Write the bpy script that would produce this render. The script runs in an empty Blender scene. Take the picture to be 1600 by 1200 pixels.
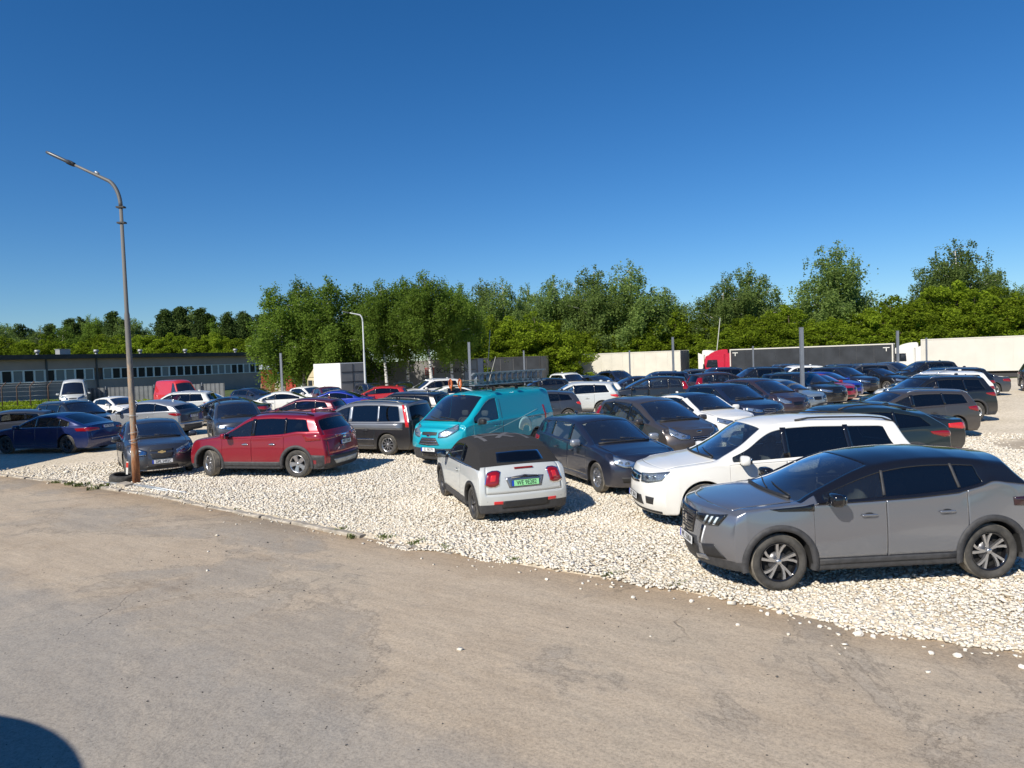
import bpy, bmesh, math, random
import numpy as np
from mathutils import Vector, Matrix
from mathutils.bvhtree import BVHTree

scene = bpy.context.scene
COL = scene.collection
R = math.radians
random.seed(7)

# ------------------------------------------------------------------ camera
cam_data = bpy.data.cameras.new('camera')
cam = bpy.data.objects.new('camera', cam_data)
COL.objects.link(cam)
CAM_H = 2.9
cam_data.sensor_fit = 'HORIZONTAL'
cam_data.sensor_width = 36.0
cam_data.lens = 36.0 * 1085.0 / 1600.0
cam_data.clip_start = 0.1
cam_data.clip_end = 3000.0
_p, _r = math.atan(40.0 / 1085.0), R(-2.1)
_fw = Vector((0, math.cos(_p), -math.sin(_p)))
_up = Vector((0, math.sin(_p), math.cos(_p)))
_rt = Vector((1, 0, 0))
_r2 = _rt * math.cos(_r) + _up * math.sin(_r)
_u2 = -_rt * math.sin(_r) + _up * math.cos(_r)
cam.matrix_world = Matrix(((_r2.x, _u2.x, -_fw.x, 0), (_r2.y, _u2.y, -_fw.y, 0), (_r2.z, _u2.z, -_fw.z, CAM_H), (0, 0, 0, 1)))
scene.camera = cam

# ------------------------------------------------------------------ sky and sun
SUN_AZ, SUN_EL = 232.0, 39.0          # direction towards the sun, degrees from +x towards +y
sd = Vector((math.cos(R(SUN_AZ)) * math.cos(R(SUN_EL)), math.sin(R(SUN_AZ)) * math.cos(R(SUN_EL)), math.sin(R(SUN_EL))))
world = bpy.data.worlds.new('World')
scene.world = world
world.use_nodes = True
nt = world.node_tree
nt.nodes.clear()
sky = nt.nodes.new('ShaderNodeTexSky')
sky.sky_type = 'NISHITA'
sky.sun_disc = False
sky.sun_elevation = R(SUN_EL)
sky.sun_rotation = R(90 - SUN_AZ)
sky.altitude = 0
sky.air_density = 1.0
sky.dust_density = 0.0
sky.ozone_density = 2.2
hsv = nt.nodes.new('ShaderNodeHueSaturation')
hsv.inputs['Saturation'].default_value = 1.17
hsv.inputs['Value'].default_value = 1.0
bg = nt.nodes.new('ShaderNodeBackground')
bg.inputs['Strength'].default_value = 0.080
wo = nt.nodes.new('ShaderNodeOutputWorld')
tint = nt.nodes.new('ShaderNodeMix'); tint.data_type = 'RGBA'; tint.blend_type = 'MULTIPLY'; tint.inputs[0].default_value = 1.0
tint.inputs[7].default_value = (0.64, 0.82, 1.06, 1)
nt.links.new(sky.outputs[0], tint.inputs[6])
nt.links.new(tint.outputs[2], hsv.inputs['Color'])
nt.links.new(hsv.outputs[0], bg.inputs['Color'])
nt.links.new(bg.outputs[0], wo.inputs['Surface'])
sun_data = bpy.data.lights.new('sun', 'SUN')
sun_data.energy = 4.7
sun_data.angle = R(0.53)
sun_data.color = (1.0, 0.93, 0.82)
sun = bpy.data.objects.new('sun', sun_data)
sun.rotation_euler = sd.to_track_quat('Z', 'Y').to_euler()
sun.location = (-60, -80, 90)
COL.objects.link(sun)
scene.view_settings.view_transform = 'Standard'
scene.view_settings.look = 'None'
scene.view_settings.gamma = 1.0
scene.view_settings.exposure = 0.3
scene.view_settings.use_curve_mapping = False

# ------------------------------------------------------------------ materials
MATS = {}
def new_mat(name):
    m = bpy.data.materials.new(name); m.use_nodes = True
    MATS[name] = m
    return m, m.node_tree, m.node_tree.nodes['Principled BSDF']

def simple(name, col, rough=0.5, metal=0.0, spec=0.5, coat=0.0, vary=0.0, scale=8.0, bump=0.0, bscale=60.0):
    if name in MATS: return MATS[name]
    m, t, b = new_mat(name)
    b.inputs['Base Color'].default_value = (*col, 1)
    b.inputs['Roughness'].default_value = rough
    b.inputs['Metallic'].default_value = metal
    b.inputs['Specular IOR Level'].default_value = spec
    b.inputs['Coat Weight'].default_value = coat
    if vary or bump:
        tc = t.nodes.new('ShaderNodeTexCoord')
    if vary:
        n = t.nodes.new('ShaderNodeTexNoise'); n.inputs['Scale'].default_value = scale; n.inputs['Detail'].default_value = 6
        t.links.new(tc.outputs['Object'], n.inputs['Vector'])
        r = t.nodes.new('ShaderNodeValToRGB')
        r.color_ramp.elements[0].position = 0.3; r.color_ramp.elements[1].position = 0.7
        r.color_ramp.elements[0].color = (*[c * (1 - vary) for c in col], 1)
        r.color_ramp.elements[1].color = (*[min(1, c * (1 + vary)) for c in col], 1)
        t.links.new(n.outputs['Fac'], r.inputs[0]); t.links.new(r.outputs[0], b.inputs['Base Color'])
    if bump:
        n = t.nodes.new('ShaderNodeTexNoise'); n.inputs['Scale'].default_value = bscale; n.inputs['Detail'].default_value = 4
        t.links.new(tc.outputs['Object'], n.inputs['Vector'])
        bp = t.nodes.new('ShaderNodeBump'); bp.inputs['Strength'].default_value = bump; bp.inputs['Distance'].default_value = 0.02
        t.links.new(n.outputs['Fac'], bp.inputs['Height']); t.links.new(bp.outputs[0], b.inputs['Normal'])
    return m

def paint(name, col, metal=0.0, rough=0.32, dirt=0.35, flake=0.0):
    """car paint: clear-coated colour with a film of pale dust low on the body"""
    if name in MATS: return MATS[name]
    m, t, b = new_mat(name)
    b.inputs['Metallic'].default_value = metal
    b.inputs['Coat Weight'].default_value = 0.9
    b.inputs['Coat Roughness'].default_value = 0.04
    tc = t.nodes.new('ShaderNodeTexCoord')
    sep = t.nodes.new('ShaderNodeSeparateXYZ'); t.links.new(tc.outputs['Object'], sep.inputs[0])
    n = t.nodes.new('ShaderNodeTexNoise'); n.inputs['Scale'].default_value = 3.5; n.inputs['Detail'].default_value = 8; n.inputs['Roughness'].default_value = 0.65
    t.links.new(tc.outputs['Object'], n.inputs['Vector'])
    mr = t.nodes.new('ShaderNodeMapRange'); mr.inputs['From Min'].default_value = 0.6; mr.inputs['From Max'].default_value = 0.2
    mr.inputs['To Min'].default_value = 0.0; mr.inputs['To Max'].default_value = 1.0
    t.links.new(sep.outputs['Z'], mr.inputs['Value'])
    mu = t.nodes.new('ShaderNodeMath'); mu.operation = 'MULTIPLY'; t.links.new(mr.outputs[0], mu.inputs[0]); t.links.new(n.outputs['Fac'], mu.inputs[1])
    ad = t.nodes.new('ShaderNodeMath'); ad.operation = 'MULTIPLY_ADD'; t.links.new(n.outputs['Fac'], ad.inputs[0]); ad.inputs[1].default_value = 0.05
    t.links.new(mu.outputs[0], ad.inputs[2])
    m2 = t.nodes.new('ShaderNodeMath'); m2.operation = 'MULTIPLY'; m2.inputs[1].default_value = dirt; m2.use_clamp = True; t.links.new(ad.outputs[0], m2.inputs[0])
    mix = t.nodes.new('ShaderNodeMix'); mix.data_type = 'RGBA'
    mix.inputs[6].default_value = (*col, 1); mix.inputs[7].default_value = (0.36, 0.32, 0.26, 1)
    t.links.new(m2.outputs[0], mix.inputs[0])
    # the inside of the shell is dark trim
    geo = t.nodes.new('ShaderNodeNewGeometry')
    mx = t.nodes.new('ShaderNodeMix'); mx.data_type = 'RGBA'; mx.inputs[7].default_value = (0.26, 0.26, 0.24, 1)
    t.links.new(geo.outputs['Backfacing'], mx.inputs[0]); t.links.new(mix.outputs[2], mx.inputs[6])
    t.links.new(mx.outputs[2], b.inputs['Base Color'])
    rr = t.nodes.new('ShaderNodeMapRange'); rr.inputs['To Min'].default_value = rough; rr.inputs['To Max'].default_value = 0.8
    t.links.new(m2.outputs[0], rr.inputs['Value']); t.links.new(rr.outputs[0], b.inputs['Roughness'])
    cw = t.nodes.new('ShaderNodeMapRange'); cw.inputs['To Min'].default_value = 0.9; cw.inputs['To Max'].default_value = 0.1
    t.links.new(m2.outputs[0], cw.inputs['Value']); t.links.new(cw.outputs[0], b.inputs['Coat Weight'])
    return m

def glass(name, tint, refl=(0.9, 0.95, 1.0), amount=1.0, dust=0.02):
    if name in MATS: return MATS[name]
    m, t, b = new_mat(name)
    t.nodes.remove(b)
    out = t.nodes['Material Output']
    tr = t.nodes.new('ShaderNodeBsdfTransparent'); tr.inputs[0].default_value = (*tint, 1)
    gl = t.nodes.new('ShaderNodeBsdfGlossy'); gl.inputs['Roughness'].default_value = 0.02; gl.inputs['Color'].default_value = (*refl, 1)
    fr = t.nodes.new('ShaderNodeFresnel'); fr.inputs['IOR'].default_value = 1.55
    mu = t.nodes.new('ShaderNodeMath'); mu.operation = 'MULTIPLY'; mu.inputs[1].default_value = amount; mu.use_clamp = True
    t.links.new(fr.outputs[0], mu.inputs[0])
    mx = t.nodes.new('ShaderNodeMixShader')
    t.links.new(mu.outputs[0], mx.inputs[0]); t.links.new(tr.outputs[0], mx.inputs[1]); t.links.new(gl.outputs[0], mx.inputs[2])
    # thin film of dust catches the light
    df = t.nodes.new('ShaderNodeBsdfDiffuse'); df.inputs[0].default_value = (0.4, 0.38, 0.33, 1)
    m3 = t.nodes.new('ShaderNodeMixShader'); m3.inputs[0].default_value = dust
    t.links.new(mx.outputs[0], m3.inputs[1]); t.links.new(df.outputs[0], m3.inputs[2])
    t.links.new(m3.outputs[0], out.inputs['Surface'])
    return m

M_GLASS = glass('clear_glass', (0.80, 0.87, 0.85), amount=1.7)
M_WIND = glass('windscreen_glass', (0.62, 0.70, 0.68), amount=2.8)
M_MIRG = simple('mirror_glass', (0.20, 0.22, 0.25), 0.08, metal=1.0)
M_TINT = glass('tinted_glass', (0.09, 0.10, 0.105), amount=1.5, dust=0.006)
M_LENS = glass('lamp_lens', (0.8, 0.85, 0.88), amount=1.3)
M_BLACK = simple('black_plastic', (0.022, 0.022, 0.023), 0.55, vary=0.25, scale=20)
M_GBLACK = simple('gloss_black', (0.008, 0.008, 0.01), 0.12, coat=0.6)
M_CLAD = simple('grey_cladding', (0.045, 0.045, 0.047), 0.65, vary=0.3, scale=14)
M_UNDER = simple('underbody', (0.012, 0.012, 0.012), 0.9)
M_TYRE = simple('tyre_rubber', (0.055, 0.052, 0.047), 0.85, vary=0.45, scale=9, bump=0.3, bscale=90)
M_TYRED = simple('dusty_tyre', (0.17, 0.155, 0.13), 0.9, vary=0.4, scale=12, bump=0.3, bscale=90)
M_ALLOY = simple('alloy', (0.55, 0.55, 0.56), 0.28, metal=0.9)
M_ALLOYD = simple('dark_alloy', (0.09, 0.09, 0.095), 0.35, metal=0.6)
M_CHROME = simple('chrome', (0.8, 0.8, 0.82), 0.08, metal=1.0)
M_RED = simple('red_lens', (0.24, 0.004, 0.008), 0.12, coat=1.0)
M_REDB = simple('bright_red_lens', (0.6, 0.02, 0.02), 0.15, coat=1.0)
M_SMOKE = simple('smoked_lens', (0.03, 0.01, 0.012), 0.08, coat=1.0)
M_ORANGE = simple('orange_lens', (0.75, 0.2, 0.02), 0.2, coat=0.8)
M_REFL = simple('reflector', (0.75, 0.77, 0.8), 0.18, metal=0.85)
M_LAMPW = simple('white_lamp', (0.85, 0.87, 0.88), 0.2, coat=0.6)
M_SEAT = simple('seat_fabric', (0.09, 0.09, 0.092), 0.9)
M_SEATL = simple('light_seat', (0.32, 0.31, 0.28), 0.8)
M_DASH = simple('dashboard', (0.05, 0.05, 0.051), 0.7)
M_PLATE = simple('white_plate', (0.72, 0.73, 0.72), 0.4)
M_PLATEG = simple('green_plate', (0.30, 0.72, 0.33), 0.4)
M_PBLUE = simple('plate_blue', (0.01, 0.05, 0.45), 0.4)
M_INK = simple('plate_ink', (0.01, 0.01, 0.01), 0.5)
M_SOFT = simple('soft_top_fabric', (0.018, 0.017, 0.017), 0.95, vary=0.15, scale=30, bump=0.2, bscale=300)
M_SOFTS = simple('soft_top_stripe', (0.10, 0.10, 0.105), 0.9)
M_STEEL = simple('galvanised_steel', (0.42, 0.45, 0.47), 0.45, metal=0.55, vary=0.25, scale=6)
M_PAPER = simple('paper', (0.75, 0.74, 0.68), 0.8)

# ------------------------------------------------------------------ object helpers
def link(name, me, parent=None, loc=None, rot=None):
    o = bpy.data.objects.new(name, me)
    COL.objects.link(o)
    if parent is not None: o.parent = parent
    if loc is not None: o.location = loc
    if rot is not None: o.rotation_euler = rot
    return o

def empty(name, loc=(0, 0, 0), rz=0.0):
    o = bpy.data.objects.new(name, None)
    COL.objects.link(o); o.location = loc; o.rotation_euler = (0, 0, rz); o.empty_display_size = 0.3
    return o

def tag(o, label=None, cat=None, group=None, kind=None):
    if label: o['label'] = label
    if cat: o['category'] = cat
    if group: o['group'] = group
    if kind: o['kind'] = kind
    return o

def mesh(name, verts, faces, mats, idx=None, smooth=False):
    me = bpy.data.meshes.new(name)
    me.from_pydata([tuple(v) for v in verts], [], [tuple(f) for f in faces])
    for m in (mats if isinstance(mats, (list, tuple)) else [mats]): me.materials.append(m)
    if idx is not None: me.polygons.foreach_set('material_index', idx)
    if smooth: me.polygons.foreach_set('use_smooth', [True] * len(me.polygons))
    me.update()
    return me

class MB:
    """collects simple solids into one mesh"""
    def __init__(s): s.v = []; s.f = []; s.m = []; s.sm = []
    def add(s, v, f, mi=0, smooth=False):
        o = len(s.v); s.v += [tuple(p) for p in v]
        for q in f: s.f.append(tuple(i + o for i in q)); s.m.append(mi); s.sm.append(smooth)
        return s
    def box(s, c, d, mi=0, rz=0.0, M=None):
        x, y, z = d[0] / 2, d[1] / 2, d[2] / 2
        P = [Vector(p) for p in ((-x, -y, -z), (x, -y, -z), (x, y, -z), (-x, y, -z), (-x, -y, z), (x, -y, z), (x, y, z), (-x, y, z))]
        if rz: P = [Matrix.Rotation(rz, 3, 'Z') @ p for p in P]
        if M is not None: P = [M @ p for p in P]
        P = [p + Vector(c) for p in P]
        return s.add(P, [(0, 3, 2, 1), (4, 5, 6, 7), (0, 1, 5, 4), (1, 2, 6, 5), (2, 3, 7, 6), (3, 0, 4, 7)], mi)
    def tube(s, pts, rad, n=8, mi=0, caps=True):
        pts = [Vector(p) for p in pts]
        rads = rad if isinstance(rad, (list, tuple)) else [rad] * len(pts)
        rings = []
        ref = None
        for i, p in enumerate(pts):
            d = (pts[min(i + 1, len(pts) - 1)] - pts[max(i - 1, 0)]).normalized()
            if ref is None:
                ref = Vector((0, 0, 1)) if abs(d.z) < 0.9 else Vector((1, 0, 0))
            a = d.cross(ref).normalized(); b = a.cross(d).normalized(); ref = b
            rings.append([p + (a * math.cos(2 * math.pi * k / n) + b * math.sin(2 * math.pi * k / n)) * rads[i] for k in range(n)])
        v = [q for r_ in rings for q in r_]
        f = [(i * n + k, i * n + (k + 1) % n, (i + 1) * n + (k + 1) % n, (i + 1) * n + k) for i in range(len(pts) - 1) for k in range(n)]
        if caps: f += [tuple(range(n))[::-1], tuple((len(pts) - 1) * n + k for k in range(n))]
        return s.add(v, f, mi, True)
    def lathe_y(s, prof, n=32, mi=0, c=(0, 0, 0), smooth=True):
        """profile (radius, y) turned about the y axis"""
        v = []
        for k in range(n):
            a = 2 * math.pi * k / n
            for r_, y in prof: v.append((c[0] + r_ * math.cos(a), c[1] + y, c[2] + r_ * math.sin(a)))
        m = len(prof)
        f = [(k * m + i, k * m + i + 1, ((k + 1) % n) * m + i + 1, ((k + 1) % n) * m + i) for k in range(n) for i in range(m - 1)]
        return s.add(v, f, mi, smooth)
    def sup(s, c, d, e=0.5, nu=12, nv=8, mi=0, M=None):
        """rounded block (superellipsoid)"""
        def pw(a): return math.copysign(abs(a) ** e, a)
        v = []
        for j in range(nv + 1):
            ph = -math.pi / 2 + math.pi * j / nv
            for i in range(nu):
                th = 2 * math.pi * i / nu
                p = Vector((pw(math.cos(ph)) * pw(math.cos(th)) * d[0] / 2, pw(math.cos(ph)) * pw(math.sin(th)) * d[1] / 2, pw(math.sin(ph)) * d[2] / 2))
                if M is not None: p = M @ p
                v.append(p + Vector(c))
        f = [(j * nu + i, j * nu + (i + 1) % nu, (j + 1) * nu + (i + 1) % nu, (j + 1) * nu + i) for j in range(nv) for i in range(nu)]
        return s.add(v, f, mi, True)
    def mesh(s, name, mats):
        me = bpy.data.meshes.new(name); me.from_pydata(s.v, [], s.f)
        for m in (mats if isinstance(mats, (list, tuple)) else [mats]): me.materials.append(m)
        me.polygons.foreach_set('material_index', s.m); me.polygons.foreach_set('use_smooth', s.sm)
        me.update()
        return me
    def obj(s, name, mats, parent=None, loc=None, rot=None):
        return link(name, s.mesh(name, mats), parent, loc, rot)

def copy_tree(o, parent=None, colors=None):
    c = o.copy(); COL.objects.link(c)
    if parent is not None: c.parent = parent
    if colors and c.type == 'MESH':
        for i, sl in enumerate(c.material_slots):
            if sl.material and sl.material.name in colors:
                sl.link = 'OBJECT'; sl.material = colors[sl.material.name]
    for ch in o.children: copy_tree(ch, c, colors)
    return c

def text_mesh(s, size, mat, depth=0.002, align='CENTER', sx=1.0):
    cu = bpy.data.curves.new('lettering', 'FONT'); cu.body = s; cu.size = size; cu.extrude = depth / 2
    cu.align_x = align; cu.align_y = 'CENTER'; cu.resolution_u = 3
    ob = bpy.data.objects.new('lettering', cu); COL.objects.link(ob)
    dg = bpy.context.evaluated_depsgraph_get()
    me = bpy.data.meshes.new_from_object(ob.evaluated_get(dg))
    bpy.data.objects.remove(ob)
    for v in me.vertices: v.co.x *= sx
    me.materials.clear(); me.materials.append(mat)
    return me

def ss(a, b, x):
    t = max(0.0, min(1.0, (x - a) / (b - a))); return t * t * (3 - 2 * t)
def gz(x, y):
    """height of the ground: the far side of the lot lies about a metre lower"""
    return -1.0 * ss(53, 63, y) * ss(-30, -10, x)
# ------------------------------------------------------------------ cars: a lattice body, subdivided, then split into parts
def lerp_pts(P, x):
    """piecewise-linear with slight smoothing through points (any order)"""
    P = sorted(P)
    xs = [p[0] for p in P]; ys = [p[1] for p in P]
    return float(np.interp(x, xs, ys))

KV = [-1, -0.9, -0.62, -0.3, 0, 0.3, 0.62, 0.9, 1]
NL = 6      # rows below the belt
def build_body(S):
    W, wb, Ra, zc, zs = S['W'], S['wb'], S['Ra'], S['r'], S['zs']
    xF, xR = wb / 2 + S['fo'], -(wb / 2 + S['ro'])
    cF, cR = S.get('cF', 0.25), S.get('cR', 0.12)
    XF, XR, T, B = S['XF'], S['XR'], S['T'], S['B']
    xfm = max(p[1] for p in XF); xrm = min(p[1] for p in XR)
    rkF = xF - (wb / 2 + Ra + 0.02); rkR = (-(wb / 2) - Ra - 0.02) - xR
    upR = S.get('upR', 1.15)
    zb0 = lerp_pts(B, xR)
    cols = set()
    for c in (wb / 2, -wb / 2):
        for a in (1.0, 0.985, 0.88, 0.7, 0.48, 0.24, 0.0): cols.add(round(c + Ra * a, 4)); cols.add(round(c - Ra * a, 4))
    keyed = [S['cowl'], S['header']] + S['doors'] + S['wins'] + S.get('rear_top', [])
    def addk(x, tol=0.05):
        near = [q for q in cols if abs(q - x) < tol]
        arch = lambda q: any(abs(abs(q - c) - Ra) < 0.08 * Ra for c in (wb / 2, -wb / 2))
        near = [q for q in near if not arch(q)]
        for q in near:
            if q not in keyset: cols.discard(q)
        cols.add(round(x, 4)); keyset.add(round(x, 4))
    keyset = set()
    for k in keyed: addk(k)
    for e in (xF, xF - 0.05, xF - 0.14, xF - 0.27, xR, xR + 0.05, xR + 0.14, xR + 0.27):
        if all(abs(q - e) > 0.025 for q in cols): cols.add(round(e, 4))
    for p in T:
        if xR < p[0] < xF and all(abs(q - p[0]) > 0.07 for q in cols): cols.add(round(p[0], 4))
    cs = sorted(cols, reverse=True)
    out = [cs[0]]
    for c in cs[1:]:                       # fill wide gaps
        g = out[-1] - c
        if g > 0.26:
            n = int(math.ceil(g / 0.2))
            st = out[-1]
            for i in range(1, n): out.append(st - g * i / n)
        out.append(c)
    cs = out
    NI = len(cs)
    def wF(X, z=0):
        return max(0.0, min(1.0, (X - (xF - rkF)) / rkF))
    def wR(X, z):
        l = rkR + (upR - rkR) * ss(zb0 - 0.1, zb0 + 0.12, z)
        return max(0.0, min(1.0, ((xR + l) - X) / l)) ** S.get('rp', 1.0)
    def shift(X, z):
        return wF(X, z) * (lerp_pts(XF, z) - xfm - cF) + wR(X, z) * (lerp_pts(XR, z) - xrm + cR)
    def arch_z(X):
        for c in (wb / 2, -wb / 2):
            d = abs(X - c)
            if d < Ra * 0.9999:
                return max(zs, zc + math.sqrt(max(0, Ra * Ra - d * d)) - (0.10 if d > Ra * 0.98 else 0))
        return zs + S.get('lip', 0.0) * (wF(X) + wR(X, 0.3))
    tum = S.get('tumble', 0.36)
    VP = S.get('VP', [(0.0, 0.945), (0.30, 0.98), (0.45, 0.997), (0.60, 1.0), (0.78, 0.99), (0.93, 0.975), (1.05, 0.965)])
    def plan(X):
        a = 1 - S.get('pF', 0.07) * max(0, (X - (wb / 2 - 0.5)) / (xF - wb / 2 + 0.5)) ** 2
        b = 1 - S.get('pR', 0.05) * max(0, ((-wb / 2 + 0.6) - X) / (-xR - wb / 2 + 0.6)) ** 2
        return a * b
    rows = {}
    info = []
    nU = 5
    for i, X in enumerate(cs):
        xt = X + wF(X) * (lerp_pts(XF, 9) - xfm) + wR(X, 2) * (lerp_pts(XR, 9) - xrm)
        Tz = lerp_pts(T, xt)
        bz = min(lerp_pts(B, xt if xt > -0.5 else X + wR(X, zb0) * (lerp_pts(XR, zb0) - xrm)), Tz - 0.02)
        inhood = Tz < S['roofz'] - 0.05 and X > S['header'] - 0.01
        cabin = ss(0.02, 0.3, Tz - bz)
        drop = S.get('dropH', 0.035) * (1 - cabin) + S.get('drop', 0.07) * cabin
        ze = max(bz + 0.012, Tz - drop)
        z0 = arch_z(X)
        zr = [z0]
        z1 = max(z0 + 0.035, min(S.get('z1', 0.36), bz - 0.2)) if z0 < 0.5 else z0 + 0.035
        zr.append(z1)
        for fr in (0.3, 0.62, 0.86, 1.0): zr.append(z1 + (bz - z1) * fr)
        h = ze - bz
        u1 = bz + min(S.get('wlo', 0.025), 0.18 * h); u4 = ze - min(S.get('pil', 0.075), 0.24 * h)
        zr += [u1, u1 + (u4 - u1) * 0.33, u1 + (u4 - u1) * 0.67, u4, ze]
        pl = plan(X)
        flare = 0.0
        for c in (wb / 2, -wb / 2):
            flare = max(flare, math.exp(-((X - c) / (Ra * 1.25)) ** 4))
        pts = []
        Wb = W * lerp_pts(VP, 1.0) * pl
        for j, z in enumerate(zr):
            if j < NL:
                y = W * lerp_pts(VP, z if z < bz - 0.001 else 1.0) * pl
                y += S.get('flare', 0.012) * flare * ss(bz, bz - 0.2, z)
                if j == NL - 1: y = Wb
                else: y = max(y, 0)
            else:
                q = z - bz
                y = Wb - tum * q - (S.get('shoulder', 0.02) * min(1, q / 0.03)) * cabin - (1 - cabin) * 0.9 * q
                if j == NL + 4: y -= 0.025 * cabin
            pts.append((X + shift(X, z), y, z))
        rows[i] = pts
        info.append((X, xt, Tz, bz, ze, h, cabin))
    NJ = NL + nU
    V = {}; verts = []
    def vid(key, co):
        if key not in V: V[key] = len(verts); verts.append(co)
        return V[key]
    bowc = S.get('bow', 0.11)
    pF_ = S.get('expF', 2.6)
    def side(i, j, s):
        x, y, z = rows[i][j]
        return vid(('s', i, j, s), (x, s * y, z))
    def xcurve(X, z, k):
        return wF(X, z) * cF * (1 - abs(k) ** pF_) - wR(X, z) * cR * (1 - abs(k) ** 3.0)
    CR = {}
    def top(i, k):
        if abs(KV[k]) == 1: return side(i, NJ - 1, -1 if KV[k] < 0 else 1)
        x, y, z = rows[i][NJ - 1]
        X, xt, Tz, bz, ze, h, cabin = info[i]
        kk = KV[k]
        g = ss(S['header'] - 0.6, S['header'], X) * (1 - ss(S['cowl'], S['cowl'] + 0.6, X)) if X > S['header'] - 0.6 else 0
        bow = bowc * g
        zz = z + (Tz - z) * (1 - abs(kk) ** 2.3)
        return vid(('t', i, k), (x + xcurve(X, zz, kk) + bow * (1 - kk * kk), kk * y, zz))
    def bot(i, k):
        if abs(KV[k]) == 1: return side(i, 0, -1 if KV[k] < 0 else 1)
        x, y, z = rows[i][0]
        X = info[i][0]
        return vid(('b', i, k), (x + xcurve(X, z, KV[k]), KV[k] * y, z + (0.0 if z > zs + 0.12 else -0.01)))
    def cap(i, j, k):
        if abs(KV[k]) == 1: return side(i, j, -1 if KV[k] < 0 else 1)
        if j == 0: return bot(i, k)
        if j == NJ - 1: return top(i, k)
        x, y, z = rows[i][j]
        X, xt, Tz, bz, ze, h, cabin = info[i]
        kk = KV[k]
        fr = (z - rows[i][0][2]) / (ze - rows[i][0][2])
        zz = z + (Tz - ze) * (1 - abs(kk) ** 2.3) * fr ** 3
        return vid(('c', i, j, k), (x + xcurve(X, zz, kk), kk * y, zz))
    faces = []; reg = []
    regs = []
    def rid(n):
        if n not in regs: regs.append(n)
        return regs.index(n)
    for n in ('body', 'under', 'clad', 'roof'): rid(n)
    hdr, cowl = S['header'], S['cowl']
    wins, doors = S['wins'], S['doors']     # descending x
    wend = S.get('rear_top')
    for i in range(NI - 1):
        Xm = (cs[i] + cs[i + 1]) / 2
        cab = info[i][6] > 0.3 and info[i + 1][6] > 0.3
        for s in (-1, 1):
            for j in range(NJ - 1):
                a, b, c, d = side(i, j, s), side(i + 1, j, s), side(i + 1, j + 1, s), side(i, j + 1, s)
                f = (a, d, c, b) if s > 0 else (a, b, c, d)
                r_ = 'body'
                if j == 0: r_ = 'clad' if S.get('clad') else 'body'
                elif j < NL - 1:
                    for q in range(len(doors) - 1):
                        if doors[q] > Xm > doors[q + 1]: r_ = 'door:%d:%d' % (q, s)
                else:
                    if S.get('cabin_dark') and cab and (j >= NL or j == NL - 1): r_ = 'roof'
                    if NL <= j < NJ - 2 and wins[0] > Xm > wins[-1] and info[i][5] > 0.09:
                        for q in range(len(wins) - 1):
                            if wins[q] > Xm > wins[q + 1]:
                                r_ = 'side_window:%d:%d' % (q, s) if S.get('winon', [1] * 9)[q] else 'roof'
                faces.append(f); reg.append(rid(r_))
            CR[tuple(sorted((side(i, 4, s), side(i + 1, 4, s))))] = S.get('crease', 0.45)
            CR[tuple(sorted((side(i, 1, s), side(i + 1, 1, s))))] = 0.5
        for k in range(len(KV) - 1):
            f = (top(i, k), top(i + 1, k), top(i + 1, k + 1), top(i, k + 1))
            km = abs((KV[k] + KV[k + 1]) / 2)
            r_ = 'body'
            if cowl > Xm > hdr:
                r_ = 'windshield' if km < 0.9 else ('roof' if S.get('cabin_dark') else 'body')
            elif Xm > cowl:
                if Xm < xF - 0.1 and km < 0.9: r_ = 'bonnet'
            else:
                r_ = 'roof' if S.get('cabin_dark') or S.get('roof_dark') else 'body'
                if S.get('topmat') and km < 0.9: r_ = 'roof_panel'
                if wend and wend[0] > Xm > wend[1]: r_ = 'back_window' if km < 0.9 else 'body'
                elif wend and Xm < wend[1]: r_ = 'body'
            faces.append(f); reg.append(rid(r_))
            a = (bot(i, k), bot(i, k + 1), bot(i + 1, k + 1), bot(i + 1, k))
            faces.append(a); reg.append(rid('under'))
    for e, (i, flip) in enumerate(((0, False), (NI - 1, True))):
        for j in range(NJ - 1):
            for k in range(len(KV) - 1):
                f = (cap(i, j, k), cap(i, j + 1, k), cap(i, j + 1, k + 1), cap(i, j, k + 1))
                f = f if flip is False else f[::-1]
                km = abs((KV[k] + KV[k + 1]) / 2)
                r_ = 'body'
                if j == 0: r_ = 'clad' if S.get('clad') or S.get('cladfr') else 'body'
                if e == 1 and not wend:
                    if NL <= j < NJ - 2 and km < 0.9 and not S.get('blind') and not S.get('soft_back'): r_ = 'back_window'
                    elif j >= NL and S.get('cabin_dark'): r_ = 'roof'
                    elif 2 <= j < NL and km < 0.9 and not S.get('blind'): r_ = 'tailgate'
                if e == 1 and wend and 2 <= j < NJ - 1 and km < 0.9: r_ = 'boot_lid'
                faces.append(f); reg.append(rid(r_))
    me = bpy.data.meshes.new('tmp'); me.from_pydata(verts, [], faces)
    for q in range(len(regs)): me.materials.append(None)
    me.polygons.foreach_set('material_index', reg)
    bm = bmesh.new(); bm.from_mesh(me)
    bmesh.ops.recalc_face_normals(bm, faces=bm.faces)
    cl = bm.edges.layers.float.get('crease_edge') or bm.edges.layers.float.new('crease_edge')
    for e in bm.edges:
        if len(e.link_faces) == 2:
            a, b = regs[e.link_faces[0].material_index], regs[e.link_faces[1].material_index]
            if a != b and 'under' in (a, b): e[cl] = 0.75
            elif a != b and ('window' in a + b or 'windshield' in a + b): e[cl] = 0.35
    for e in bm.edges:
        k = tuple(sorted((e.verts[0].index, e.verts[1].index)))
        if k in CR: e[cl] = max(e[cl], CR[k])
    bm.to_mesh(me); bm.free()
    ob = bpy.data.objects.new('tmp', me); COL.objects.link(ob)
    md = ob.modifiers.new('s', 'SUBSURF'); md.levels = S.get('lev', 2); md.render_levels = md.levels
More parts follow.
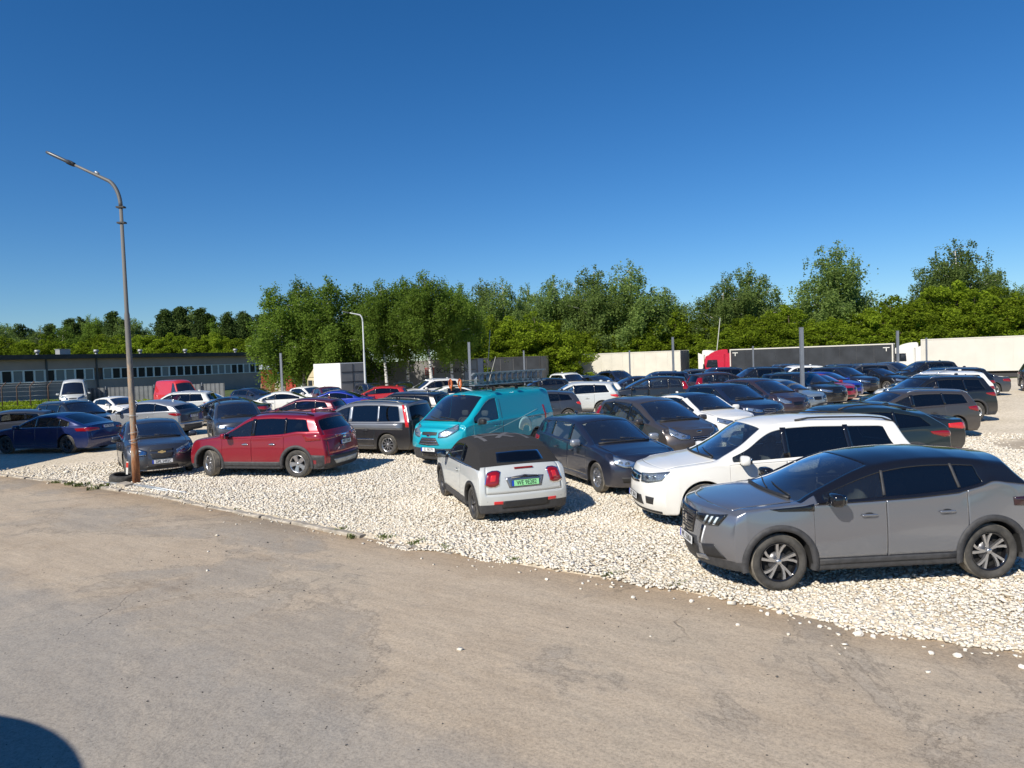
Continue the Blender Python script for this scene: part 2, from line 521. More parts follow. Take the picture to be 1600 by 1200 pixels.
    dg = bpy.context.evaluated_depsgraph_get()
    ev = ob.evaluated_get(dg)
    m2 = bpy.data.meshes.new_from_object(ev)
    bpy.data.objects.remove(ob)
    n = len(m2.vertices); co = np.empty(n * 3, 'f'); m2.vertices.foreach_get('co', co); co = co.reshape(-1, 3)
    polys = [tuple(p.vertices) for p in m2.polygons]
    mi = [p.material_index for p in m2.polygons]
    bpy.data.meshes.remove(m2); bpy.data.meshes.remove(me)
    bvh = BVHTree.FromPolygons([Vector(c) for c in co.tolist()], polys)
    return co, polys, mi, regs, bvh

def region_mesh(name, co, polys, mi, sel, mats, slot, gap=0.0, ret=0.018, inset=0.0):
    """faces of the chosen regions as one mesh with folded-in edges"""
    idx = [p for p in range(len(polys)) if mi[p] in sel]
    if not idx: return None
    bm = bmesh.new(); vm = {}
    for p in idx:
        vs = []
        for v in polys[p]:
            if v not in vm: vm[v] = bm.verts.new([float(c) for c in co[v]])
            vs.append(vm[v])
        try: f = bm.faces.new(vs)
        except ValueError: continue
        f.material_index = slot[mi[p]]; f.smooth = True
    bm.normal_update()
    if inset:
        nn = {v: v.normal.copy() for v in bm.verts}
        for v in bm.verts: v.co -= nn[v] * inset
    be = [e for e in bm.edges if len(e.link_faces) == 1]
    if gap:
        mv = {}
        for e in be:
            f = e.link_faces[0]; c = f.calc_center_median(); d = (e.verts[1].co - e.verts[0].co)
            if d.length < 1e-6: continue
            n = f.normal.cross(d).normalized()
            if n.dot(c - e.verts[0].co) < 0: n = -n
            for v in e.verts: mv.setdefault(v, []).append(n)
        for v, l in mv.items():
            s = Vector((0, 0, 0))
            for n in l: s += n
            if s.length > 0.2: v.co += s.normalized() * gap
    if ret and be:
        nn = {}
        for e in be:
            for v in e.verts: nn[v] = v.normal.copy()
        r_ = bmesh.ops.extrude_edge_only(bm, edges=be)
        nv = [g for g in r_['geom'] if isinstance(g, bmesh.types.BMVert)]
        src = {tuple(round(c, 5) for c in v.co): n for v, n in nn.items()}
        for v in nv:
            n = src.get(tuple(round(c, 5) for c in v.co), Vector((0, 0, 0)))
            v.co -= n * ret
        for g in r_['geom']:
            if isinstance(g, bmesh.types.BMFace):
                g.smooth = False
                g.material_index = g.material_index
    me = bpy.data.meshes.new(name); bm.to_mesh(me); bm.free()
    for m in mats: me.materials.append(m)
    return me

class Caster:
    def __init__(s, bvh, S): s.b = bvh; s.S = S
    def hit(s, mode, a, b):
        """mode 'side' (x, z, sign in mode), 'front' (y, z), 'rear' (y, z), 'top' (x, y), 'fc'/'rc' (angle, z) about the axle centre"""
        S = s.S
        if mode in ('L', 'R'):
            sg = 1 if mode == 'L' else -1
            o = Vector((a, sg * 3, b)); d = Vector((0, -sg, 0))
        elif mode == 'front': o = Vector((4, a, b)); d = Vector((-1, 0, 0))
        elif mode == 'rear': o = Vector((-4, a, b)); d = Vector((1, 0, 0))
        elif mode == 'top': o = Vector((a, b, 4)); d = Vector((0, 0, -1))
        elif mode == 'fc':
            c = Vector((S['wb'] / 2 - 0.1, 0, b)); w = Vector((math.cos(R(a)), math.sin(R(a)), 0)); o = c + w * 4; d = -w
        elif mode == 'rc':
            c = Vector((-S['wb'] / 2 + 0.1, 0, b)); w = Vector((-math.cos(R(a)), math.sin(R(a)), 0)); o = c + w * 4; d = -w
        h = s.b.ray_cast(o, d)
        return h[0], h[1], -d
    def patch(s, mode, top, bot, n=10, m=4, off=0.006, depth=0.02, dome=0.0):
        """a skin between two polylines laid on the body, with a folded edge"""
        def samp(P, t):
            L = [0]
            for i in range(len(P) - 1): L.append(L[-1] + math.dist(P[i], P[i + 1]))
            u = t * L[-1]
            for i in range(len(P) - 1):
                if u <= L[i + 1] + 1e-9:
                    f = (u - L[i]) / max(1e-9, L[i + 1] - L[i]); return (P[i][0] + (P[i + 1][0] - P[i][0]) * f, P[i][1] + (P[i + 1][1] - P[i][1]) * f)
            return P[-1]
        V = []; N = []
        last = None
        for i in range(n + 1):
            a = samp(top, i / n); b = samp(bot, i / n)
            for j in range(m + 1):
                q = (a[0] + (b[0] - a[0]) * j / m, a[1] + (b[1] - a[1]) * j / m)
                h, nn, w = s.hit(mode, *q)
                if h is None: h, nn, w = last if last else (Vector((0, 0, 0)), Vector((1, 0, 0)), Vector((1, 0, 0)))
                last = (h, nn, w)
                if nn.dot(w) < 0: nn = -nn
                e = dome * (1 - (2 * i / n - 1) ** 4) * (1 - (2 * j / m - 1) ** 4)
                V.append(h + nn * (off + e)); N.append(nn)
        F = [(i * (m + 1) + j, (i + 1) * (m + 1) + j, (i + 1) * (m + 1) + j + 1, i * (m + 1) + j + 1) for i in range(n) for j in range(m)]
        # orient
        f = F[len(F) // 2]
        fn = (V[f[1]] - V[f[0]]).cross(V[f[2]] - V[f[0]])
        if fn.dot(N[f[0]]) < 0: F = [q[::-1] for q in F]; fl = True
        else: fl = False
        ring = [i * (m + 1) for i in range(n + 1)] + [n * (m + 1) + j for j in range(1, m + 1)] + [i * (m + 1) + m for i in range(n - 1, -1, -1)] + [j for j in range(m - 1, 0, -1)]
        o = len(V)
        for r_ in ring: V.append(V[r_] - N[r_] * depth)
        K = len(ring)
        E = []
        for q in range(K):
            a, b = ring[q], ring[(q + 1) % K]
            g = (a, b, o + (q + 1) % K, o + q)
            E.append(g[::-1] if not fl else g)
        return V, F, E
    def part(s, name, mode, top, bot, mat, parent, n=10, m=4, off=0.006, depth=0.02, dome=0.0):
        V, F, E = s.patch(mode, top, bot, n, m, off, depth, dome)
        me = mesh(name, V, F + E, mat)
        for i, p in enumerate(me.polygons): p.use_smooth = i < len(F)
        return link(name, me, parent)

def wheel_meshes(key, r, w, style, rimr):
    """tyre and rim, outside face towards +y"""
    t = MB()
    hw = w / 2
    prof = [(rimr, hw * 0.72), (rimr + 0.012, hw * 0.9), (r - (r - rimr) * 0.45, hw * 1.0), (r - 0.035, hw * 0.94), (r - 0.012, hw * 0.82), (r, hw * 0.62)]
    gr = 5
    for q in range(gr):
        a = hw * 0.62 * (1 - 2 * (q + 0.25) / gr * 0.5 * 2 * 0.5)
    ys = np.linspace(hw * 0.62, -hw * 0.62, 12)
    for q, y in enumerate(ys[1:-1]): prof.append((r - (0.008 if q % 3 == 1 else 0), float(y)))
    prof += [(r, -hw * 0.62), (r - 0.012, -hw * 0.82), (r - 0.035, -hw * 0.94), (r - (r - rimr) * 0.45, -hw), (rimr, -hw * 0.8)]
    t.lathe_y(prof, 40)
    n = len(prof)
    # tread band gets the dusty material
    for fi in range(len(t.f)):
        i = fi % (n - 1)
        t.m[fi] = 1 if 4 <= i <= n - 6 else 0
    tm = t.mesh('tyre', [M_TYRE, M_TYRED])
    g = MB()
    out = hw * 0.72
    g.lathe_y([(rimr - 0.004, -hw * 0.7), (rimr - 0.02, -hw * 0.2), (rimr - 0.022, out - 0.03), (rimr - 0.004, out - 0.004), (rimr + 0.004, out), (rimr - 0.012, out + 0.002), (rimr - 0.024, out - 0.018)], 36, 0)
    g.lathe_y([(0.001, 0.0), (rimr - 0.02, -0.01)], 24, 1)                          # brake and back plate
    g.lathe_y([(0.12, 0.012), (0.12, 0.03), (0.001, 0.03)], 24, 3)
    g.lathe_y([(0.034, out - 0.05), (0.034, out - 0.012), (0.028, out - 0.006), (0.001, out - 0.006)], 16, 2)
    ns, tw, wd, sp = style['n'], style.get('twist', 0), style['wd'], style.get('split', 0)
    for k in range(ns):
        a0 = 2 * math.pi * k / ns + math.pi / 2
        for s in ((-1, 1) if sp else (0,)):
            th = wd
            pts = []
            for q, (rr, yy) in enumerate(((0.03, out - 0.025), (rimr * 0.45, out - 0.02), (rimr * 0.75, out - 0.014), (rimr - 0.012, out - 0.01))):
                a = a0 + s * sp * (rr / rimr) + tw * (rr / rimr)
                w_ = th * (1.0 + style.get('grow', 0.5) * rr / rimr)
                c, sn = math.cos(a), math.sin(a)
                p = Vector((rr * c, yy, rr * sn)); tt = Vector((-sn, 0, c))
                pts.append((p, tt, w_))
            V = []
            for p, tt, w_ in pts:
                V += [p + tt * w_ - Vector((0, 0.03, 0)), p + tt * w_ * 0.82, p - tt * w_ * 0.82, p - tt * w_ - Vector((0, 0.03, 0))]
            F = [(4 * q + e, 4 * q + 4 + e, 4 * q + 5 + e, 4 * q + 1 + e) for q in range(3) for e in range(3)]
            g.add(V, F, 2)
    rm = g.mesh('rim', [style.get('lip', M_ALLOY), M_UNDER, style['mat'], M_ALLOYD])
    return tm, rm

STY = {
    'five': dict(n=5, wd=0.030, split=0.2, mat=M_ALLOY, grow=0.2),
    'five_wide': dict(n=5, wd=0.036, split=0, mat=M_ALLOY, grow=1.1),
    'star': dict(n=5, wd=0.011, split=0.24, twist=0.30, mat=M_ALLOY, lip=M_GBLACK, grow=1.0),
    'ten': dict(n=10, wd=0.016, mat=M_ALLOY, grow=0.4),
    'dark': dict(n=5, wd=0.018, split=0.22, mat=M_ALLOYD, lip=M_ALLOYD, grow=0.3),
    'seven': dict(n=7, wd=0.028, mat=M_ALLOY, lip=M_ALLOY, grow=0.5),
    'steel': dict(n=12, wd=0.03, mat=M_BLACK, lip=M_BLACK, grow=0.2),
}

def add_wheels(root, S, steer=0.0):
    tm, rm = wheel_meshes('w', S['r'], S.get('tw', 0.215), STY[S.get('rim', 'five')], S.get('rimr', S['r'] * 0.66))
    for sx in (1, -1):
        for sy in (1, -1):
            w = empty('wheel'); w.parent = root
            w.location = (sx * S['wb'] / 2, sy * (S['W'] * 0.985 - S.get('tw', 0.215) / 2 - 0.012), S['r'])
            rz = (0 if sy > 0 else math.pi) + (R(steer) if sx > 0 else 0)
            w.rotation_euler = (0, 0, rz)
            a = link('tyre', tm, w, rot=(0, 0.7 * sx + sy, 0))
            b = link('rim', rm, w, rot=(0, 0.5 * sx + 0.9 * sy, 0))

def mirror_part(root, S, x, z, mat, C):
    for s in (1, -1):
        h, n, w = C.hit('L' if s > 0 else 'R', x, z)
        if h is None: continue
        y = h.y
        g = MB()
        g.sup((x + 0.015, y + s * 0.15, z + 0.07), (0.15, 0.23, 0.155), 0.55, 14, 10, 0, Matrix.Rotation(s * -0.15, 3, 'Z'))
        g.box((x + 0.01, y + s * 0.035, z + 0.005), (0.07, 0.14, 0.035), 1)
        g.sup((x - 0.058, y + s * 0.15, z + 0.07), (0.03, 0.19, 0.12), 0.4, 10, 6, 2)
        g.obj('door_mirror', [mat, M_BLACK, M_MIRG], root)

def plate(root, S, C, where, z, txt, mat=None, y=0.0, tilt=0.0, w=0.52, sx=0.82):
    h, n, d = C.hit(where, y, z)
    sg = 1 if where == 'front' else -1
    x = h.x + sg * 0.014
    g = MB(); g.box((0, 0, 0), (0.008, w, 0.114), 0); g.box((sg * 0.001, 0, 0), (0.008, w - 0.012, 0.100), 1); g.box((sg * 0.002, -sg * (w / 2 - 0.027), 0), (0.0085, 0.04, 0.099), 2)
    g.box((-sg * 0.03, 0, 0), (0.05, w * 0.8, 0.08), 3)
    p = g.obj('number_plate', [M_BLACK, mat or M_PLATE, M_PBLUE, M_BLACK], root, (x, y, z), (0, -sg * tilt, 0))
    if txt:
        tm = text_mesh(txt, 0.108, M_INK, 0.002, sx=sx)
        link('plate_lettering', tm, p, (sg * 0.0075, -sg * -0.02 if False else sg * 0.022, -0.002), (R(90), 0, R(90) if sg > 0 else R(-90)))
    return p

def make_car(S, steer=0.0):
    """assembles body, glass, doors, lamps, wheels and trim under one Empty"""
    co, polys, mi, regs, bvh = build_body(S)
    C = Caster(bvh, S)
    root = empty(S.get('name', 'parked_car'))
    hi = S.get('lev', 2) >= 2
    P = S['paint']; roofm = S.get('roofmat', M_GBLACK)
    slot = {q: 0 for q in range(len(regs))}
    slot[regs.index('under')] = 1; slot[regs.index('clad')] = 2
    mats = [P, M_UNDER, S.get('cladmat', M_CLAD)]
    main = [regs.index('body'), regs.index('under'), regs.index('clad')]
    sep_doors = True
    if not (S.get('cabin_dark') or S.get('roof_dark')): main.append(regs.index('roof'))
    g_ = 0.0035 if hi else 0.005
    if S.get('no_doors'):
        main += [q for q, n in enumerate(regs) if n.startswith('door:')]
    me = region_mesh('body', co, polys, mi, set(main), mats, slot, gap=0.0, ret=0.02)
    link('body', me, root)
    for q, n in enumerate(regs):
        if q in main: continue
        b = n.split(':')[0]
        if n == 'roof':
            me = region_mesh('roof', co, polys, mi, {q}, [roofm], slot, 0.0, 0.012)
            if me: link('roof', me, root)
        elif n == 'roof_panel':
            me = region_mesh('roof_panel', co, polys, mi, {q}, [S['topmat']], slot, 0.002, 0.01)
            if me: link('roof_panel', me, root)
        elif b == 'door':
            me = region_mesh('door', co, polys, mi, {q}, [P], slot, g_, 0.02)
            if me:
                d = link('door', me, root)
                if S.get('handles', True):
                    dq, s = int(n.split(':')[1]), int(n.split(':')[2])
                    xh = S['doors'][dq + 1] + (0.2 if dq == 0 else S.get('hx', 0.34)); zh = S.get('hz', 0.86)
                    h, nn, w = C.hit('L' if s > 0 else 'R', xh, zh)
                    if h is not None:
                        g = MB(); g.sup((xh, h.y + s * 0.022, zh), (0.2, 0.022, 0.032), 0.5, 12, 6, 0); g.box((xh - 0.07, h.y + s * 0.008, zh), (0.02, 0.03, 0.02), 0); g.box((xh + 0.07, h.y + s * 0.008, zh), (0.02, 0.03, 0.02), 0)
                        g.sup((xh, h.y, zh), (0.12, 0.012, 0.06), 0.8, 10, 6, 1)
                        g.obj('door_handle', [S.get('hmat', P), M_BLACK], d)
        elif b == 'side_window':
            dq = int(n.split(':')[1])
            gm = M_TINT if (dq >= S.get('tint_from', 1)) else M_GLASS
            me = region_mesh('side_window', co, polys, mi, {q}, [gm], slot, 0.002, 0.0, 0.006)
            if me: link('side_window', me, root)
        elif b in ('windshield', 'back_window'):
            me = region_mesh(b, co, polys, mi, {q}, [M_WIND if b == 'windshield' else S.get('bgm', M_TINT)], slot, 0.002, 0.0, 0.005)
            if me: link(b, me, root)
        elif b in ('bonnet', 'tailgate', 'boot_lid'):
            me = region_mesh(b, co, polys, mi, {q}, [S.get('tgmat', P) if b != 'bonnet' else P], slot, g_, 0.02)
            if me: link(b, me, root)
    # pillars between side windows
    for X, wd, lean in S.get('pillars', []):
        for s in ('L', 'R'):
            zt = lerp_pts(S['T'], X) - S.get('drop', 0.07) - 0.055; zb = lerp_pts(S['B'], X) + 0.045
            C.part('window_pillar', s, [(X - wd / 2 + lean, zt), (X + wd / 2 + lean, zt)], [(X - wd / 2, zb), (X + wd / 2, zb)], S.get('pilmat', M_GBLACK), root, 2, 5, 0.004, 0.012)
    if S.get('lamp_ring'):
        for s in (1, -1):
            t0, b0 = S['tail']
            C.part('lamp_ring', 'rc', [(s * (a + (-0.9 if q < 2 else 0.9)), z + 0.014) for q, (a, z) in enumerate(t0)], [(s * (a + (-0.9 if q < 2 else 0.9)), z - 0.014) for q, (a, z) in enumerate(b0)], M_CHROME, root, 10, 6, 0.004, 0.01, 0.004)
            C.part('lamp_core', 'rc', [(s * 41, 0.85), (s * 46.5, 0.85)], [(s * 41, 0.74), (s * 46.5, 0.74)], M_REDB, root, 6, 4, 0.022, 0.01, 0.0)
    # seals along the windscreen base
    cw = S['cowl']
    g = MB()
    pts_ = []
    for k in range(9):
        yy = -0.62 + 1.24 * k / 8
        h, nn, w = C.hit('top', cw + S.get('bow', .11) * (1 - (yy / 0.72) ** 2) - 0.0, yy)
        if h is not None: pts_.append(h + Vector((0.03, 0, 0.008)))
    if len(pts_) > 2:
        g.tube(pts_, 0.022, 6)
        a = pts_[3] + Vector((0.0, 0, 0.02)); 
        for y0, y1 in ((0.55, -0.05), (0.02, -0.5)):
            q = []
            for t_ in np.linspace(0, 1, 5):
                yy = y0 + (y1 - y0) * t_
                h, nn, w = C.hit('top', cw + S.get('bow', .11) * (1 - (yy / 0.72) ** 2) - 0.03 - 0.10 * t_, yy)
                if h is not None: q.append(h + Vector((0, 0, 0.012)))
            if len(q) > 1: g.tube(q, 0.008, 5)
        g.obj('wipers', M_BLACK, root)
    # interior
    g = MB()
    hb = lerp_pts(S['B'], 0) - 0.06; xi = S['cowl']; yi = S['W'] * 0.8
    g.box((xi - 0.25, 0, hb - 0.16), (0.5, yi * 2, 0.30), 0)
    g.box((-0.35, 0, 0.42), (S['cowl'] + 1.9, yi * 2, 0.05), 0)
    xs_back = S.get('wins')[-1] + 0.2
    seats = [(0.0, 0.38), (0.0, -0.38)] + ([(-0.92, 0.42), (-0.92, -0.42), (-0.92, 0)] if xs_back < -1.2 and not S.get('blind') else [])
    sm = 1
    for x, y in seats:
        x = x + xi - 1.05
        g.sup((x, y, 0.58), (0.52, 0.5, 0.2), 0.45, 10, 6, sm)
        g.sup((x - 0.28, y, 0.88), (0.16, 0.48, 0.62), 0.5, 10, 8, sm, Matrix.Rotation(-0.25, 3, 'Y'))
        g.sup((x - 0.38, y, S.get('headz', 1.22)), (0.09, 0.26, 0.18), 0.6, 10, 6, sm)
    # steering wheel
    cx, cz = xi - 0.52, hb + 0.02
    ring = [(cx + 0.06 * math.sin(a), 0.37 + 0.185 * math.cos(a), cz + 0.175 * math.sin(a)) for a in np.linspace(0, 2 * math.pi, 17)]
    g.tube(ring, 0.014, 6, 0); g.box((cx + 0.03, 0.37, cz - 0.02), (0.06, 0.36, 0.03), 0)
    h, nn, w = C.hit('top', S['header'] + 0.12, 0.0)
    if h is not None: g.sup((h.x - 0.06, 0, h.z - 0.13), (0.04, 0.22, 0.07), 0.5, 8, 6, 0)
    g.obj('interior', [M_DASH, S.get('seat', M_SEAT)], root)
    # wheels
    add_wheels(root, S, steer)
    mx = S.get('mirror', (S['cowl'] - 0.35, lerp_pts(S['B'], S['cowl'] - 0.35) + 0.0))
    mirror_part(root, S, mx[0], mx[1], S.get('mirmat', P), C)
    # lamps
    for s in (1, -1):
        hl = S['head']
        tp = [(s * a, z) for a, z in hl[0]]; bt = [(s * a, z) for a, z in hl[1]]
        o = C.part('headlight', 'fc', tp, bt, M_LENS, root, 14, 6, 0.016, 0.03, 0.008)
        sub = C.part('reflector', 'fc', [(s * (a * 0.985 + 0.3), z - 0.006) for a, z in hl[0]], [(s * (a * 0.985 + 0.3), z + 0.006) for a, z in hl[1]], S.get('hlmat', M_REFL), o, 12, 5, 0.004, 0.012)
        if hi:
            g = MB()
            for a, zz, rr in S.get('bulbs', []):
                h, nn, w = C.hit('fc', s * a, zz)
                n = nn if nn.dot(w) > 0 else -nn
                n = Vector((n.x, n.y, 0)).normalized()
                M = n.to_track_quat('Y', 'Z').to_matrix()
                for q in ([(rr, 0.006), (rr * 0.93, 0.018), (rr * 0.75, 0.010), (rr * 0.35, 0.013), (0.001, 0.016)],):
                    b2 = MB(); b2.lathe_y(q, 18, 0)
                    g.add([M @ Vector(v) + h for v in b2.v], b2.f, 0, True)
            if g.v: g.obj('lamp_bowl', [M_CHROME], o)
        for (t0, b0, mt) in S.get('head_extra', []):
            C.part('running_light', 'fc', [(s * a, z) for a, z in t0], [(s * a, z) for a, z in b0], mt, o, 4, 4, 0.02, 0.012)
        if 'tail' in S:
            tl = S['tail']
            C.part('tail_light', 'rc', [(s * a, z) for a, z in tl[0]], [(s * a, z) for a, z in tl[1]], S.get('tlmat', M_RED), root, 10, 6, 0.008, 0.02, 0.012)
        for (nm, md, t0, b0, mt) in S.get('sides', []):
            f = (lambda a, z: (a, z)) if md == 'side' else (lambda a, z: (s * a, z))
            m_ = ('L' if s > 0 else 'R') if md == 'side' else md
            C.part(nm, m_, [f(*q) for q in t0], [f(*q) for q in b0], mt, root, 10, 3, 0.006, 0.015)
        if S.get('flares'):
            fw, fm = S['flares']
            for c in (S['wb'] / 2, -S['wb'] / 2):
                V = []; F = []
                angs = np.linspace(R(-14), R(194), 29)
                for a in angs:
                    a1 = S['Ra'] - 0.008; a2 = S['Ra'] + fw
                    pin = (c + a1 * math.cos(a), S['r'] + a1 * math.sin(a)); pout = (c + a2 * math.cos(a), S['r'] + a2 * math.sin(a))
                    h1 = C.hit('L' if s > 0 else 'R', c + (S['Ra'] + 0.02) * math.cos(a), max(S['r'] + (S['Ra'] + 0.02) * math.sin(a), S['zs'] + 0.03))[0]
                    h2 = C.hit('L' if s > 0 else 'R', pout[0], max(pout[1], S['zs'] + 0.03))[0]
                    y1 = h1.y if h1 is not None else s * S['W']; y2 = h2.y if h2 is not None else y1
                    if abs(y1) < S['W'] * 0.8: y1 = s * S['W'] * 0.97
                    if abs(y2) < S['W'] * 0.8: y2 = s * S['W'] * 0.97
                    zi = max(pin[1], S['zs'] + 0.0); zo = max(pout[1], S['zs'] + 0.0)
                    V += [(pin[0], y1 - s * 0.05, zi), (pin[0], y1 + s * 0.014, zi), (pout[0] * 0.97 + pin[0] * 0.03, y2 + s * 0.014, zo), (pout[0], y2 - s * 0.004, zo)]
                for q in range(len(angs) - 1):
                    for e in range(3):
                        f = (4 * q + e, 4 * q + 4 + e, 4 * q + 5 + e, 4 * q + 1 + e)
                        F.append(f if s > 0 else f[::-1])
                me = mesh('wheel_arch_trim', V, F, fm, smooth=True)
                link('wheel_arch_trim', me, root)
        if S.get('rails'):
            x0, x1, mt = S['rails']
            g = MB(); pts = []
            for t_ in np.linspace(0, 1, 9):
                x = x0 + (x1 - x0) * t_
                h, nn, w = C.hit('top', x, s * S.get('raily', 0.56))
                if h is not None: pts.append(h + Vector((0, 0, 0.012 + 0.035 * (1 - (2 * t_ - 1) ** 6))))
            g.tube(pts, [0.022] + [0.017] * (len(pts) - 2) + [0.022], 6)
            g.obj('roof_rail', mt, root)
    for (nm, md, t0, b0, mt) in S.get('panels', []):
        C.part(nm, md, t0, b0, mt, root, 14, 5, 0.006, 0.02)
    if S.get('grille'):
        t0, b0, mt, nb = S['grille']
        gr = C.part('grille', 'fc', t0, b0, mt, root, 16, 5, 0.007, 0.02)
        if hi:
            for q in range(nb):
                f1 = (q + 0.35) / nb; f2 = (q + 0.6) / nb
                mixp = lambda f: [(a[0] + (b[0] - a[0]) * f, a[1] + (b[1] - a[1]) * f) for a, b in zip(t0, b0)]
                C.part('grille_bar', 'fc', mixp(f1), mixp(f2), S.get('gbm', M_CHROME), gr, 12, 1, 0.014, 0.012)
    # aerial
    h, nn, w = C.hit('top', S.get('aerial', -1.2), 0)
    if h is not None and S.get('aerial', 1):
        g = MB(); g.sup((h.x, 0, h.z + 0.03), (0.16, 0.045, 0.075), 0.8, 10, 6, 0); g.obj('roof_aerial', [S.get('finmat', P)], root)
    return root, C
# ------------------------------------------------------------------ shapes of the cars
P_GREY = paint('steel_grey_paint', (0.235, 0.247, 0.275), 0.65, 0.2, dirt=0.14)
P_WHITE = paint('white_paint', (0.78, 0.77, 0.72), 0.0, 0.35)
P_SWHITE = paint('silver_white_paint', (0.56, 0.58, 0.56), 0.15, 0.35)
P_RED = paint('deep_red_paint', (0.27, 0.004, 0.018), 0.35, 0.28)
P_TEAL = paint('teal_paint', (0.0, 0.33, 0.42), 0.0, 0.4, dirt=0.25)
P_NAVY = paint('navy_paint', (0.016, 0.021, 0.042), 0.3, 0.3)
P_BROWN = paint('grey_brown_paint', (0.085, 0.075, 0.072), 0.5, 0.3)
P_BLUE = paint('royal_blue_paint', (0.003, 0.016, 0.10), 0.3, 0.28)
P_GUN = paint('gunmetal_paint', (0.065, 0.072, 0.088), 0.5, 0.3)
P_BLACK = paint('black_paint', (0.008, 0.009, 0.012), 0.1, 0.28)
P_DTEAL = paint('dark_teal_paint', (0.014, 0.025, 0.031), 0.35, 0.3)
P_SILVER = paint('silver_paint', (0.42, 0.44, 0.46), 0.6, 0.3)
P_CHAR = paint('charcoal_paint', (0.028, 0.028, 0.032), 0.4, 0.3)
P_MSILVER = paint('mid_silver_paint', (0.24, 0.25, 0.265), 0.6, 0.3)
P_DPURP = paint('plum_grey_paint', (0.05, 0.035, 0.045), 0.4, 0.3)
P_LBLUE = paint('pale_blue_grey_paint', (0.22, 0.28, 0.34), 0.4, 0.3)
P_PINK = paint('crimson_paint', (0.35, 0.008, 0.04), 0.2, 0.3)
P_BRED = paint('bright_red_paint', (0.42, 0.012, 0.012), 0.0, 0.3)
P_BBLUE = paint('bright_blue_paint', (0.008, 0.03, 0.32), 0.2, 0.3)
P_MAROON = paint('maroon_paint', (0.10, 0.008, 0.022), 0.3, 0.3)
P_VRED = paint('van_red_paint', (0.5, 0.015, 0.02), 0.0, 0.45)
P_DBLUE = paint('midnight_blue_paint', (0.012, 0.02, 0.05), 0.3, 0.3)

def dims(L, W, wb, fo, **k):
    return dict(W=W / 2, wb=wb, fo=fo, ro=L - wb - fo, **k)

def base_suv(L=4.5, W=1.86, H=1.66, wb=2.67, fo=0.9, r=0.36, **k):
    S = dims(L, W, wb, fo, r=r, Ra=r + 0.055, zs=0.23, roofz=H, tw=0.23)
    xF, xR = wb / 2 + fo, -(wb / 2 + S['ro'])
    S.update(
        XF=[(0.2, xF - 0.1), (0.32, xF - 0.02), (0.5, xF), (0.68, xF - 0.02), (0.82, xF - 0.06), (0.92, xF - 0.11), (1.0, xF - 0.2)],
        T=[(xF, 0.9), (xF - 0.11, 0.94), (xF - 0.3, 0.99), (xF - 0.6, 1.035), (wb / 2 - 0.28, 1.10), (wb / 2 - 0.55, 1.25), (wb / 2 - 0.8, 1.395), (wb / 2 - 1.05, H - 0.13), (wb / 2 - 1.25, H - 0.05), (wb / 2 - 1.5, H - 0.012), (-0.5, H), (-1.0, H - 0.015), (xR + 0.75, H - 0.04), (xR + 0.33, H - 0.09), (xR, H - 0.1)],
        B=[(xF, 0.84), (xF - 0.5, 0.93), (wb / 2 - 0.2, 1.02), (0.2, 1.045), (-1.0, 1.09), (xR, 1.13)],
        XR=[(0.2, xR + 0.12), (0.35, xR + 0.01), (0.55, xR), (0.75, xR + 0.03), (0.95, xR + 0.07), (1.12, xR + 0.13), (1.3, xR + 0.28), (H - 0.1, xR + 0.42)],
        cowl=wb / 2 - 0.3, header=wb / 2 - 1.12, doors=[wb / 2 - 0.43, 0.0 - 0.02, -wb / 2 + 0.36], wins=[wb / 2 - 0.5, -0.03, -wb / 2 + 0.3, xR + 0.42],
        pillars=[(-0.03, 0.12, 0), (-wb / 2 + 0.33, 0.06, 0.03)], rim='five', hz=0.88, clad=True, cF=0.3, cR=0.14,
        head=([(17, 0.80), (30, 0.84), (50, 0.90)], [(17, 0.70), (30, 0.70), (50, 0.79)]),
        tail=([(36, 1.0), (48, 1.04), (62, 1.03)], [(36, 0.92), (48, 0.90), (60, 0.98)]),
        grille=([(-16, 0.84), (0, 0.85), (16, 0.84)], [(-13, 0.62), (0, 0.60), (13, 0.62)], M_GBLACK, 4),
        panels=[('bumper_intake', 'fc', [(-20, 0.46), (20, 0.46)], [(-24, 0.30), (24, 0.30)], M_BLACK), ('rear_bumper_trim', 'rc', [(-30, 0.5), (30, 0.5)], [(-30, 0.3), (30, 0.3)], M_CLAD)],
        flares=(0.06, M_CLAD), bulbs=[(34, 0.79, 0.05)], aerial=-1.3)
    S.update(k); return S

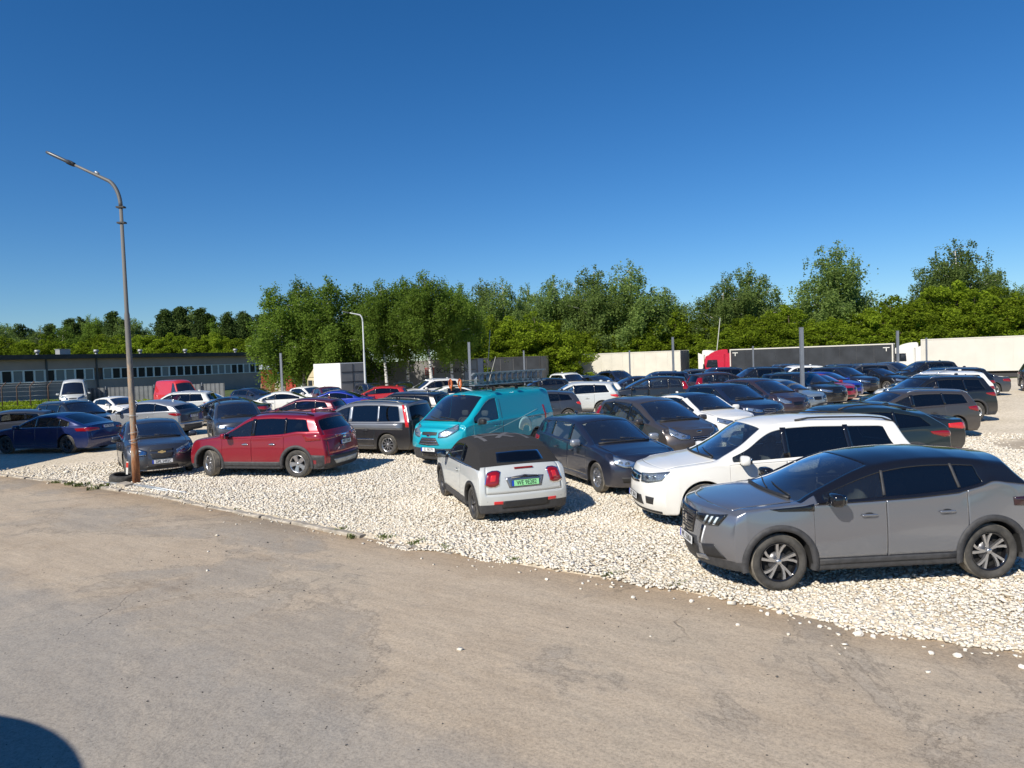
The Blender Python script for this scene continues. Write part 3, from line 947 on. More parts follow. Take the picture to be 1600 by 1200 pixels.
def base_hatch(L=4.3, W=1.78, H=1.48, wb=2.62, fo=0.86, r=0.32, **k):
    S = base_suv(L, W, H, wb, fo, r)
    xF, xR = wb / 2 + fo, -(wb / 2 + S['ro'])
    S.update(zs=0.19, clad=False, flares=None, tw=0.2, z1=0.32,
        XF=[(0.17, xF - 0.1), (0.3, xF - 0.02), (0.45, xF), (0.6, xF - 0.02), (0.72, xF - 0.07), (0.82, xF - 0.14), (0.9, xF - 0.22)],
        T=[(xF, 0.74), (xF - 0.14, 0.79), (xF - 0.3, 0.85), (xF - 0.6, 0.915), (wb / 2 - 0.32, 0.99), (wb / 2 - 0.6, 1.13), (wb / 2 - 0.85, 1.255), (wb / 2 - 1.1, H - 0.12), (wb / 2 - 1.3, H - 0.045), (wb / 2 - 1.55, H - 0.01), (-0.4, H), (-0.9, H - 0.02), (xR + 0.75, H - 0.07), (xR + 0.33, H - 0.12), (xR, H - 0.13)],
        B=[(xF, 0.69), (xF - 0.5, 0.82), (wb / 2 - 0.2, 0.91), (0.2, 0.935), (-1.0, 0.98), (xR, 1.02)],
        XR=[(0.17, xR + 0.12), (0.3, xR + 0.01), (0.5, xR), (0.7, xR + 0.03), (0.85, xR + 0.07), (1.0, xR + 0.13), (1.2, xR + 0.26), (H - 0.12, xR + 0.42)],
        cowl=wb / 2 - 0.34, header=wb / 2 - 1.18, hz=0.78,
        head=([(18, 0.70), (30, 0.745), (48, 0.80)], [(18, 0.60), (30, 0.59), (48, 0.68)]),
        tail=([(36, 0.9), (46, 0.95), (60, 0.92)], [(36, 0.80), (46, 0.77), (58, 0.85)]),
        grille=([(-15, 0.72), (0, 0.73), (15, 0.72)], [(-12, 0.58), (0, 0.57), (12, 0.58)], M_GBLACK, 3),
        panels=[('bumper_intake', 'fc', [(-18, 0.38), (18, 0.38)], [(-24, 0.25), (24, 0.25)], M_BLACK)],
        bulbs=[(34, 0.68, 0.045)], headz=1.12, VP=[(0.0, 0.94), (0.25, 0.975), (0.4, 0.995), (0.52, 1.0), (0.7, 0.99), (0.82, 0.975), (0.95, 0.96)])
    S.update(k); return S

def base_wagon(**k):
    S = base_hatch(L=4.53, W=1.76, H=1.49, wb=2.70, fo=0.9, r=0.315)
    wb = 2.7; xF, xR = wb / 2 + 0.9, -(wb / 2 + S['ro']); H = 1.49
    S['T'] = [q for q in S['T'] if q[0] > -0.5] + [(-1.0, H - 0.01), (xR + 0.7, H - 0.04), (xR + 0.3, H - 0.08), (xR, H - 0.09)]
    S['XR'] = S['XR'][:-2] + [(1.2, xR + 0.22), (H - 0.09, xR + 0.36)]
    S['wins'] = [wb / 2 - 0.5, -0.02, -wb / 2 + 0.3, xR + 0.32]
    S.update(k); return S

def base_sedan(L=4.6, W=1.8, H=1.46, wb=2.69, fo=0.9, r=0.325, deck=0.98, **k):
    S = base_hatch(L, W, H, wb, fo, r)
    xF, xR = wb / 2 + fo, -(wb / 2 + S['ro'])
    S['T'] = [q for q in S['T'] if q[0] > -0.3] + [(-0.35, H), (-0.7, H - 0.03), (-0.95, H - 0.085), (-1.25, H - 0.2), (-1.5, H - 0.315), (-1.72, deck + 0.05), (-1.95, deck + 0.01), (xR + 0.12, deck), (xR, deck - 0.02)]
    S['XR'] = [(0.17, xR + 0.14), (0.3, xR + 0.02), (0.5, xR), (0.7, xR + 0.02), (0.85, xR + 0.05), (deck, xR + 0.1)]
    S['B'] = [(xF, 0.69), (xF - 0.5, 0.82), (wb / 2 - 0.2, 0.91), (0.2, 0.935), (-1.0, 0.95), (-1.6, 0.955), (xR, 0.93)]
    S.update(rear_top=[-0.95, -1.72], wins=[wb / 2 - 0.5, -0.03, -1.05, -1.38], pillars=[(-0.03, 0.1, 0), (-1.05, 0.05, 0.02)],
             tail=([(22, 0.86), (40, 0.88), (58, 0.86)], [(22, 0.74), (40, 0.70), (58, 0.76)]), upR=S['ro'] - S['Ra'] - 0.02, aerial=0)
    S.update(k); return S

def base_van(L=4.97, W=1.99, H=1.98, wb=2.93, fo=0.92, r=0.335, **k):
    S = base_suv(L, W, H, wb, fo, r)
    xF, xR = wb / 2 + fo, -(wb / 2 + S['ro'])
    S.update(zs=0.2, clad=True, z1=0.54, tumble=0.2, pil=0.1, drop=0.09, bow=0.16, cF=0.34, cR=0.07, upR=0.6,
        XF=[(0.15, xF - 0.12), (0.3, xF - 0.01), (0.5, xF), (0.7, xF - 0.02), (0.85, xF - 0.06), (0.98, xF - 0.14), (1.08, xF - 0.26)],
        T=[(xF, 0.95), (xF - 0.14, 0.99), (xF - 0.3, 1.06), (xF - 0.62, 1.20), (xF - 0.9, 1.4), (xF - 1.2, 1.62), (xF - 1.5, H - 0.14), (xF - 1.72, H - 0.05), (xF - 2.0, H - 0.015), (0, H), (-1.5, H), (xR + 0.3, H - 0.02), (xR, H - 0.03)],
        B=[(xF, 0.88), (xF - 0.4, 1.0), (xF - 0.7, 1.09), (0.2, 1.12), (-1.0, 1.14), (xR, 1.14)],
        XR=[(0.2, xR + 0.05), (0.4, xR), (1.1, xR + 0.02), (H, xR + 0.12)],
        cowl=xF - 0.66, header=xF - 1.64, doors=[xF - 0.86, 0.33, 0.30], wins=[xF - 0.92, 0.36], pillars=[], blind=True, hz=0.98, hx=0.1,
        head=([(20, 0.92), (34, 1.02), (55, 1.14)], [(20, 0.79), (34, 0.81), (54, 1.0)]), bulbs=[(33, 0.90, 0.06)],
        tail=([(54.5, 1.4), (58.5, 1.4)], [(54.5, 0.95), (58.5, 0.95)]),
        grille=([(-15, 0.79), (0, 0.80), (15, 0.79)], [(-22, 0.60), (0, 0.58), (22, 0.60)], M_BLACK, 3),
        panels=[('upper_grille', 'fc', [(-17, 0.94), (0, 0.95), (17, 0.94)], [(-16, 0.86), (0, 0.85), (16, 0.86)], M_BLACK), ('bumper_intake', 'fc', [(-17, 0.38), (17, 0.38)], [(-17, 0.27), (17, 0.27)], M_GBLACK)],
        flares=None, headz=1.3, mirror=(xF - 1.06, 1.1), aerial=0, rim='steel', VP=[(0.0, 0.96), (0.3, 0.985), (0.5, 1.0), (1.0, 0.995), (1.2, 0.985)])
    S.update(k); return S

# --- the grey crossover in the right foreground
wb = 2.605; xF = wb / 2 + 0.87; xR = -(wb / 2 + 0.825)
S_CROSS = base_suv(4.30, 1.77, 1.55, wb, 0.87, 0.342, paint=P_GREY, cabin_dark=True, roofmat=M_GBLACK, mirmat=M_GBLACK,
    T=[(xF, 0.93), (xF - 0.08, 0.95), (xF - 0.3, 0.995), (xF - 0.6, 1.025), (1.02, 1.07), (0.75, 1.20), (0.5, 1.325), (0.25, 1.43), (0.0, 1.495), (-0.3, 1.535), (-0.6, 1.55), (-1.0, 1.54), (-1.4, 1.505), (-1.72, 1.455), (xR, 1.44)],
    XR=[(0.2, xR + 0.14), (0.35, xR + 0.02), (0.55, xR), (0.75, xR + 0.03), (0.93, xR + 0.04), (1.0, xR + 0.08), (1.12, xR + 0.14), (1.28, xR + 0.30), (1.44, xR + 0.42)],
    XF=[(0.2, xF - 0.1), (0.32, xF - 0.03), (0.5, xF), (0.68, xF - 0.01), (0.85, xF - 0.03), (0.92, xF - 0.06), (0.97, xF - 0.14)],
    B=[(xF, 0.88), (xF - 0.5, 0.96), (1.1, 1.02), (0.3, 1.035), (-0.4, 1.055), (-0.9, 1.09), (-1.25, 1.16), (-1.5, 1.21), (xR, 1.12)],
    cowl=1.02, header=0.05, doors=[0.90, 0.02, -1.0], wins=[0.84, 0.02, -0.93, -1.30], pillars=[(0.0, 0.03, -0.02), (-0.93, 0.03, 0.05)], pilmat=M_CLAD,
    head=([(17, 0.865), (30, 0.885), (47, 0.915)], [(17, 0.79), (30, 0.755), (40, 0.77)]), hlmat=M_GBLACK, bulbs=[],
    head_extra=[([(a - 0.4, 0.868), (a + 1.6, 0.872)], [(a - 3.6, 0.772), (a - 1.8, 0.772)], M_LAMPW) for a in (30, 34.5, 39)],
    tail=([(20, 0.98), (45, 1.0), (66, 1.0)], [(20, 0.88), (45, 0.87), (66, 0.90)]), tlmat=M_SMOKE, rim='star', rimr=0.238,
    grille=([(-17, 0.885), (0, 0.90), (17, 0.885)], [(-13, 0.60), (0, 0.575), (13, 0.60)], M_GBLACK, 0),
    panels=[('bumper_intake', 'fc', [(-19, 0.47), (0, 0.465), (19, 0.47)], [(-19, 0.315), (0, 0.305), (19, 0.315)], M_BLACK),
            ('tail_light_band', 'rc', [(-24, 0.98), (24, 0.98)], [(-24, 0.88), (24, 0.88)], M_GBLACK),
            ('rear_bumper_trim', 'rc', [(-50, 0.52), (50, 0.52)], [(-50, 0.26), (50, 0.26)], M_CLAD)],
    sides=[('daytime_light', 'fc', [(27.5, 0.735), (28.8, 0.735)], [(23.0, 0.51), (24.2, 0.51)], M_LAMPW), ('daytime_light_surround', 'fc', [(24.5, 0.74), (27.2, 0.745)], [(21.0, 0.50), (22.6, 0.505)], M_GBLACK),
           ('side_intake', 'fc', [(24, 0.50), (36, 0.54)], [(26, 0.36), (46, 0.38)], M_BLACK),
           ('bumper_blade', 'fc', [(14, 0.335), (27, 0.375)], [(14, 0.285), (30, 0.31)], P_GREY),
           ('wing_trim', 'side', [(1.42, 0.985), (1.0, 1.01), (0.88, 1.03)], [(1.30, 0.955), (0.88, 0.945)], M_GBLACK),
           ('door_lower_trim', 'side', [(0.84, 0.37), (-0.86, 0.37)], [(0.84, 0.30), (-0.86, 0.30)], M_CLAD)],
    flares=(0.065, M_CLAD), hz=0.87, hx=0.26, aerial=0, finmat=M_GBLACK, cF=0.32, cR=0.16, lip=0.02, name='parked_car')

# --- white seven-seat SUV behind it
S_DODGE = base_suv(4.89, 1.88, 1.72, 2.89, 0.96, 0.365, paint=P_WHITE, clad=False, flares=None, rim='five', seat=M_SEAT,
    wins=[2.89 / 2 - 0.5, 0.02, -1.08, -2.05], pillars=[(0.02, 0.1, 0), (-1.08, 0.09, 0.03)], doors=[1.02, 0.02, -1.0],
    head=([(17, 0.86), (30, 0.88), (52, 0.93)], [(19, 0.72), (30, 0.72), (46, 0.79)]), bulbs=[(28, 0.80, 0.055), (37, 0.82, 0.045)],
    grille=([(-16, 0.85), (0, 0.86), (16, 0.85)], [(-15, 0.70), (0, 0.68), (15, 0.70)], M_GBLACK, 2),
    sides=[('fog_lamp_recess', 'fc', [(27, 0.50), (38, 0.50)], [(27, 0.38), (36, 0.38)], M_BLACK)],
    panels=[('bumper_intake', 'fc', [(-20, 0.5), (20, 0.5)], [(-22, 0.34), (22, 0.34)], M_BLACK), ('front_lip', 'fc', [(-45, 0.275), (45, 0.275)], [(-45, 0.235), (45, 0.235)], M_BLACK)],
    rails=(-0.25, -2.0, M_BLACK), raily=0.6, aerial=0, tint_from=1)
# --- dark red SUV, seen from the rear left
S_RAV = base_suv(4.60, 1.855, 1.685, 2.69, 0.925, 0.362, paint=P_RED, roof_dark=False, rim='five_wide', rimr=0.235,
    B=[(2.27, 0.88), (1.8, 0.96), (1.15, 1.03), (0.2, 1.05), (-0.9, 1.10), (-1.35, 1.17), (-2.32, 1.17)],
    tail=([(19, 1.08), (45, 1.10), (72, 1.12)], [(19, 1.01), (45, 0.97), (66, 0.94)]), tlmat=M_RED, hmat=M_CHROME,
    panels=[('bumper_intake', 'fc', [(-20, 0.46), (20, 0.46)], [(-24, 0.30), (24, 0.30)], M_BLACK),
            ('rear_bumper_trim', 'rc', [(-62, 0.60), (-40, 0.58), (0, 0.56), (40, 0.58), (62, 0.60)], [(-62, 0.27), (62, 0.27)], M_CLAD), ('skid_plate', 'rear', [(-0.62, 0.46), (0.62, 0.46)], [(-0.5, 0.33), (0.5, 0.33)], M_STEEL),
            ('tailgate_garnish', 'rc', [(-19, 1.07), (19, 1.07)], [(-19, 1.03), (19, 1.03)], M_CHROME)],
    flares=(0.075, M_CLAD), sides=[('door_lower_trim', 'side', [(0.9, 0.42), (-0.9, 0.42)], [(0.9, 0.30), (-0.9, 0.30)], M_CLAD)], rails=(0.2, -1.7, M_GBLACK), aerial=-1.35, mirmat=P_RED)
# --- small pale convertible
wb = 2.495; xF = wb / 2 + 0.78; xR = -(wb / 2 + 0.59)
S_MINI = base_hatch(3.865, 1.727, 1.415, wb, 0.78, 0.305, paint=P_SWHITE, cabin_dark=True, roofmat=M_SOFT, name='parked_car',
    T=[(xF, 0.80), (xF - 0.14, 0.85), (xF - 0.3, 0.89), (xF - 0.55, 0.93), (0.93, 0.99), (0.75, 1.10), (0.5, 1.26), (0.32, 1.355), (0.1, 1.40), (-0.3, 1.415), (-0.75, 1.395), (-1.05, 1.35), (-1.22, 1.29), (xR, 1.28)],
    B=[(xF, 0.74), (xF - 0.5, 0.87), (0.9, 0.925), (0.2, 0.93), (-1.0, 0.94), (xR, 0.95)],
    XR=[(0.17, xR + 0.05), (0.3, xR + 0.01), (0.5, xR), (0.7, xR + 0.03), (0.85, xR + 0.07), (0.93, xR + 0.10), (0.965, xR + 0.17), (1.1, xR + 0.34), (1.28, xR + 0.58)],
    cowl=0.93, header=0.3, doors=[0.80, -0.42], wins=[0.76, -0.35, -0.62], winon=[1, 1], pillars=[(-0.35, 0.05, 0)], upR=1.0, rim='dark', rimr=0.215, tumble=0.30, shoulder=0.03,
    tail=([(37, 0.885), (41, 0.915), (46, 0.915), (50.5, 0.885)], [(37, 0.69), (41, 0.655), (46, 0.655), (50.5, 0.69)]), soft_back=True, tlmat=M_RED, lamp_ring=True, cR=0.10, aerial=0, clad=True, z1=0.34, tw=0.205,
    panels=[('rear_bumper_trim', 'rc', [(-34, 0.40), (34, 0.40)], [(-34, 0.27), (34, 0.27)], M_BLACK), ('bumper_intake', 'fc', [(-18, 0.38), (18, 0.38)], [(-24, 0.25), (24, 0.25)], M_BLACK),
            ('back_window', 'rear', [(-0.40, 1.20), (0, 1.215), (0.40, 1.20)], [(-0.44, 1.045), (0, 1.035), (0.44, 1.045)], M_TINT),
            ('boot_recess', 'rear', [(-0.36, 0.80), (0, 0.835), (0.36, 0.80)], [(-0.30, 0.62), (0.30, 0.62)], P_GREY)],
    sides=[('rear_reflector', 'rear', [(0.42, 0.40), (0.58, 0.40)], [(0.42, 0.345), (0.58, 0.345)], M_REDB), ('belt_strip', 'side', [(0.9, 0.935), (-1.2, 0.955)], [(0.9, 0.925), (-1.2, 0.945)], M_CHROME)],
    flares=(0.05, M_BLACK), mirmat=M_GBLACK, tint_from=1, hx=0.25)
S_MINI['doors'] = [0.80, -0.42]
# --- dark estate, its nose towards us
S_ESTATE = base_wagon(paint=P_NAVY, tint_from=9, bgm=M_GLASS, rim='seven', seat=M_SEAT, bulbs=[(31, 0.67, 0.05), (39, 0.69, 0.045)], rails=None, hmat=P_NAVY, mirmat=P_SILVER,
    head=([(20, 0.70), (32, 0.76), (50, 0.82)], [(20, 0.60), (34, 0.585), (45, 0.65)]), grille=([(-16, 0.665), (0, 0.67), (16, 0.665)], [(-14, 0.55), (0, 0.54), (14, 0.55)], M_GBLACK, 1),
    sides=[('fog_lamp_recess', 'fc', [(25, 0.40), (38, 0.40)], [(25, 0.29), (36, 0.29)], M_BLACK)])
S_ESTATE2 = base_wagon(paint=P_BROWN, rim='five', rails=(0.0, -1.9, M_CHROME), lev=1)
# --- people carrier (brown) and the long two-tone one
S_MPV = base_hatch(4.5, 1.84, 1.66, 2.70, 0.9, 0.33, tint_from=9, paint=P_BROWN, rim='five', headz=1.2,
    T=[(2.25, 0.82), (2.1, 0.87), (1.9, 0.94), (1.6, 1.01), (1.22, 1.09), (0.95, 1.23), (0.65, 1.38), (0.4, 1.49), (0.15, 1.575), (-0.1, 1.63), (-0.5, 1.66), (-1.0, 1.65), (-1.6, 1.60), (-1.9, 1.55), (-2.25, 1.54)],
    B=[(2.25, 0.76), (1.7, 0.90), (1.15, 0.99), (0.2, 1.0), (-1.0, 1.05), (-2.25, 1.08)], cowl=1.22, header=0.22, wins=[1.08, -0.02, -1.05, -1.9], doors=[0.95, -0.02, -1.0],
    XR=[(0.17, -2.13), (0.3, -2.24), (0.5, -2.25), (0.8, -2.21), (1.05, -2.13), (1.3, -2.0), (1.55, -1.86)],
    head=([(19, 0.76), (32, 0.83), (54, 0.95)], [(19, 0.66), (34, 0.65), (50, 0.80)]), bulbs=[(29, 0.735, 0.05), (39, 0.78, 0.05)], tail=([(40, 1.35), (58, 1.35)], [(36, 0.92), (60, 0.95)]))
S_MINIVAN = base_hatch(4.78, 1.87, 1.72, 2.85, 0.95, 0.335, paint=P_CHAR, cabin_dark=True, roofmat=P_MSILVER, topmat=P_DBLUE, rim='ten', headz=1.2,
    T=[(2.375, 0.82), (2.2, 0.88), (1.95, 0.96), (1.65, 1.04), (1.35, 1.12), (1.0, 1.30), (0.7, 1.45), (0.45, 1.57), (0.2, 1.655), (-0.1, 1.70), (-0.6, 1.72), (-1.2, 1.71), (-1.9, 1.67), (-2.05, 1.66), (-2.4, 1.65)],
    B=[(2.375, 0.76), (1.7, 0.92), (1.25, 1.0), (0.2, 1.02), (-1.0, 1.02), (-2.4, 1.04)], cowl=1.35, header=0.25, wins=[1.2, 0.12, -0.98, -2.0], doors=[1.05, 0.12, -0.98],
    XR=[(0.17, -2.3), (0.3, -2.4), (0.6, -2.405), (1.0, -2.37), (1.3, -2.28), (1.65, -2.13)], pil=0.09, tumble=0.28, pilmat=P_SILVER,
    tail=([(46.5, 1.56), (50.5, 1.56)], [(43.5, 0.88), (48, 0.88)]), tlmat=M_REDB,
    panels=[('bumper_intake', 'fc', [(-18, 0.38), (18, 0.38)], [(-24, 0.25), (24, 0.25)], M_BLACK)],
    sides=[('belt_panel', 'side', [(1.5, 1.0), (-2.0, 1.01)], [(1.5, 0.84), (-2.0, 0.80)], P_MSILVER), ('side_strip', 'side', [(1.02, 0.52), (-0.95, 0.52)], [(1.02, 0.49), (-0.95, 0.49)], M_CHROME)],
    rails=(0.1, -1.9, P_SILVER), raily=0.62)
# --- saloon nose-on beside the lamp post; and others
S_SEDAN = base_sedan(4.6, 1.79, 1.475, 2.685, 0.92, 0.325, tint_from=9, bgm=M_GLASS, paint=P_GUN, rim='five', bulbs=[(33, 0.70, 0.05)],
    head=([(22, 0.73), (34, 0.80), (52, 0.86)], [(22, 0.62), (36, 0.60), (48, 0.72)]),
    T=[(2.262, 0.82), (2.12, 0.87), (1.96, 0.91), (1.66, 0.95), (1.02, 1.01), (0.74, 1.14), (0.49, 1.265), (0.24, 1.355), (0.04, 1.43), (-0.2, 1.465), (-0.5, 1.475), (-0.8, 1.44), (-1.05, 1.375), (-1.25, 1.27), (-1.5, 1.16), (-1.72, 1.05), (-1.95, 1.02), (-2.2, 1.0), (-2.34, 0.98)],
    B=[(2.262, 0.76), (1.7, 0.87), (1.15, 0.93), (0.2, 0.945), (-1.0, 0.96), (-2.34, 0.95)],
    grille=([(-17, 0.665), (0, 0.655), (17, 0.665)], [(-14, 0.53), (0, 0.515), (14, 0.53)], M_BLACK, 0),
    panels=[('upper_grille', 'fc', [(-18, 0.765), (0, 0.76), (18, 0.765)], [(-17, 0.72), (0, 0.71), (17, 0.72)], M_BLACK), ('bumper_intake', 'fc', [(-22, 0.33), (22, 0.33)], [(-25, 0.24), (25, 0.24)], M_BLACK), ('front_lip', 'fc', [(-35, 0.225), (35, 0.225)], [(-35, 0.20), (35, 0.20)], M_CHROME)])
S_LIFT = base_sedan(4.75, 1.83, 1.47, 2.74, 0.93, 0.335, deck=1.04, tint_from=9, paint=P_BLUE, rim='dark',
    T=[(2.3, 0.76), (2.16, 0.81), (2.0, 0.86), (1.7, 0.92), (1.03, 0.995), (0.77, 1.13), (0.52, 1.255), (0.27, 1.35), (0.07, 1.425), (-0.2, 1.46), (-0.45, 1.47), (-0.8, 1.45), (-1.1, 1.39), (-1.45, 1.28), (-1.8, 1.15), (-2.05, 1.07), (-2.25, 1.04), (-2.45, 1.02)],
    rear_top=[-1.05, -2.05], wins=[0.87, -0.03, -1.0, -1.45], tail=([(20, 0.90), (40, 0.93), (62, 0.90)], [(20, 0.83), (40, 0.79), (58, 0.80)]),
    sides=[('window_strip', 'side', [(0.75, 0.955), (-1.5, 0.985)], [(0.75, 0.945), (-1.5, 0.972)], M_CHROME)])
S_SEDAN2 = base_sedan(4.7, 1.82, 1.44, 2.8, 0.85, 0.33, paint=P_WHITE, rim='five', lev=1)
S_HATCH = base_hatch(4.25, 1.79, 1.47, 2.6, 0.86, 0.315, paint=P_WHITE, lev=1)
S_HATCHD = base_hatch(4.25, 1.79, 1.50, 2.6, 0.86, 0.32, paint=P_WHITE, roof_dark=True, roofmat=P_DBLUE)
S_SUV = base_suv(4.5, 1.87, 1.66, 2.68, 0.9, 0.355, paint=P_GUN, rim='five')
S_SUVLO = base_suv(4.65, 1.88, 1.70, 2.75, 0.9, 0.36, paint=P_BLACK, rim='five', lev=1, rails=(0.1, -1.7, M_CHROME))
wb = 2.68; xR = -(wb / 2 + 1.0)
S_COUPESUV = base_suv(4.6, 1.87, 1.62, wb, 0.92, 0.36, paint=P_DTEAL, rim='star', rails=(0.1, -1.4, M_BLACK),
    T=[(2.26, 0.9), (2.15, 0.94), (1.96, 0.99), (1.66, 1.035), (1.06, 1.10), (0.79, 1.25), (0.54, 1.39), (0.29, 1.49), (0.09, 1.57), (-0.2, 1.61), (-0.6, 1.62), (-1.0, 1.59), (-1.4, 1.52), (-1.75, 1.44), (xR, 1.42)],
    XR=[(0.2, xR + 0.12), (0.35, xR + 0.01), (0.6, xR), (0.9, xR + 0.03), (1.06, xR + 0.02), (1.14, xR + 0.12), (1.3, xR + 0.36), (1.42, xR + 0.55)])
S_VAN = base_van(paint=P_TEAL, mirmat=M_BLACK, rim='steel', seat=M_SEAT)
S_HIVAN = base_van(5.6, 2.02, 2.5, 3.5, 0.95, 0.34, paint=P_VRED, lev=1, drop=0.1)
H = 2.5; xF = 3.5 / 2 + 0.95; xR = -(3.5 / 2 + 1.15)
S_HIVAN['T'] = [(xF, 1.0), (xF - 0.14, 1.05), (xF - 0.3, 1.12), (xF - 0.6, 1.24), (xF - 0.85, 1.5), (xF - 1.1, 1.8), (xF - 1.35, 2.1), (xF - 1.6, H - 0.12), (xF - 1.9, H - 0.02), (0, H), (-1.5, H), (xR + 0.3, H - 0.02), (xR, H - 0.03)]
S_HIVAN['B'] = [(xF, 0.93), (xF - 0.4, 1.05), (xF - 0.7, 1.15), (0.2, 1.2), (xR, 1.2)]
S_HIVAN['XR'] = [(0.2, xR + 0.05), (0.4, xR), (1.1, xR + 0.02), (H, xR + 0.12)]
S_HIVAN.update(cowl=xF - 0.62, header=xF - 1.45, doors=[xF - 0.84, 0.75, 0.7], wins=[xF - 0.9, 0.78], mirror=(xF - 1.05, 1.2))
# ------------------------------------------------------------------ ground
def noise_ramp(t, vec, scale, stops, detail=6, rough=0.55, dist=0.0):
    n = t.nodes.new('ShaderNodeTexNoise'); n.inputs['Scale'].default_value = scale; n.inputs['Detail'].default_value = detail
    n.inputs['Roughness'].default_value = rough; n.inputs['Distortion'].default_value = dist
    t.links.new(vec, n.inputs['Vector'])
    r = t.nodes.new('ShaderNodeValToRGB')
    e = r.color_ramp.elements
    while len(e) < len(stops): e.new(0.5)
    for q, (p, c) in enumerate(stops):
        e[q].position = p; e[q].color = (*c, 1) if len(c) == 3 else c
    t.links.new(n.outputs['Fac'], r.inputs[0])
    return r.outputs[0], n.outputs['Fac']
def mixc(t, fac, a, b, mode='MIX'):
    m = t.nodes.new('ShaderNodeMix'); m.data_type = 'RGBA'; m.blend_type = mode
    for i, v in ((0, fac), (6, a), (7, b)):
        if isinstance(v, (int, float)): m.inputs[i].default_value = v
        elif isinstance(v, tuple): m.inputs[i].default_value = (*v, 1)
        else: t.links.new(v, m.inputs[i])
    return m.outputs[2]
G0, G1 = (0, 0, 0), (1, 1, 1)
KD = Vector((0.8147, -0.5799, 0))            # direction of the kerb
KA = Vector((-15.3, 20.54, 0))               # a point on it
KANG = math.atan2(KD.y, KD.x)

def E0(s):
    """how far the kerb line lies back from the straight, along its length"""
    return np.interp(s, [-40, -6, 0, 5, 8, 12, 15, 17, 19, 21, 22, 23, 24, 25.5, 60], [0, 0, .08, .42, .46, .30, .12, .12, .12, .20, .10, -.02, .04, .22, .2])

# dusty asphalt
M_ROAD, t, b = new_mat('dusty_asphalt')
tc = t.nodes.new('ShaderNodeTexCoord')
mp = t.nodes.new('ShaderNodeMapping'); mp.inputs['Rotation'].default_value = (0, 0, -KANG)
t.links.new(tc.outputs['Object'], mp.inputs['Vector'])
V0 = mp.outputs[0]
st = t.nodes.new('ShaderNodeMapping'); st.inputs['Scale'].default_value = (0.10, 1.3, 1); t.links.new(V0, st.inputs['Vector'])
st2 = t.nodes.new('ShaderNodeMapping'); st2.inputs['Scale'].default_value = (0.35, 7.0, 1); t.links.new(V0, st2.inputs['Vector'])
base, _ = noise_ramp(t, V0, 0.55, [(0.32, (0.43, 0.35, 0.26)), (0.52, (0.475, 0.395, 0.30)), (0.72, (0.445, 0.38, 0.295))], 8, 0.6)
patch_, pf_ = noise_ramp(t, V0, 0.22, [(0.50, G0), (0.585, G1)], 9, 0.68, 0.6)
c1 = mixc(t, 0.0, base, (0.275, 0.262, 0.24))
m_ = t.nodes.new('ShaderNodeMath'); m_.operation = 'MULTIPLY'; m_.inputs[1].default_value = 0.5
t.links.new(patch_, m_.inputs[0])
t.links.new(m_.outputs[0], c1.node.inputs[0])
streak, _ = noise_ramp(t, st.outputs[0], 2.0, [(0.40, (0.80, 0.78, 0.75)), (0.62, (1.06, 1.04, 1.0))], 6, 0.6)
se = t.nodes.new('ShaderNodeValToRGB'); e = se.color_ramp.elements; e.new(0.5)
for q_, (p_, v_) in enumerate([(0.532, 1.0), (0.538, 0.55), (0.544, 1.0)]): e[q_].position = p_; e[q_].color = (v_, v_, v_, 1)
t.links.new(pf_, se.inputs[0])
c1 = mixc(t, 0.75, c1, se.outputs[0], 'MULTIPLY')
c2 = mixc(t, 0.28, c1, streak, 'MULTIPLY')
streak2, _ = noise_ramp(t, st2.outputs[0], 2.0, [(0.38, (0.88, 0.87, 0.86)), (0.6, (1.05, 1.05, 1.05))], 4, 0.6)
c2 = mixc(t, 0.45, c2, streak2, 'MULTIPLY')
stain, _ = noise_ramp(t, V0, 0.9, [(0.60, (1, 1, 1)), (0.72, (0.74, 0.66, 0.58))], 7, 0.62)
c2 = mixc(t, 0.4, c2, stain, 'MULTIPLY')
sv = t.nodes.new('ShaderNodeSeparateXYZ'); t.links.new(V0, sv.inputs[0])
bn = t.nodes.new('ShaderNodeTexNoise'); bn.inputs['Scale'].default_value = 1.1; bn.inputs['Detail'].default_value = 8; bn.inputs['Roughness'].default_value = 0.65; t.links.new(V0, bn.inputs['Vector'])
ba = t.nodes.new('ShaderNodeMath'); ba.operation = 'MULTIPLY_ADD'; ba.inputs[1].default_value = 1.5; t.links.new(bn.outputs['Fac'], ba.inputs[0]); t.links.new(sv.outputs['Y'], ba.inputs[2])
bm_ = t.nodes.new('ShaderNodeMapRange'); bm_.inputs['From Min'].default_value = 7.9; bm_.inputs['From Max'].default_value = 8.75; t.links.new(ba.outputs[0], bm_.inputs['Value'])
db = mixc(t, 0.0, (1, 1, 1), (0.82, 0.74, 0.64)); t.links.new(bm_.outputs[0], db.node.inputs[0])
c2 = mixc(t, 0.85, c2, db, 'MULTIPLY')
gb = t.nodes.new('ShaderNodeMapRange'); gb.inputs['From Min'].default_value = 4.9; gb.inputs['From Max'].default_value = 4.4; t.links.new(ba.outputs[0], gb.inputs['Value'])
gm = t.nodes.new('ShaderNodeMath'); gm.operation = 'MULTIPLY'; gm.inputs[1].default_value = 0.55; t.links.new(gb.outputs[0], gm.inputs[0])
c2 = mixc(t, 0.0, c2, (0.32, 0.30, 0.27)); t.links.new(gm.outputs[0], c2.node.inputs[0])
fine, fh = noise_ramp(t, V0, 42, [(0.32, (0.55, 0.54, 0.53)), (0.5, (1.0, 1.0, 1.0)), (0.68, (1.3, 1.28, 1.24))], 6, 0.8)
c3 = mixc(t, 0.8, c2, fine, 'MULTIPLY')
vo = t.nodes.new('ShaderNodeTexVoronoi'); vo.inputs['Scale'].default_value = 55; t.links.new(V0, vo.inputs['Vector'])
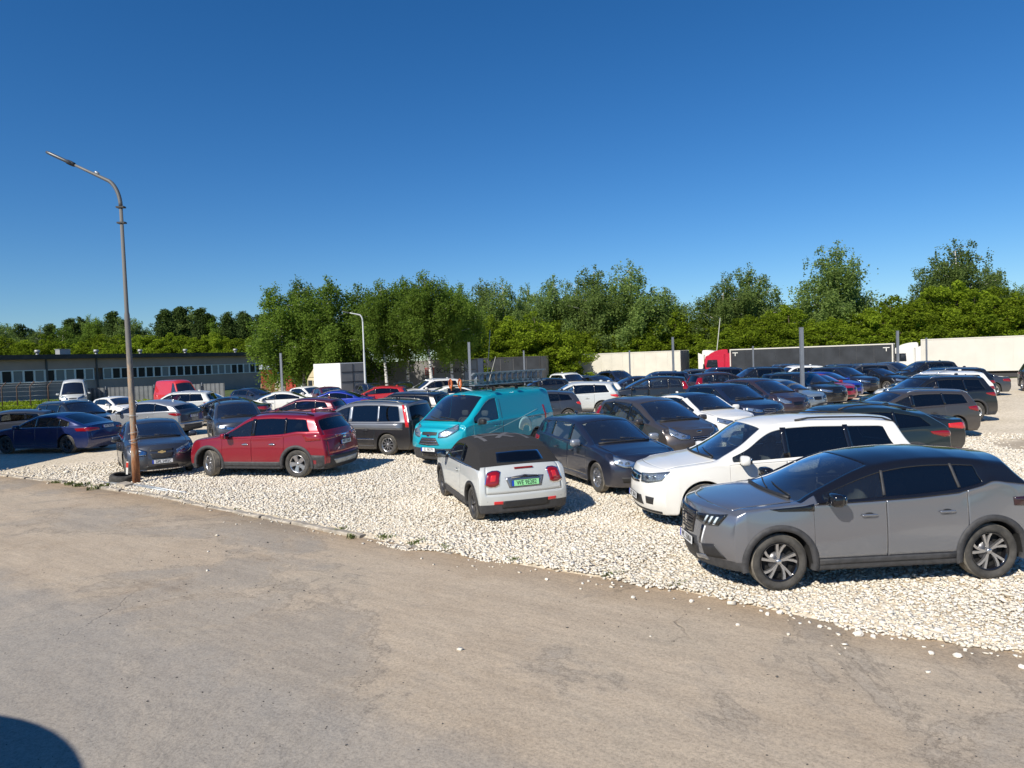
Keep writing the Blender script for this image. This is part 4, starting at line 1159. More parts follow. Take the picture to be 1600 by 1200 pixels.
sp = t.nodes.new('ShaderNodeValToRGB'); sp.color_ramp.elements[0].position = 0.10; sp.color_ramp.elements[1].position = 0.22
sp.color_ramp.elements[0].color = (0.55, 0.53, 0.5, 1); sp.color_ramp.elements[1].color = (1, 1, 1, 1)
t.links.new(vo.outputs['Distance'], sp.inputs[0])
c4 = mixc(t, 0.7, c3, sp.outputs[0], 'MULTIPLY')
# meandering cracks and seams
cn = t.nodes.new('ShaderNodeTexNoise'); cn.inputs['Scale'].default_value = 0.9; cn.inputs['Detail'].default_value = 7; t.links.new(V0, cn.inputs['Vector'])
cv = t.nodes.new('ShaderNodeMix'); cv.data_type = 'RGBA'; cv.blend_type = 'ADD'; cv.inputs[0].default_value = 1.0
cvs = t.nodes.new('ShaderNodeVectorMath'); cvs.operation = 'MULTIPLY_ADD'
t.links.new(cn.outputs['Color'], cvs.inputs[0]); cvs.inputs[1].default_value = (1.1, 1.1, 0); t.links.new(V0, cvs.inputs[2])
vc = t.nodes.new('ShaderNodeTexVoronoi'); vc.feature = 'DISTANCE_TO_EDGE'; vc.inputs['Scale'].default_value = 0.23; t.links.new(cvs.outputs[0], vc.inputs['Vector'])
cr = t.nodes.new('ShaderNodeValToRGB'); cr.color_ramp.elements[0].position = 0.0; cr.color_ramp.elements[1].position = 0.0035
cr.color_ramp.elements[0].color = (0.35, 0.34, 0.32, 1); cr.color_ramp.elements[1].color = (1, 1, 1, 1); t.links.new(vc.outputs['Distance'], cr.inputs[0])
cm, _ = noise_ramp(t, V0, 0.35, [(0.55, G0), (0.66, G1)], 4)
cf = mixc(t, 0.0, (1, 1, 1), cr.outputs[0]); t.links.new(cm, cf.node.inputs[0])
c5 = mixc(t, 0.7, c4, cf, 'MULTIPLY')
t.links.new(c5, b.inputs['Base Color'])
b.inputs['Roughness'].default_value = 0.92; b.inputs['Specular IOR Level'].default_value = 0.25
b1 = t.nodes.new('ShaderNodeBump'); b1.inputs['Strength'].default_value = 0.55; b1.inputs['Distance'].default_value = 0.012; t.links.new(fh, b1.inputs['Height'])
mid_, mh = noise_ramp(t, V0, 3.0, [(0, G0), (1, G1)], 6)
b2 = t.nodes.new('ShaderNodeBump'); b2.inputs['Strength'].default_value = 0.5; b2.inputs['Distance'].default_value = 0.05; t.links.new(mh, b2.inputs['Height']); t.links.new(b1.outputs[0], b2.inputs['Normal'])
b3 = t.nodes.new('ShaderNodeBump'); b3.inputs['Strength'].default_value = 0.8; b3.inputs['Distance'].default_value = 0.02; t.links.new(cf, b3.inputs['Height']); t.links.new(b2.outputs[0], b3.inputs['Normal'])
t.links.new(b3.outputs[0], b.inputs['Normal'])

# bed under the stones: pale grit, stony relief, sandy patches
M_BED, t, b = new_mat('gravel_bed')
tc = t.nodes.new('ShaderNodeTexCoord'); V0 = tc.outputs['Object']
vo = t.nodes.new('ShaderNodeTexVoronoi'); vo.inputs['Scale'].default_value = 15; vo.inputs['Randomness'].default_value = 1.0; t.links.new(V0, vo.inputs['Vector'])
rr = t.nodes.new('ShaderNodeValToRGB'); e = rr.color_ramp.elements; e[0].position = 0.15; e[0].color = (0.68, 0.60, 0.47, 1); e[1].position = 0.85; e[1].color = (0.82, 0.74, 0.60, 1)
t.links.new(vo.outputs['Color'], rr.inputs[0])
ed = t.nodes.new('ShaderNodeValToRGB'); e = ed.color_ramp.elements; e[0].position = 0.35; e[0].color = (1, 1, 1, 1); e[1].position = 0.85; e[1].color = (0.68, 0.66, 0.62, 1)
t.links.new(vo.outputs['Distance'], ed.inputs[0])
c1 = mixc(t, 0.75, rr.outputs[0], ed.outputs[0], 'MULTIPLY')
big, _ = noise_ramp(t, V0, 0.35, [(0.35, (0.88, 0.86, 0.82)), (0.65, (1.04, 1.02, 1.0))], 6)
c1 = mixc(t, 1.0, c1, big, 'MULTIPLY')
# the worn sandy patch by the tails of the parked row
sx = t.nodes.new('ShaderNodeVectorMath'); sx.operation = 'MULTIPLY_ADD'; sx.inputs[1].default_value = (0.42, 0.62, 0); sx.inputs[2].default_value = (-15.6 * 0.42, -18.7 * 0.62, 0)
t.links.new(V0, sx.inputs[0])
ln = t.nodes.new('ShaderNodeVectorMath'); ln.operation = 'LENGTH'; t.links.new(sx.outputs[0], ln.inputs[0])
nn_ = t.nodes.new('ShaderNodeTexNoise'); nn_.inputs['Scale'].default_value = 0.8; nn_.inputs['Detail'].default_value = 6; t.links.new(V0, nn_.inputs['Vector'])
ml = t.nodes.new('ShaderNodeMath'); ml.operation = 'MULTIPLY_ADD'; ml.inputs[1].default_value = 1.6; t.links.new(nn_.outputs['Fac'], ml.inputs[0]); t.links.new(ln.outputs[1], ml.inputs[2])
ws_ = t.nodes.new('ShaderNodeMapRange'); ws_.inputs['From Min'].default_value = 2.05; ws_.inputs['From Max'].default_value = 1.6; t.links.new(ml.outputs[0], ws_.inputs['Value'])
sand, _ = noise_ramp(t, V0, 9, [(0.35, (0.36, 0.30, 0.22)), (0.65, (0.46, 0.39, 0.30))], 7, 0.7)
c2 = mixc(t, 0.0, c1, sand); t.links.new(ws_.outputs[0], c2.node.inputs[0])
t.links.new(c2, b.inputs['Base Color']); b.inputs['Roughness'].default_value = 0.95; b.inputs['Specular IOR Level'].default_value = 0.2
iv = t.nodes.new('ShaderNodeMath'); iv.operation = 'SUBTRACT'; iv.inputs[0].default_value = 1.0; t.links.new(vo.outputs['Distance'], iv.inputs[1])
bp = t.nodes.new('ShaderNodeBump'); bp.inputs['Strength'].default_value = 0.45; bp.inputs['Distance'].default_value = 0.03; t.links.new(iv.outputs[0], bp.inputs['Height'])
t.links.new(bp.outputs[0], b.inputs['Normal'])

M_FIELD, t, b = new_mat('grass_and_soil')
tc = t.nodes.new('ShaderNodeTexCoord')
c, h_ = noise_ramp(t, tc.outputs['Object'], 0.5, [(0.3, (0.05, 0.085, 0.018)), (0.55, (0.09, 0.13, 0.03)), (0.75, (0.16, 0.14, 0.07))], 9, 0.7)
f2, h2 = noise_ramp(t, tc.outputs['Object'], 14, [(0.3, (0.6, 0.6, 0.6)), (0.7, (1.3, 1.3, 1.2))], 5, 0.7)
t.links.new(mixc(t, 0.9, c, f2, 'MULTIPLY'), b.inputs['Base Color']); b.inputs['Roughness'].default_value = 0.95
bp = t.nodes.new('ShaderNodeBump'); bp.inputs['Strength'].default_value = 1.0; bp.inputs['Distance'].default_value = 0.1; t.links.new(h2, bp.inputs['Height']); t.links.new(bp.outputs[0], b.inputs['Normal'])

def sheet(name, xs, ys, zf, mat, rot=None):
    V = []
    for y in ys:
        for x in xs:
            V.append((x, y, zf(x, y)))
    n = len(xs)
    F = [(j * n + i, j * n + i + 1, (j + 1) * n + i + 1, (j + 1) * n + i) for j in range(len(ys) - 1) for i in range(n - 1)]
    o = link(name, mesh(name, V, F, mat, smooth=True)); tag(o, kind='structure'); return o
gx = [-1500, -600, -300, -150] + list(np.arange(-100, 101, 5.0)) + [150, 300, 600, 1500]
gy = [-300, -100, -40] + list(np.arange(-20, 151, 5.0)) + [200, 300, 600, 1500]
sheet('ground', gx, gy, lambda x, y: gz(x, y) - 0.07, M_FIELD)
# road and lot are laid out along the kerb: s along it, q away from it
def kpt(s, q, z=0.0):
    p = KA + KD * s + Vector((0.5799, 0.8147, 0)) * q
    return Vector((p.x, p.y, z))
ss_ = list(np.arange(-40, 60.1, 1.0))
V = []
qs = [0.9, 0.3, -0.25, -1, -3, -6, -10, -16, -24, -40]
for s in ss_:
    for q in qs:
        V.append(kpt(s, q + (0), -0.035))
n = len(qs)
F = [(i * n + j, (i + 1) * n + j, (i + 1) * n + j + 1, i * n + j + 1)[::-1] for i in range(len(ss_) - 1) for j in range(n - 1)]
tag(link('road', mesh('road', V, F, M_ROAD, smooth=True)), kind='structure')
V = []
qs = [-0.20, 0.02, 0.3, 1.1, 2, 4, 6, 9, 12, 15, 18, 21, 24, 27, 30, 33, 36, 39, 42, 45, 48, 51, 54, 57, 60, 66, 74]
for s in ss_:
    for q in qs:
        p = kpt(s, q + 0.1 + (float(E0(s)) if q < 1 else 0))
        V.append((p.x, p.y, gz(p.x, p.y) - (0.06 if q < 0 else 0.004)))
n = len(qs)
F = [(i * n + j, (i + 1) * n + j, (i + 1) * n + j + 1, i * n + j + 1) for i in range(len(ss_) - 1) for j in range(n - 1)]
tag(link('gravel_lot', mesh('gravel_lot', V, F, M_BED, smooth=True)), kind='structure')
# kerb of worn concrete stones, flush with the lot
M_KERB = simple('worn_concrete', (0.36, 0.32, 0.26), 0.9, vary=0.35, scale=5, bump=0.5, bscale=40)
kerb = empty('kerb', tuple(KA)); tag(kerb, kind='structure')
rng = random.Random(3)
kme = []
for q in range(4):
    g = MB()
    n = 7; V = []
    for i in range(n + 1):
        x = -0.485 + 0.97 * i / n
        j = rng.uniform(-0.008, 0.008); k = rng.uniform(-0.012, 0.006)
        for (y, z) in ((-0.075 + j, -0.12), (-0.075 + j, 0.018 + k), (-0.055 + j, 0.035 + k), (0.06, 0.035 + k), (0.075, 0.02 + k), (0.075, -0.12)):
            V.append((x, y, z))
    F = [(i * 6 + e, i * 6 + (e + 1) % 6, (i + 1) * 6 + (e + 1) % 6, (i + 1) * 6 + e) for i in range(n) for e in range(6)]
    F += [tuple(range(6))[::-1], tuple(n * 6 + e for e in range(6))]
    kme.append(g.add(V, F, 0, False).mesh('kerb_stone', M_KERB))
for i in range(19):
    s = -1.0 + i
    p = kpt(s, float(E0(s)) + rng.uniform(-0.03, 0.03)) - KA; ka = float(math.atan(E0(s + .5) - E0(s - .5)))
    link('kerb_stone', kme[i % 4], kerb, (p.x, p.y, rng.uniform(-0.05, -0.012) - (0.035 if i > 16 else 0)), (rng.uniform(-0.04, 0.04), 0, KANG + ka + rng.uniform(-0.015, 0.015)))

# ------------------------------------------------------------------ crushed stone, as real pieces
M_STONE, t, b = new_mat('limestone_chippings')
at = t.nodes.new('ShaderNodeAttribute'); at.attribute_name = 'tone'
rp = t.nodes.new('ShaderNodeValToRGB'); e = rp.color_ramp.elements
while len(e) < 5: e.new(0.5)
for q, (p, c) in enumerate([(0.0, (0.56, 0.54, 0.49)), (0.2, (0.67, 0.61, 0.50)), (0.55, (0.75, 0.70, 0.60)), (0.88, (0.81, 0.77, 0.69)), (1.0, (0.64, 0.51, 0.34))]):
    e[q].position = p; e[q].color = (*c, 1)
t.links.new(at.outputs['Fac'], rp.inputs[0])
tc = t.nodes.new('ShaderNodeTexCoord')
f2, h2 = noise_ramp(t, tc.outputs['Object'], 40, [(0.3, (0.86, 0.85, 0.83)), (0.7, (1.08, 1.08, 1.08))], 4)
t.links.new(mixc(t, 1.0, rp.outputs[0], f2, 'MULTIPLY'), b.inputs['Base Color']); b.inputs['Roughness'].default_value = 0.9; b.inputs['Specular IOR Level'].default_value = 0.2

def stone_field(name, P, size, mat, seed, kind='stuff', tones=None):
    """P: (n,3) positions, size: (n,)"""
    rs = np.random.RandomState(seed)
    ico = np.array([(x, y, z) for x in (-1, 1) for y in (-1, 1) for z in (-1, 1)]) * 0.36
    icf = np.array([(0, 1, 3), (0, 3, 2), (4, 6, 7), (4, 7, 5), (0, 4, 5), (0, 5, 1), (2, 3, 7), (2, 7, 6), (0, 2, 6), (0, 6, 4), (1, 5, 7), (1, 7, 3)])
    octa = np.array([(1, 0, 0), (-1, 0, 0), (0, 1, 0), (0, -1, 0), (0, 0, 1), (0, 0, -1)]) * 0.55
    ocf = np.array([(0, 2, 4), (2, 1, 4), (1, 3, 4), (3, 0, 4), (2, 0, 5), (1, 2, 5), (3, 1, 5), (0, 3, 5)])
    vs, fs, tn = [], [], []; off = 0
    near = np.hypot(P[:, 0], P[:, 1]) < 11.5
    for sel, bv, bf in ((near, ico, icf), (~near, octa, ocf)):
        n = sel.sum()
        if n == 0: continue
        p = P[sel]; s = size[sel]
        sc = s[:, None] * np.stack([rs.uniform(0.75, 1.35, n), rs.uniform(0.6, 1.0, n), rs.uniform(0.32, 0.6, n)], 1)
        v = bv[None] * (1 + rs.uniform(-0.38, 0.34, (n, len(bv), 3))) * sc[:, None]
        a = rs.uniform(0, 2 * np.pi, n); b_ = rs.normal(0, 0.35, n)
        x, y, z = v[..., 0], v[..., 1], v[..., 2]
        y, z = y * np.cos(b_)[:, None] - z * np.sin(b_)[:, None], y * np.sin(b_)[:, None] + z * np.cos(b_)[:, None]
        x, y = x * np.cos(a)[:, None] - y * np.sin(a)[:, None], x * np.sin(a)[:, None] + y * np.cos(a)[:, None]
        v = np.stack([x, y, z], 2) + p[:, None]
        vs.append(v.reshape(-1, 3)); fs.append((bf[None] + (np.arange(n) * len(bv))[:, None, None] + off).reshape(-1, 3)); off += n * len(bv)
        tt = rs.uniform(0, 1, n) * 0.8 + 0.1 + 0.12 * np.sin(p[:, 0] * 0.9 + 1.3 * np.sin(p[:, 1] * 0.7)) * np.cos(p[:, 1] * 1.1) if tones is None else tones[sel]
        tn.append(np.repeat(tt, len(bv)))
    v = np.concatenate(vs); f = np.concatenate(fs); tn = np.concatenate(tn)
    me = bpy.data.meshes.new(name)
    me.vertices.add(len(v)); me.vertices.foreach_set('co', v.astype('f').ravel())
    me.loops.add(f.size); me.loops.foreach_set('vertex_index', f.astype('i').ravel())
    me.polygons.add(len(f)); me.polygons.foreach_set('loop_start', np.arange(0, f.size, 3, dtype='i')); me.polygons.foreach_set('loop_total', np.full(len(f), 3, 'i'))
    me.update(calc_edges=True)
    at = me.attributes.new('tone', 'FLOAT', 'POINT'); at.data.foreach_set('value', tn.astype('f'))
    me.materials.append(mat)
    o = link(name, me); tag(o, kind=kind); return o

rs = np.random.RandomState(11)
def scatter(smin, smax, qmin, qmax, n):
    s = rs.uniform(smin, smax, n); q = rs.uniform(qmin, qmax, n)
    x = KA.x + KD.x * s + 0.5799 * q; y = KA.y + KD.y * s + 0.8147 * q
    return x, y, s, q
def edge_q(s):
    """where the spread of stones ends on the road side"""
    e = -0.04 + 0.05 * np.sin(s * 2.3 + 1) + 0.04 * np.sin(s * 5.1)
    e -= 0.30 * np.exp(-((s - 16.5) / 0.5) ** 2)
    return e
def visible(x, y, m=0.06):
    return (y > 3) & (np.abs(x) / np.maximum(y, 0.1) < 0.737 + m + 1.5 / np.maximum(y, 1))
def sandp(x, y):
    return ((x - 15.6) * 0.42) ** 2 + ((y - 18.7) * 0.62) ** 2 < 1.0
x, y, s, q = scatter(-6, 36, -0.8, 34, 1300000)
d = np.hypot(x, y)
size = 0.039 + 0.0013 * np.maximum(d - 7, 0); qr = q - E0(s)
dens = 1.5 / size ** 2          # wanted pieces per square metre
area = 42 * 34.8
keep = (rs.uniform(0, 1, len(x)) < dens * area / len(x)) & visible(x, y) & (d < 27) & (qr > edge_q(s)) & (~sandp(x, y) | (rs.uniform(0, 1, len(x)) < 0.06))
# cut away what stands below the kerb stones so the worn kerb shows on the left half
bare = (np.abs(qr) < 0.12) & (s < 17) & (rs.uniform(0, 1, len(x)) < 0.86)
low = (qr < -0.1) & (s < 13) & (rs.uniform(0, 1, len(x)) < 0.93)
fade = (d > 22) & (rs.uniform(0, 1, len(x)) < (d - 22) / 5)
keep &= ~bare & ~low & ~fade
x, y, s, q, d, size = [a[keep] for a in (x, y, s, qr, d, size)]
size = size * np.exp(rs.normal(0, 0.25, len(x)))
z = np.where(q > 0.12, 0.0, np.maximum(-0.035, -0.035 + (q + 0.2) / 0.32 * 0.035)) + size * rs.uniform(0.02, 0.30, len(x)) + 0.012 * np.sin(x * 1.7 + 2 * np.sin(y)) * np.cos(y * 1.3)
stone_field('gravel', np.stack([x, y, z], 1), size, M_STONE, 5)
print('stones', len(x))
# strays on the road
x, y, s, q = scatter(2, 27, -2.6, 0.5, 11000); q = q - E0(s); k0 = q < 0; x, y, s, q = x[k0], y[k0], s[k0], q[k0]
pr = (np.exp((q + 0.02) / 0.13) * 0.9 + 0.03 * np.exp(q / 0.8)) * (0.35 + 0.65 * (np.sin(s * 2.3) * np.sin(s * 0.9 + 1) > 0.0)) * np.where(s < 12, 0.25, 1)
k = (rs.uniform(0, 1, len(x)) < pr * 0.9) & visible(x, y)
x, y = x[k], y[k]; size = 0.04 * np.exp(rs.normal(0, 0.35, len(x)))
stone_field('scattered_chippings', np.stack([x, y, -0.035 + size * 0.2], 1), size, M_STONE, 6)
M_GRIT = simple('dark_grit', (0.10, 0.095, 0.088), 0.9)
x, y, s, q = scatter(0, 32, -12, -0.3, 11000)
k = visible(x, y) & (np.sin(x * 1.1 + 0.7 * y) + np.sin(y * 1.9 - x) * 0.8 + rs.normal(0, 0.9, len(x)) > 0.5)
x, y = x[k], y[k]; size = 0.011 * np.exp(rs.normal(0, 0.4, len(x)))
stone_field('road_grit', np.stack([x, y, -0.035 + size * 0.2], 1), size, M_GRIT, 8)
# the largest stray stones, one object each
bst = []
for q in range(3):
    bmo = bmesh.new(); bmesh.ops.create_icosphere(bmo, subdivisions=2, radius=0.5)
    r3 = random.Random(q)
    for v in bmo.verts: v.co *= 1 + r3.uniform(-0.16, 0.16); v.co.z *= 0.62; v.co.y *= 0.8
    me = bpy.data.meshes.new('stone'); bmo.to_mesh(me); bmo.free()
    a = me.attributes.new('tone', 'FLOAT', 'POINT'); a.data.foreach_set('value', [0.75] * len(me.vertices)); me.materials.append(M_STONE)
    bst.append(me)
for i, (px, py, sz) in enumerate([(3.30, 6.78, .10), (3.42, 6.72, .07), (3.02, 7.02, .055), (1.25, 8.1, .06), (-2.0, 11.0, .07), (2.2, 7.15, .05), (4.35, 5.95, .07), (3.95, 6.22, .08), (2.62, 7.42, .06), (0.25, 8.9, .055), (1.9, 7.9, .06), (3.75, 6.30, .06)]):
    o = link('stone', bst[i % 3], None, (px + 0.11, py + 0.15, -0.035 + sz * 0.22), (0, 0, i * 1.3)); o.scale = (sz, sz, sz)
    tag(o, 'pale limestone lump lying loose on the dusty road just off the gravel edge', 'stone', 'loose white stones on the road')

# tufts of weeds along the kerb
M_WEED = simple('dry_weeds', (0.10, 0.13, 0.03), 0.8, vary=0.5, scale=30)
def tuft(seed, n, r_, h):
    rg = random.Random(seed); g = MB()
    for k in range(n):
        a = rg.uniform(0, 6.28); d = rg.uniform(0, r_); x, y = d * math.cos(a) * 1.8, d * math.sin(a)
        l = rg.uniform(0.4, 1) * h; dx, dy = rg.uniform(-1, 1) * l * 0.7, rg.uniform(-1, 1) * l * 0.7
        w = rg.uniform(0.004, 0.011); b_ = rg.uniform(0, 3.14); cx, cy = math.cos(b_) * w, math.sin(b_) * w
        g.add([(x - cx, y - cy, 0), (x + cx, y + cy, 0), (x + dx * .5 + cx, y + dy * .5 + cy, l * .7), (x + dx * .5 - cx, y + dy * .5 - cy, l * .7), (x + dx, y + dy, l * 0.9)], [(0, 1, 2, 3), (3, 2, 4)], 0)
    return g.mesh('weed_tuft', M_WEED)
WT = []
tm_ = [tuft(k, 70, 0.10, 0.10) for k in range(4)]
for i, (s, q, sc) in enumerate([(4.6, -0.10, 1.5), (5.5, -0.12, 1.6), (4.0, -0.08, 1.2), (3.3, -.1, 1.0), (14.8, 0.12, 0.9), (15.3, -0.1, 0.9), (15.9, 0.1, 1.0), (16.6, 0.12, 1.0), (17.2, 0.12, .9), (18.6, 0.1, .8), (20.1, 0.12, .9), (9.0, 0.1, 0.7), (11.4, 0.1, .6), (21.0, 0.1, .8), (7.2, .1, .6)]):
    p = kpt(s, q + float(E0(s)), -0.03); o = link('weed_tuft', tm_[i % 4], None, p, (0, 0, i)); o.scale = (sc, sc, sc * 0.9)
    WT.append((s, o)); tag(o, 'weed', 'weed', 'weeds along the kerb')

WN = ['first', 'second', 'third', 'fourth', 'fifth', 'sixth', 'seventh', 'eighth', 'ninth', 'tenth', 'eleventh', 'twelfth', 'thirteenth', 'fourteenth', 'last']
for k, (s, o) in enumerate(sorted(WT, key=lambda q: q[0])): o['label'] = '%s weed tuft along the worn kerb, counted from the far left end' % WN[k]
# ------------------------------------------------------------------ long grey building
def vlabel(o, l, c, g=None): return tag(o, l, c, g)
M_BWALL = simple('grey_panel_wall', (0.42, 0.315, 0.27), 0.8, vary=0.10, scale=0.6, bump=0.1, bscale=3)
M_BROOF = simple('dark_roof_edge', (0.055, 0.05, 0.048), 0.85, vary=0.3, scale=1.5)
M_WFRAME = simple('window_frame_white', (0.80, 0.79, 0.76), 0.5)
M_WPANE = simple('window_pane', (0.030, 0.030, 0.030), 0.35, spec=0.2)
M_WBLIND = simple('pale_blind', (0.26, 0.26, 0.25), 0.7)
M_PIPE = simple('downpipe', (0.09, 0.09, 0.095), 0.6)
M_VENT = simple('roof_vent_metal', (0.38, 0.38, 0.37), 0.5, metal=0.3)
P1, P2 = Vector((-53.8, 73.0, -0.2)), Vector((-36.9, 105.0, -0.2))
bd = (P2 - P1); bl = bd.length; ang = math.atan2(bd.y, bd.x)
B = empty('factory_building', P1 - bd.normalized() * 22, ang)
tag(B, 'long low grey factory building with a dark flat roof and one strip of windows', 'building')
LB = bl + 22; off = 22
g = MB()
# wall built round the window strip
wz0, wz1, top = 2.40, 3.75, 4.95
g.box((LB / 2, 6.15, (wz0) / 2), (LB, 12.3, wz0)); g.box((LB / 2, 6.15, (wz1 + top) / 2), (LB, 12.3, top - wz1)); g.box((LB / 2, 6.4, (wz0 + wz1) / 2), (LB, 11.4, wz1 - wz0))
g.obj('wall', M_BWALL, B)
g = MB(); g.box((LB / 2, 6.0, top + 0.2), (LB + 0.8, 13.4, 0.5)); g.box((LB / 2, 6.3, top - 0.12), (LB, 12.5, 0.2))
g.obj('roof', M_BROOF, B)
for x in (off + 10.3, off + 4.7, 6):
    g = MB(); g.box((x, -0.09, 2.5), (0.16, 0.16, 5.0), 0); g.obj('downpipe', M_PIPE, B)
wf = MB()
for s in (-1, 1): wf.box((s * 0.5, 0, 0), (0.09, 0.14, 1.35), 0); wf.box((0, 0, s * 0.63), (0.91, 0.14, 0.09), 0)
wfm = wf.mesh('window_frame', M_WFRAME)
wp = MB(); wp.box((0, 0.06, 0), (0.94, 0.03, 1.25), 0); wpm = wp.mesh('pane', M_WPANE)
wb_ = MB(); wb_.box((0, 0.06, 0), (0.94, 0.03, 1.25), 0); wbm = wb_.mesh('pane', M_WBLIND)
rg = random.Random(5); x = 0.9; k = 0
while x < LB - 0.7:
    if abs(x - (off + 10.3)) > 0.6 and abs(x - off - 4.7) > .0:
        o = link('window', wfm, B, (x, 0.0, (wz0 + wz1) / 2)); link('pane', wbm if rg.random() < 0.22 else wpm, o)
    x += 1.09; k += 1
for (x, kd) in ((off + 5.2, 0), (off + 8.0, 1), (off + 11.9, 0), (off + 17.6, 0), (off + 24.2, 0), (off + 32.6, 0)):
    g = MB()
    if kd == 0: g.tube([(0, 0, 0), (0, 0, 0.45)], 0.16, 8); g.tube([(0, 0, 0.45), (0, 0, 0.75)], [0.3, 0.26], 8); g.box((0, 0, 0.05), (0.7, 0.5, 0.15))
    else: g.box((0, 0, 0.42), (1.2, 0.9, 0.7)); g.box((0, 0, 0.80), (1.3, 1.0, 0.06))
    g.obj('roof_vent', M_VENT, B, (x, 2.5, top + 0.32))

# ------------------------------------------------------------------ trees
def leaf_mat(name, a, b_, tr=0.35):
    m, t, b = new_mat(name); t.nodes.remove(b); out = t.nodes['Material Output']
    at = t.nodes.new('ShaderNodeAttribute'); at.attribute_name = 'tone'
    r = t.nodes.new('ShaderNodeValToRGB'); r.color_ramp.elements[0].color = (*a, 1); r.color_ramp.elements[1].color = (*b_, 1); t.links.new(at.outputs['Fac'], r.inputs[0])
    oi = t.nodes.new('ShaderNodeObjectInfo'); hs = t.nodes.new('ShaderNodeHueSaturation')
    mr = t.nodes.new('ShaderNodeMapRange'); mr.inputs['To Min'].default_value = 0.8; mr.inputs['To Max'].default_value = 1.25; t.links.new(oi.outputs['Random'], mr.inputs['Value'])
    t.links.new(mr.outputs[0], hs.inputs['Value']); t.links.new(r.outputs[0], hs.inputs['Color'])
    d = t.nodes.new('ShaderNodeBsdfDiffuse'); tl = t.nodes.new('ShaderNodeBsdfTranslucent'); gl = t.nodes.new('ShaderNodeBsdfGlossy'); gl.inputs['Roughness'].default_value = 0.7
    t.links.new(hs.outputs[0], d.inputs[0])
    h2 = t.nodes.new('ShaderNodeHueSaturation'); h2.inputs['Hue'].default_value = 0.497; h2.inputs['Value'].default_value = 1.3; t.links.new(hs.outputs[0], h2.inputs['Color']); t.links.new(h2.outputs[0], tl.inputs[0])
    mx = t.nodes.new('ShaderNodeMixShader'); mx.inputs[0].default_value = tr; t.links.new(d.outputs[0], mx.inputs[1]); t.links.new(tl.outputs[0], mx.inputs[2])
    m2 = t.nodes.new('ShaderNodeMixShader'); m2.inputs[0].default_value = 0.0; t.links.new(mx.outputs[0], m2.inputs[1]); t.links.new(gl.outputs[0], m2.inputs[2])
    t.links.new(m2.outputs[0], out.inputs['Surface']); return m
M_LBIRCH = leaf_mat('birch_leaves', (0.080, 0.140, 0.022), (0.21, 0.305, 0.05), 0.5)
M_LFAR = leaf_mat('hanging_birch_leaves', (0.105, 0.160, 0.045), (0.24, 0.325, 0.09), 0.5)
M_LMAPLE = leaf_mat('maple_leaves', (0.10, 0.15, 0.012), (0.25, 0.33, 0.028), 0.45)
M_LPINE = leaf_mat('pine_needles', (0.045, 0.075, 0.020), (0.10, 0.15, 0.042), 0.3)
M_BARK = simple('brown_bark', (0.10, 0.075, 0.055), 0.9, vary=0.4, scale=4)
M_BBARK, t, b = new_mat('birch_bark')
tc = t.nodes.new('ShaderNodeTexCoord'); mp = t.nodes.new('ShaderNodeMapping'); mp.inputs['Scale'].default_value = (1.2, 1.2, 5); t.links.new(tc.outputs['Object'], mp.inputs['Vector'])
c, h_ = noise_ramp(t, mp.outputs[0], 1.2, [(0.44, (0.05, 0.045, 0.04)), (0.50, (0.60, 0.58, 0.53)), (0.8, (0.66, 0.64, 0.60))], 5, 0.6)
t.links.new(c, b.inputs['Base Color']); b.inputs['Roughness'].default_value = 0.8

def leaves_mesh(name, P, size, tone, mat, rs, flat=0.0):
    n = len(P)
    nrm = rs.normal(0, 1, (n, 3)); nrm[:, 2] = np.abs(nrm[:, 2]) + flat; nrm /= np.linalg.norm(nrm, axis=1)[:, None]
    a = np.cross(nrm, rs.normal(0, 1, (n, 3))); a /= np.linalg.norm(a, axis=1)[:, None]
    b_ = np.cross(nrm, a)
    s = size[:, None]
    q = np.stack([P + a * s, P + b_ * s * 0.6, P - a * s * rs.uniform(0.6, 1, (n, 1)), P - b_ * s * 0.6], 1)
    me = bpy.data.meshes.new(name)
    me.vertices.add(n * 4); me.vertices.foreach_set('co', q.astype('f').ravel())
    me.loops.add(n * 4); me.loops.foreach_set('vertex_index', np.arange(n * 4, dtype='i'))
    me.polygons.add(n); me.polygons.foreach_set('loop_start', np.arange(0, n * 4, 4, dtype='i')); me.polygons.foreach_set('loop_total', np.full(n, 4, 'i'))
    me.update(calc_edges=True)
    at = me.attributes.new('tone', 'FLOAT', 'POINT'); at.data.foreach_set('value', np.repeat(tone, 4).astype('f'))
    me.materials.append(mat)
    return me

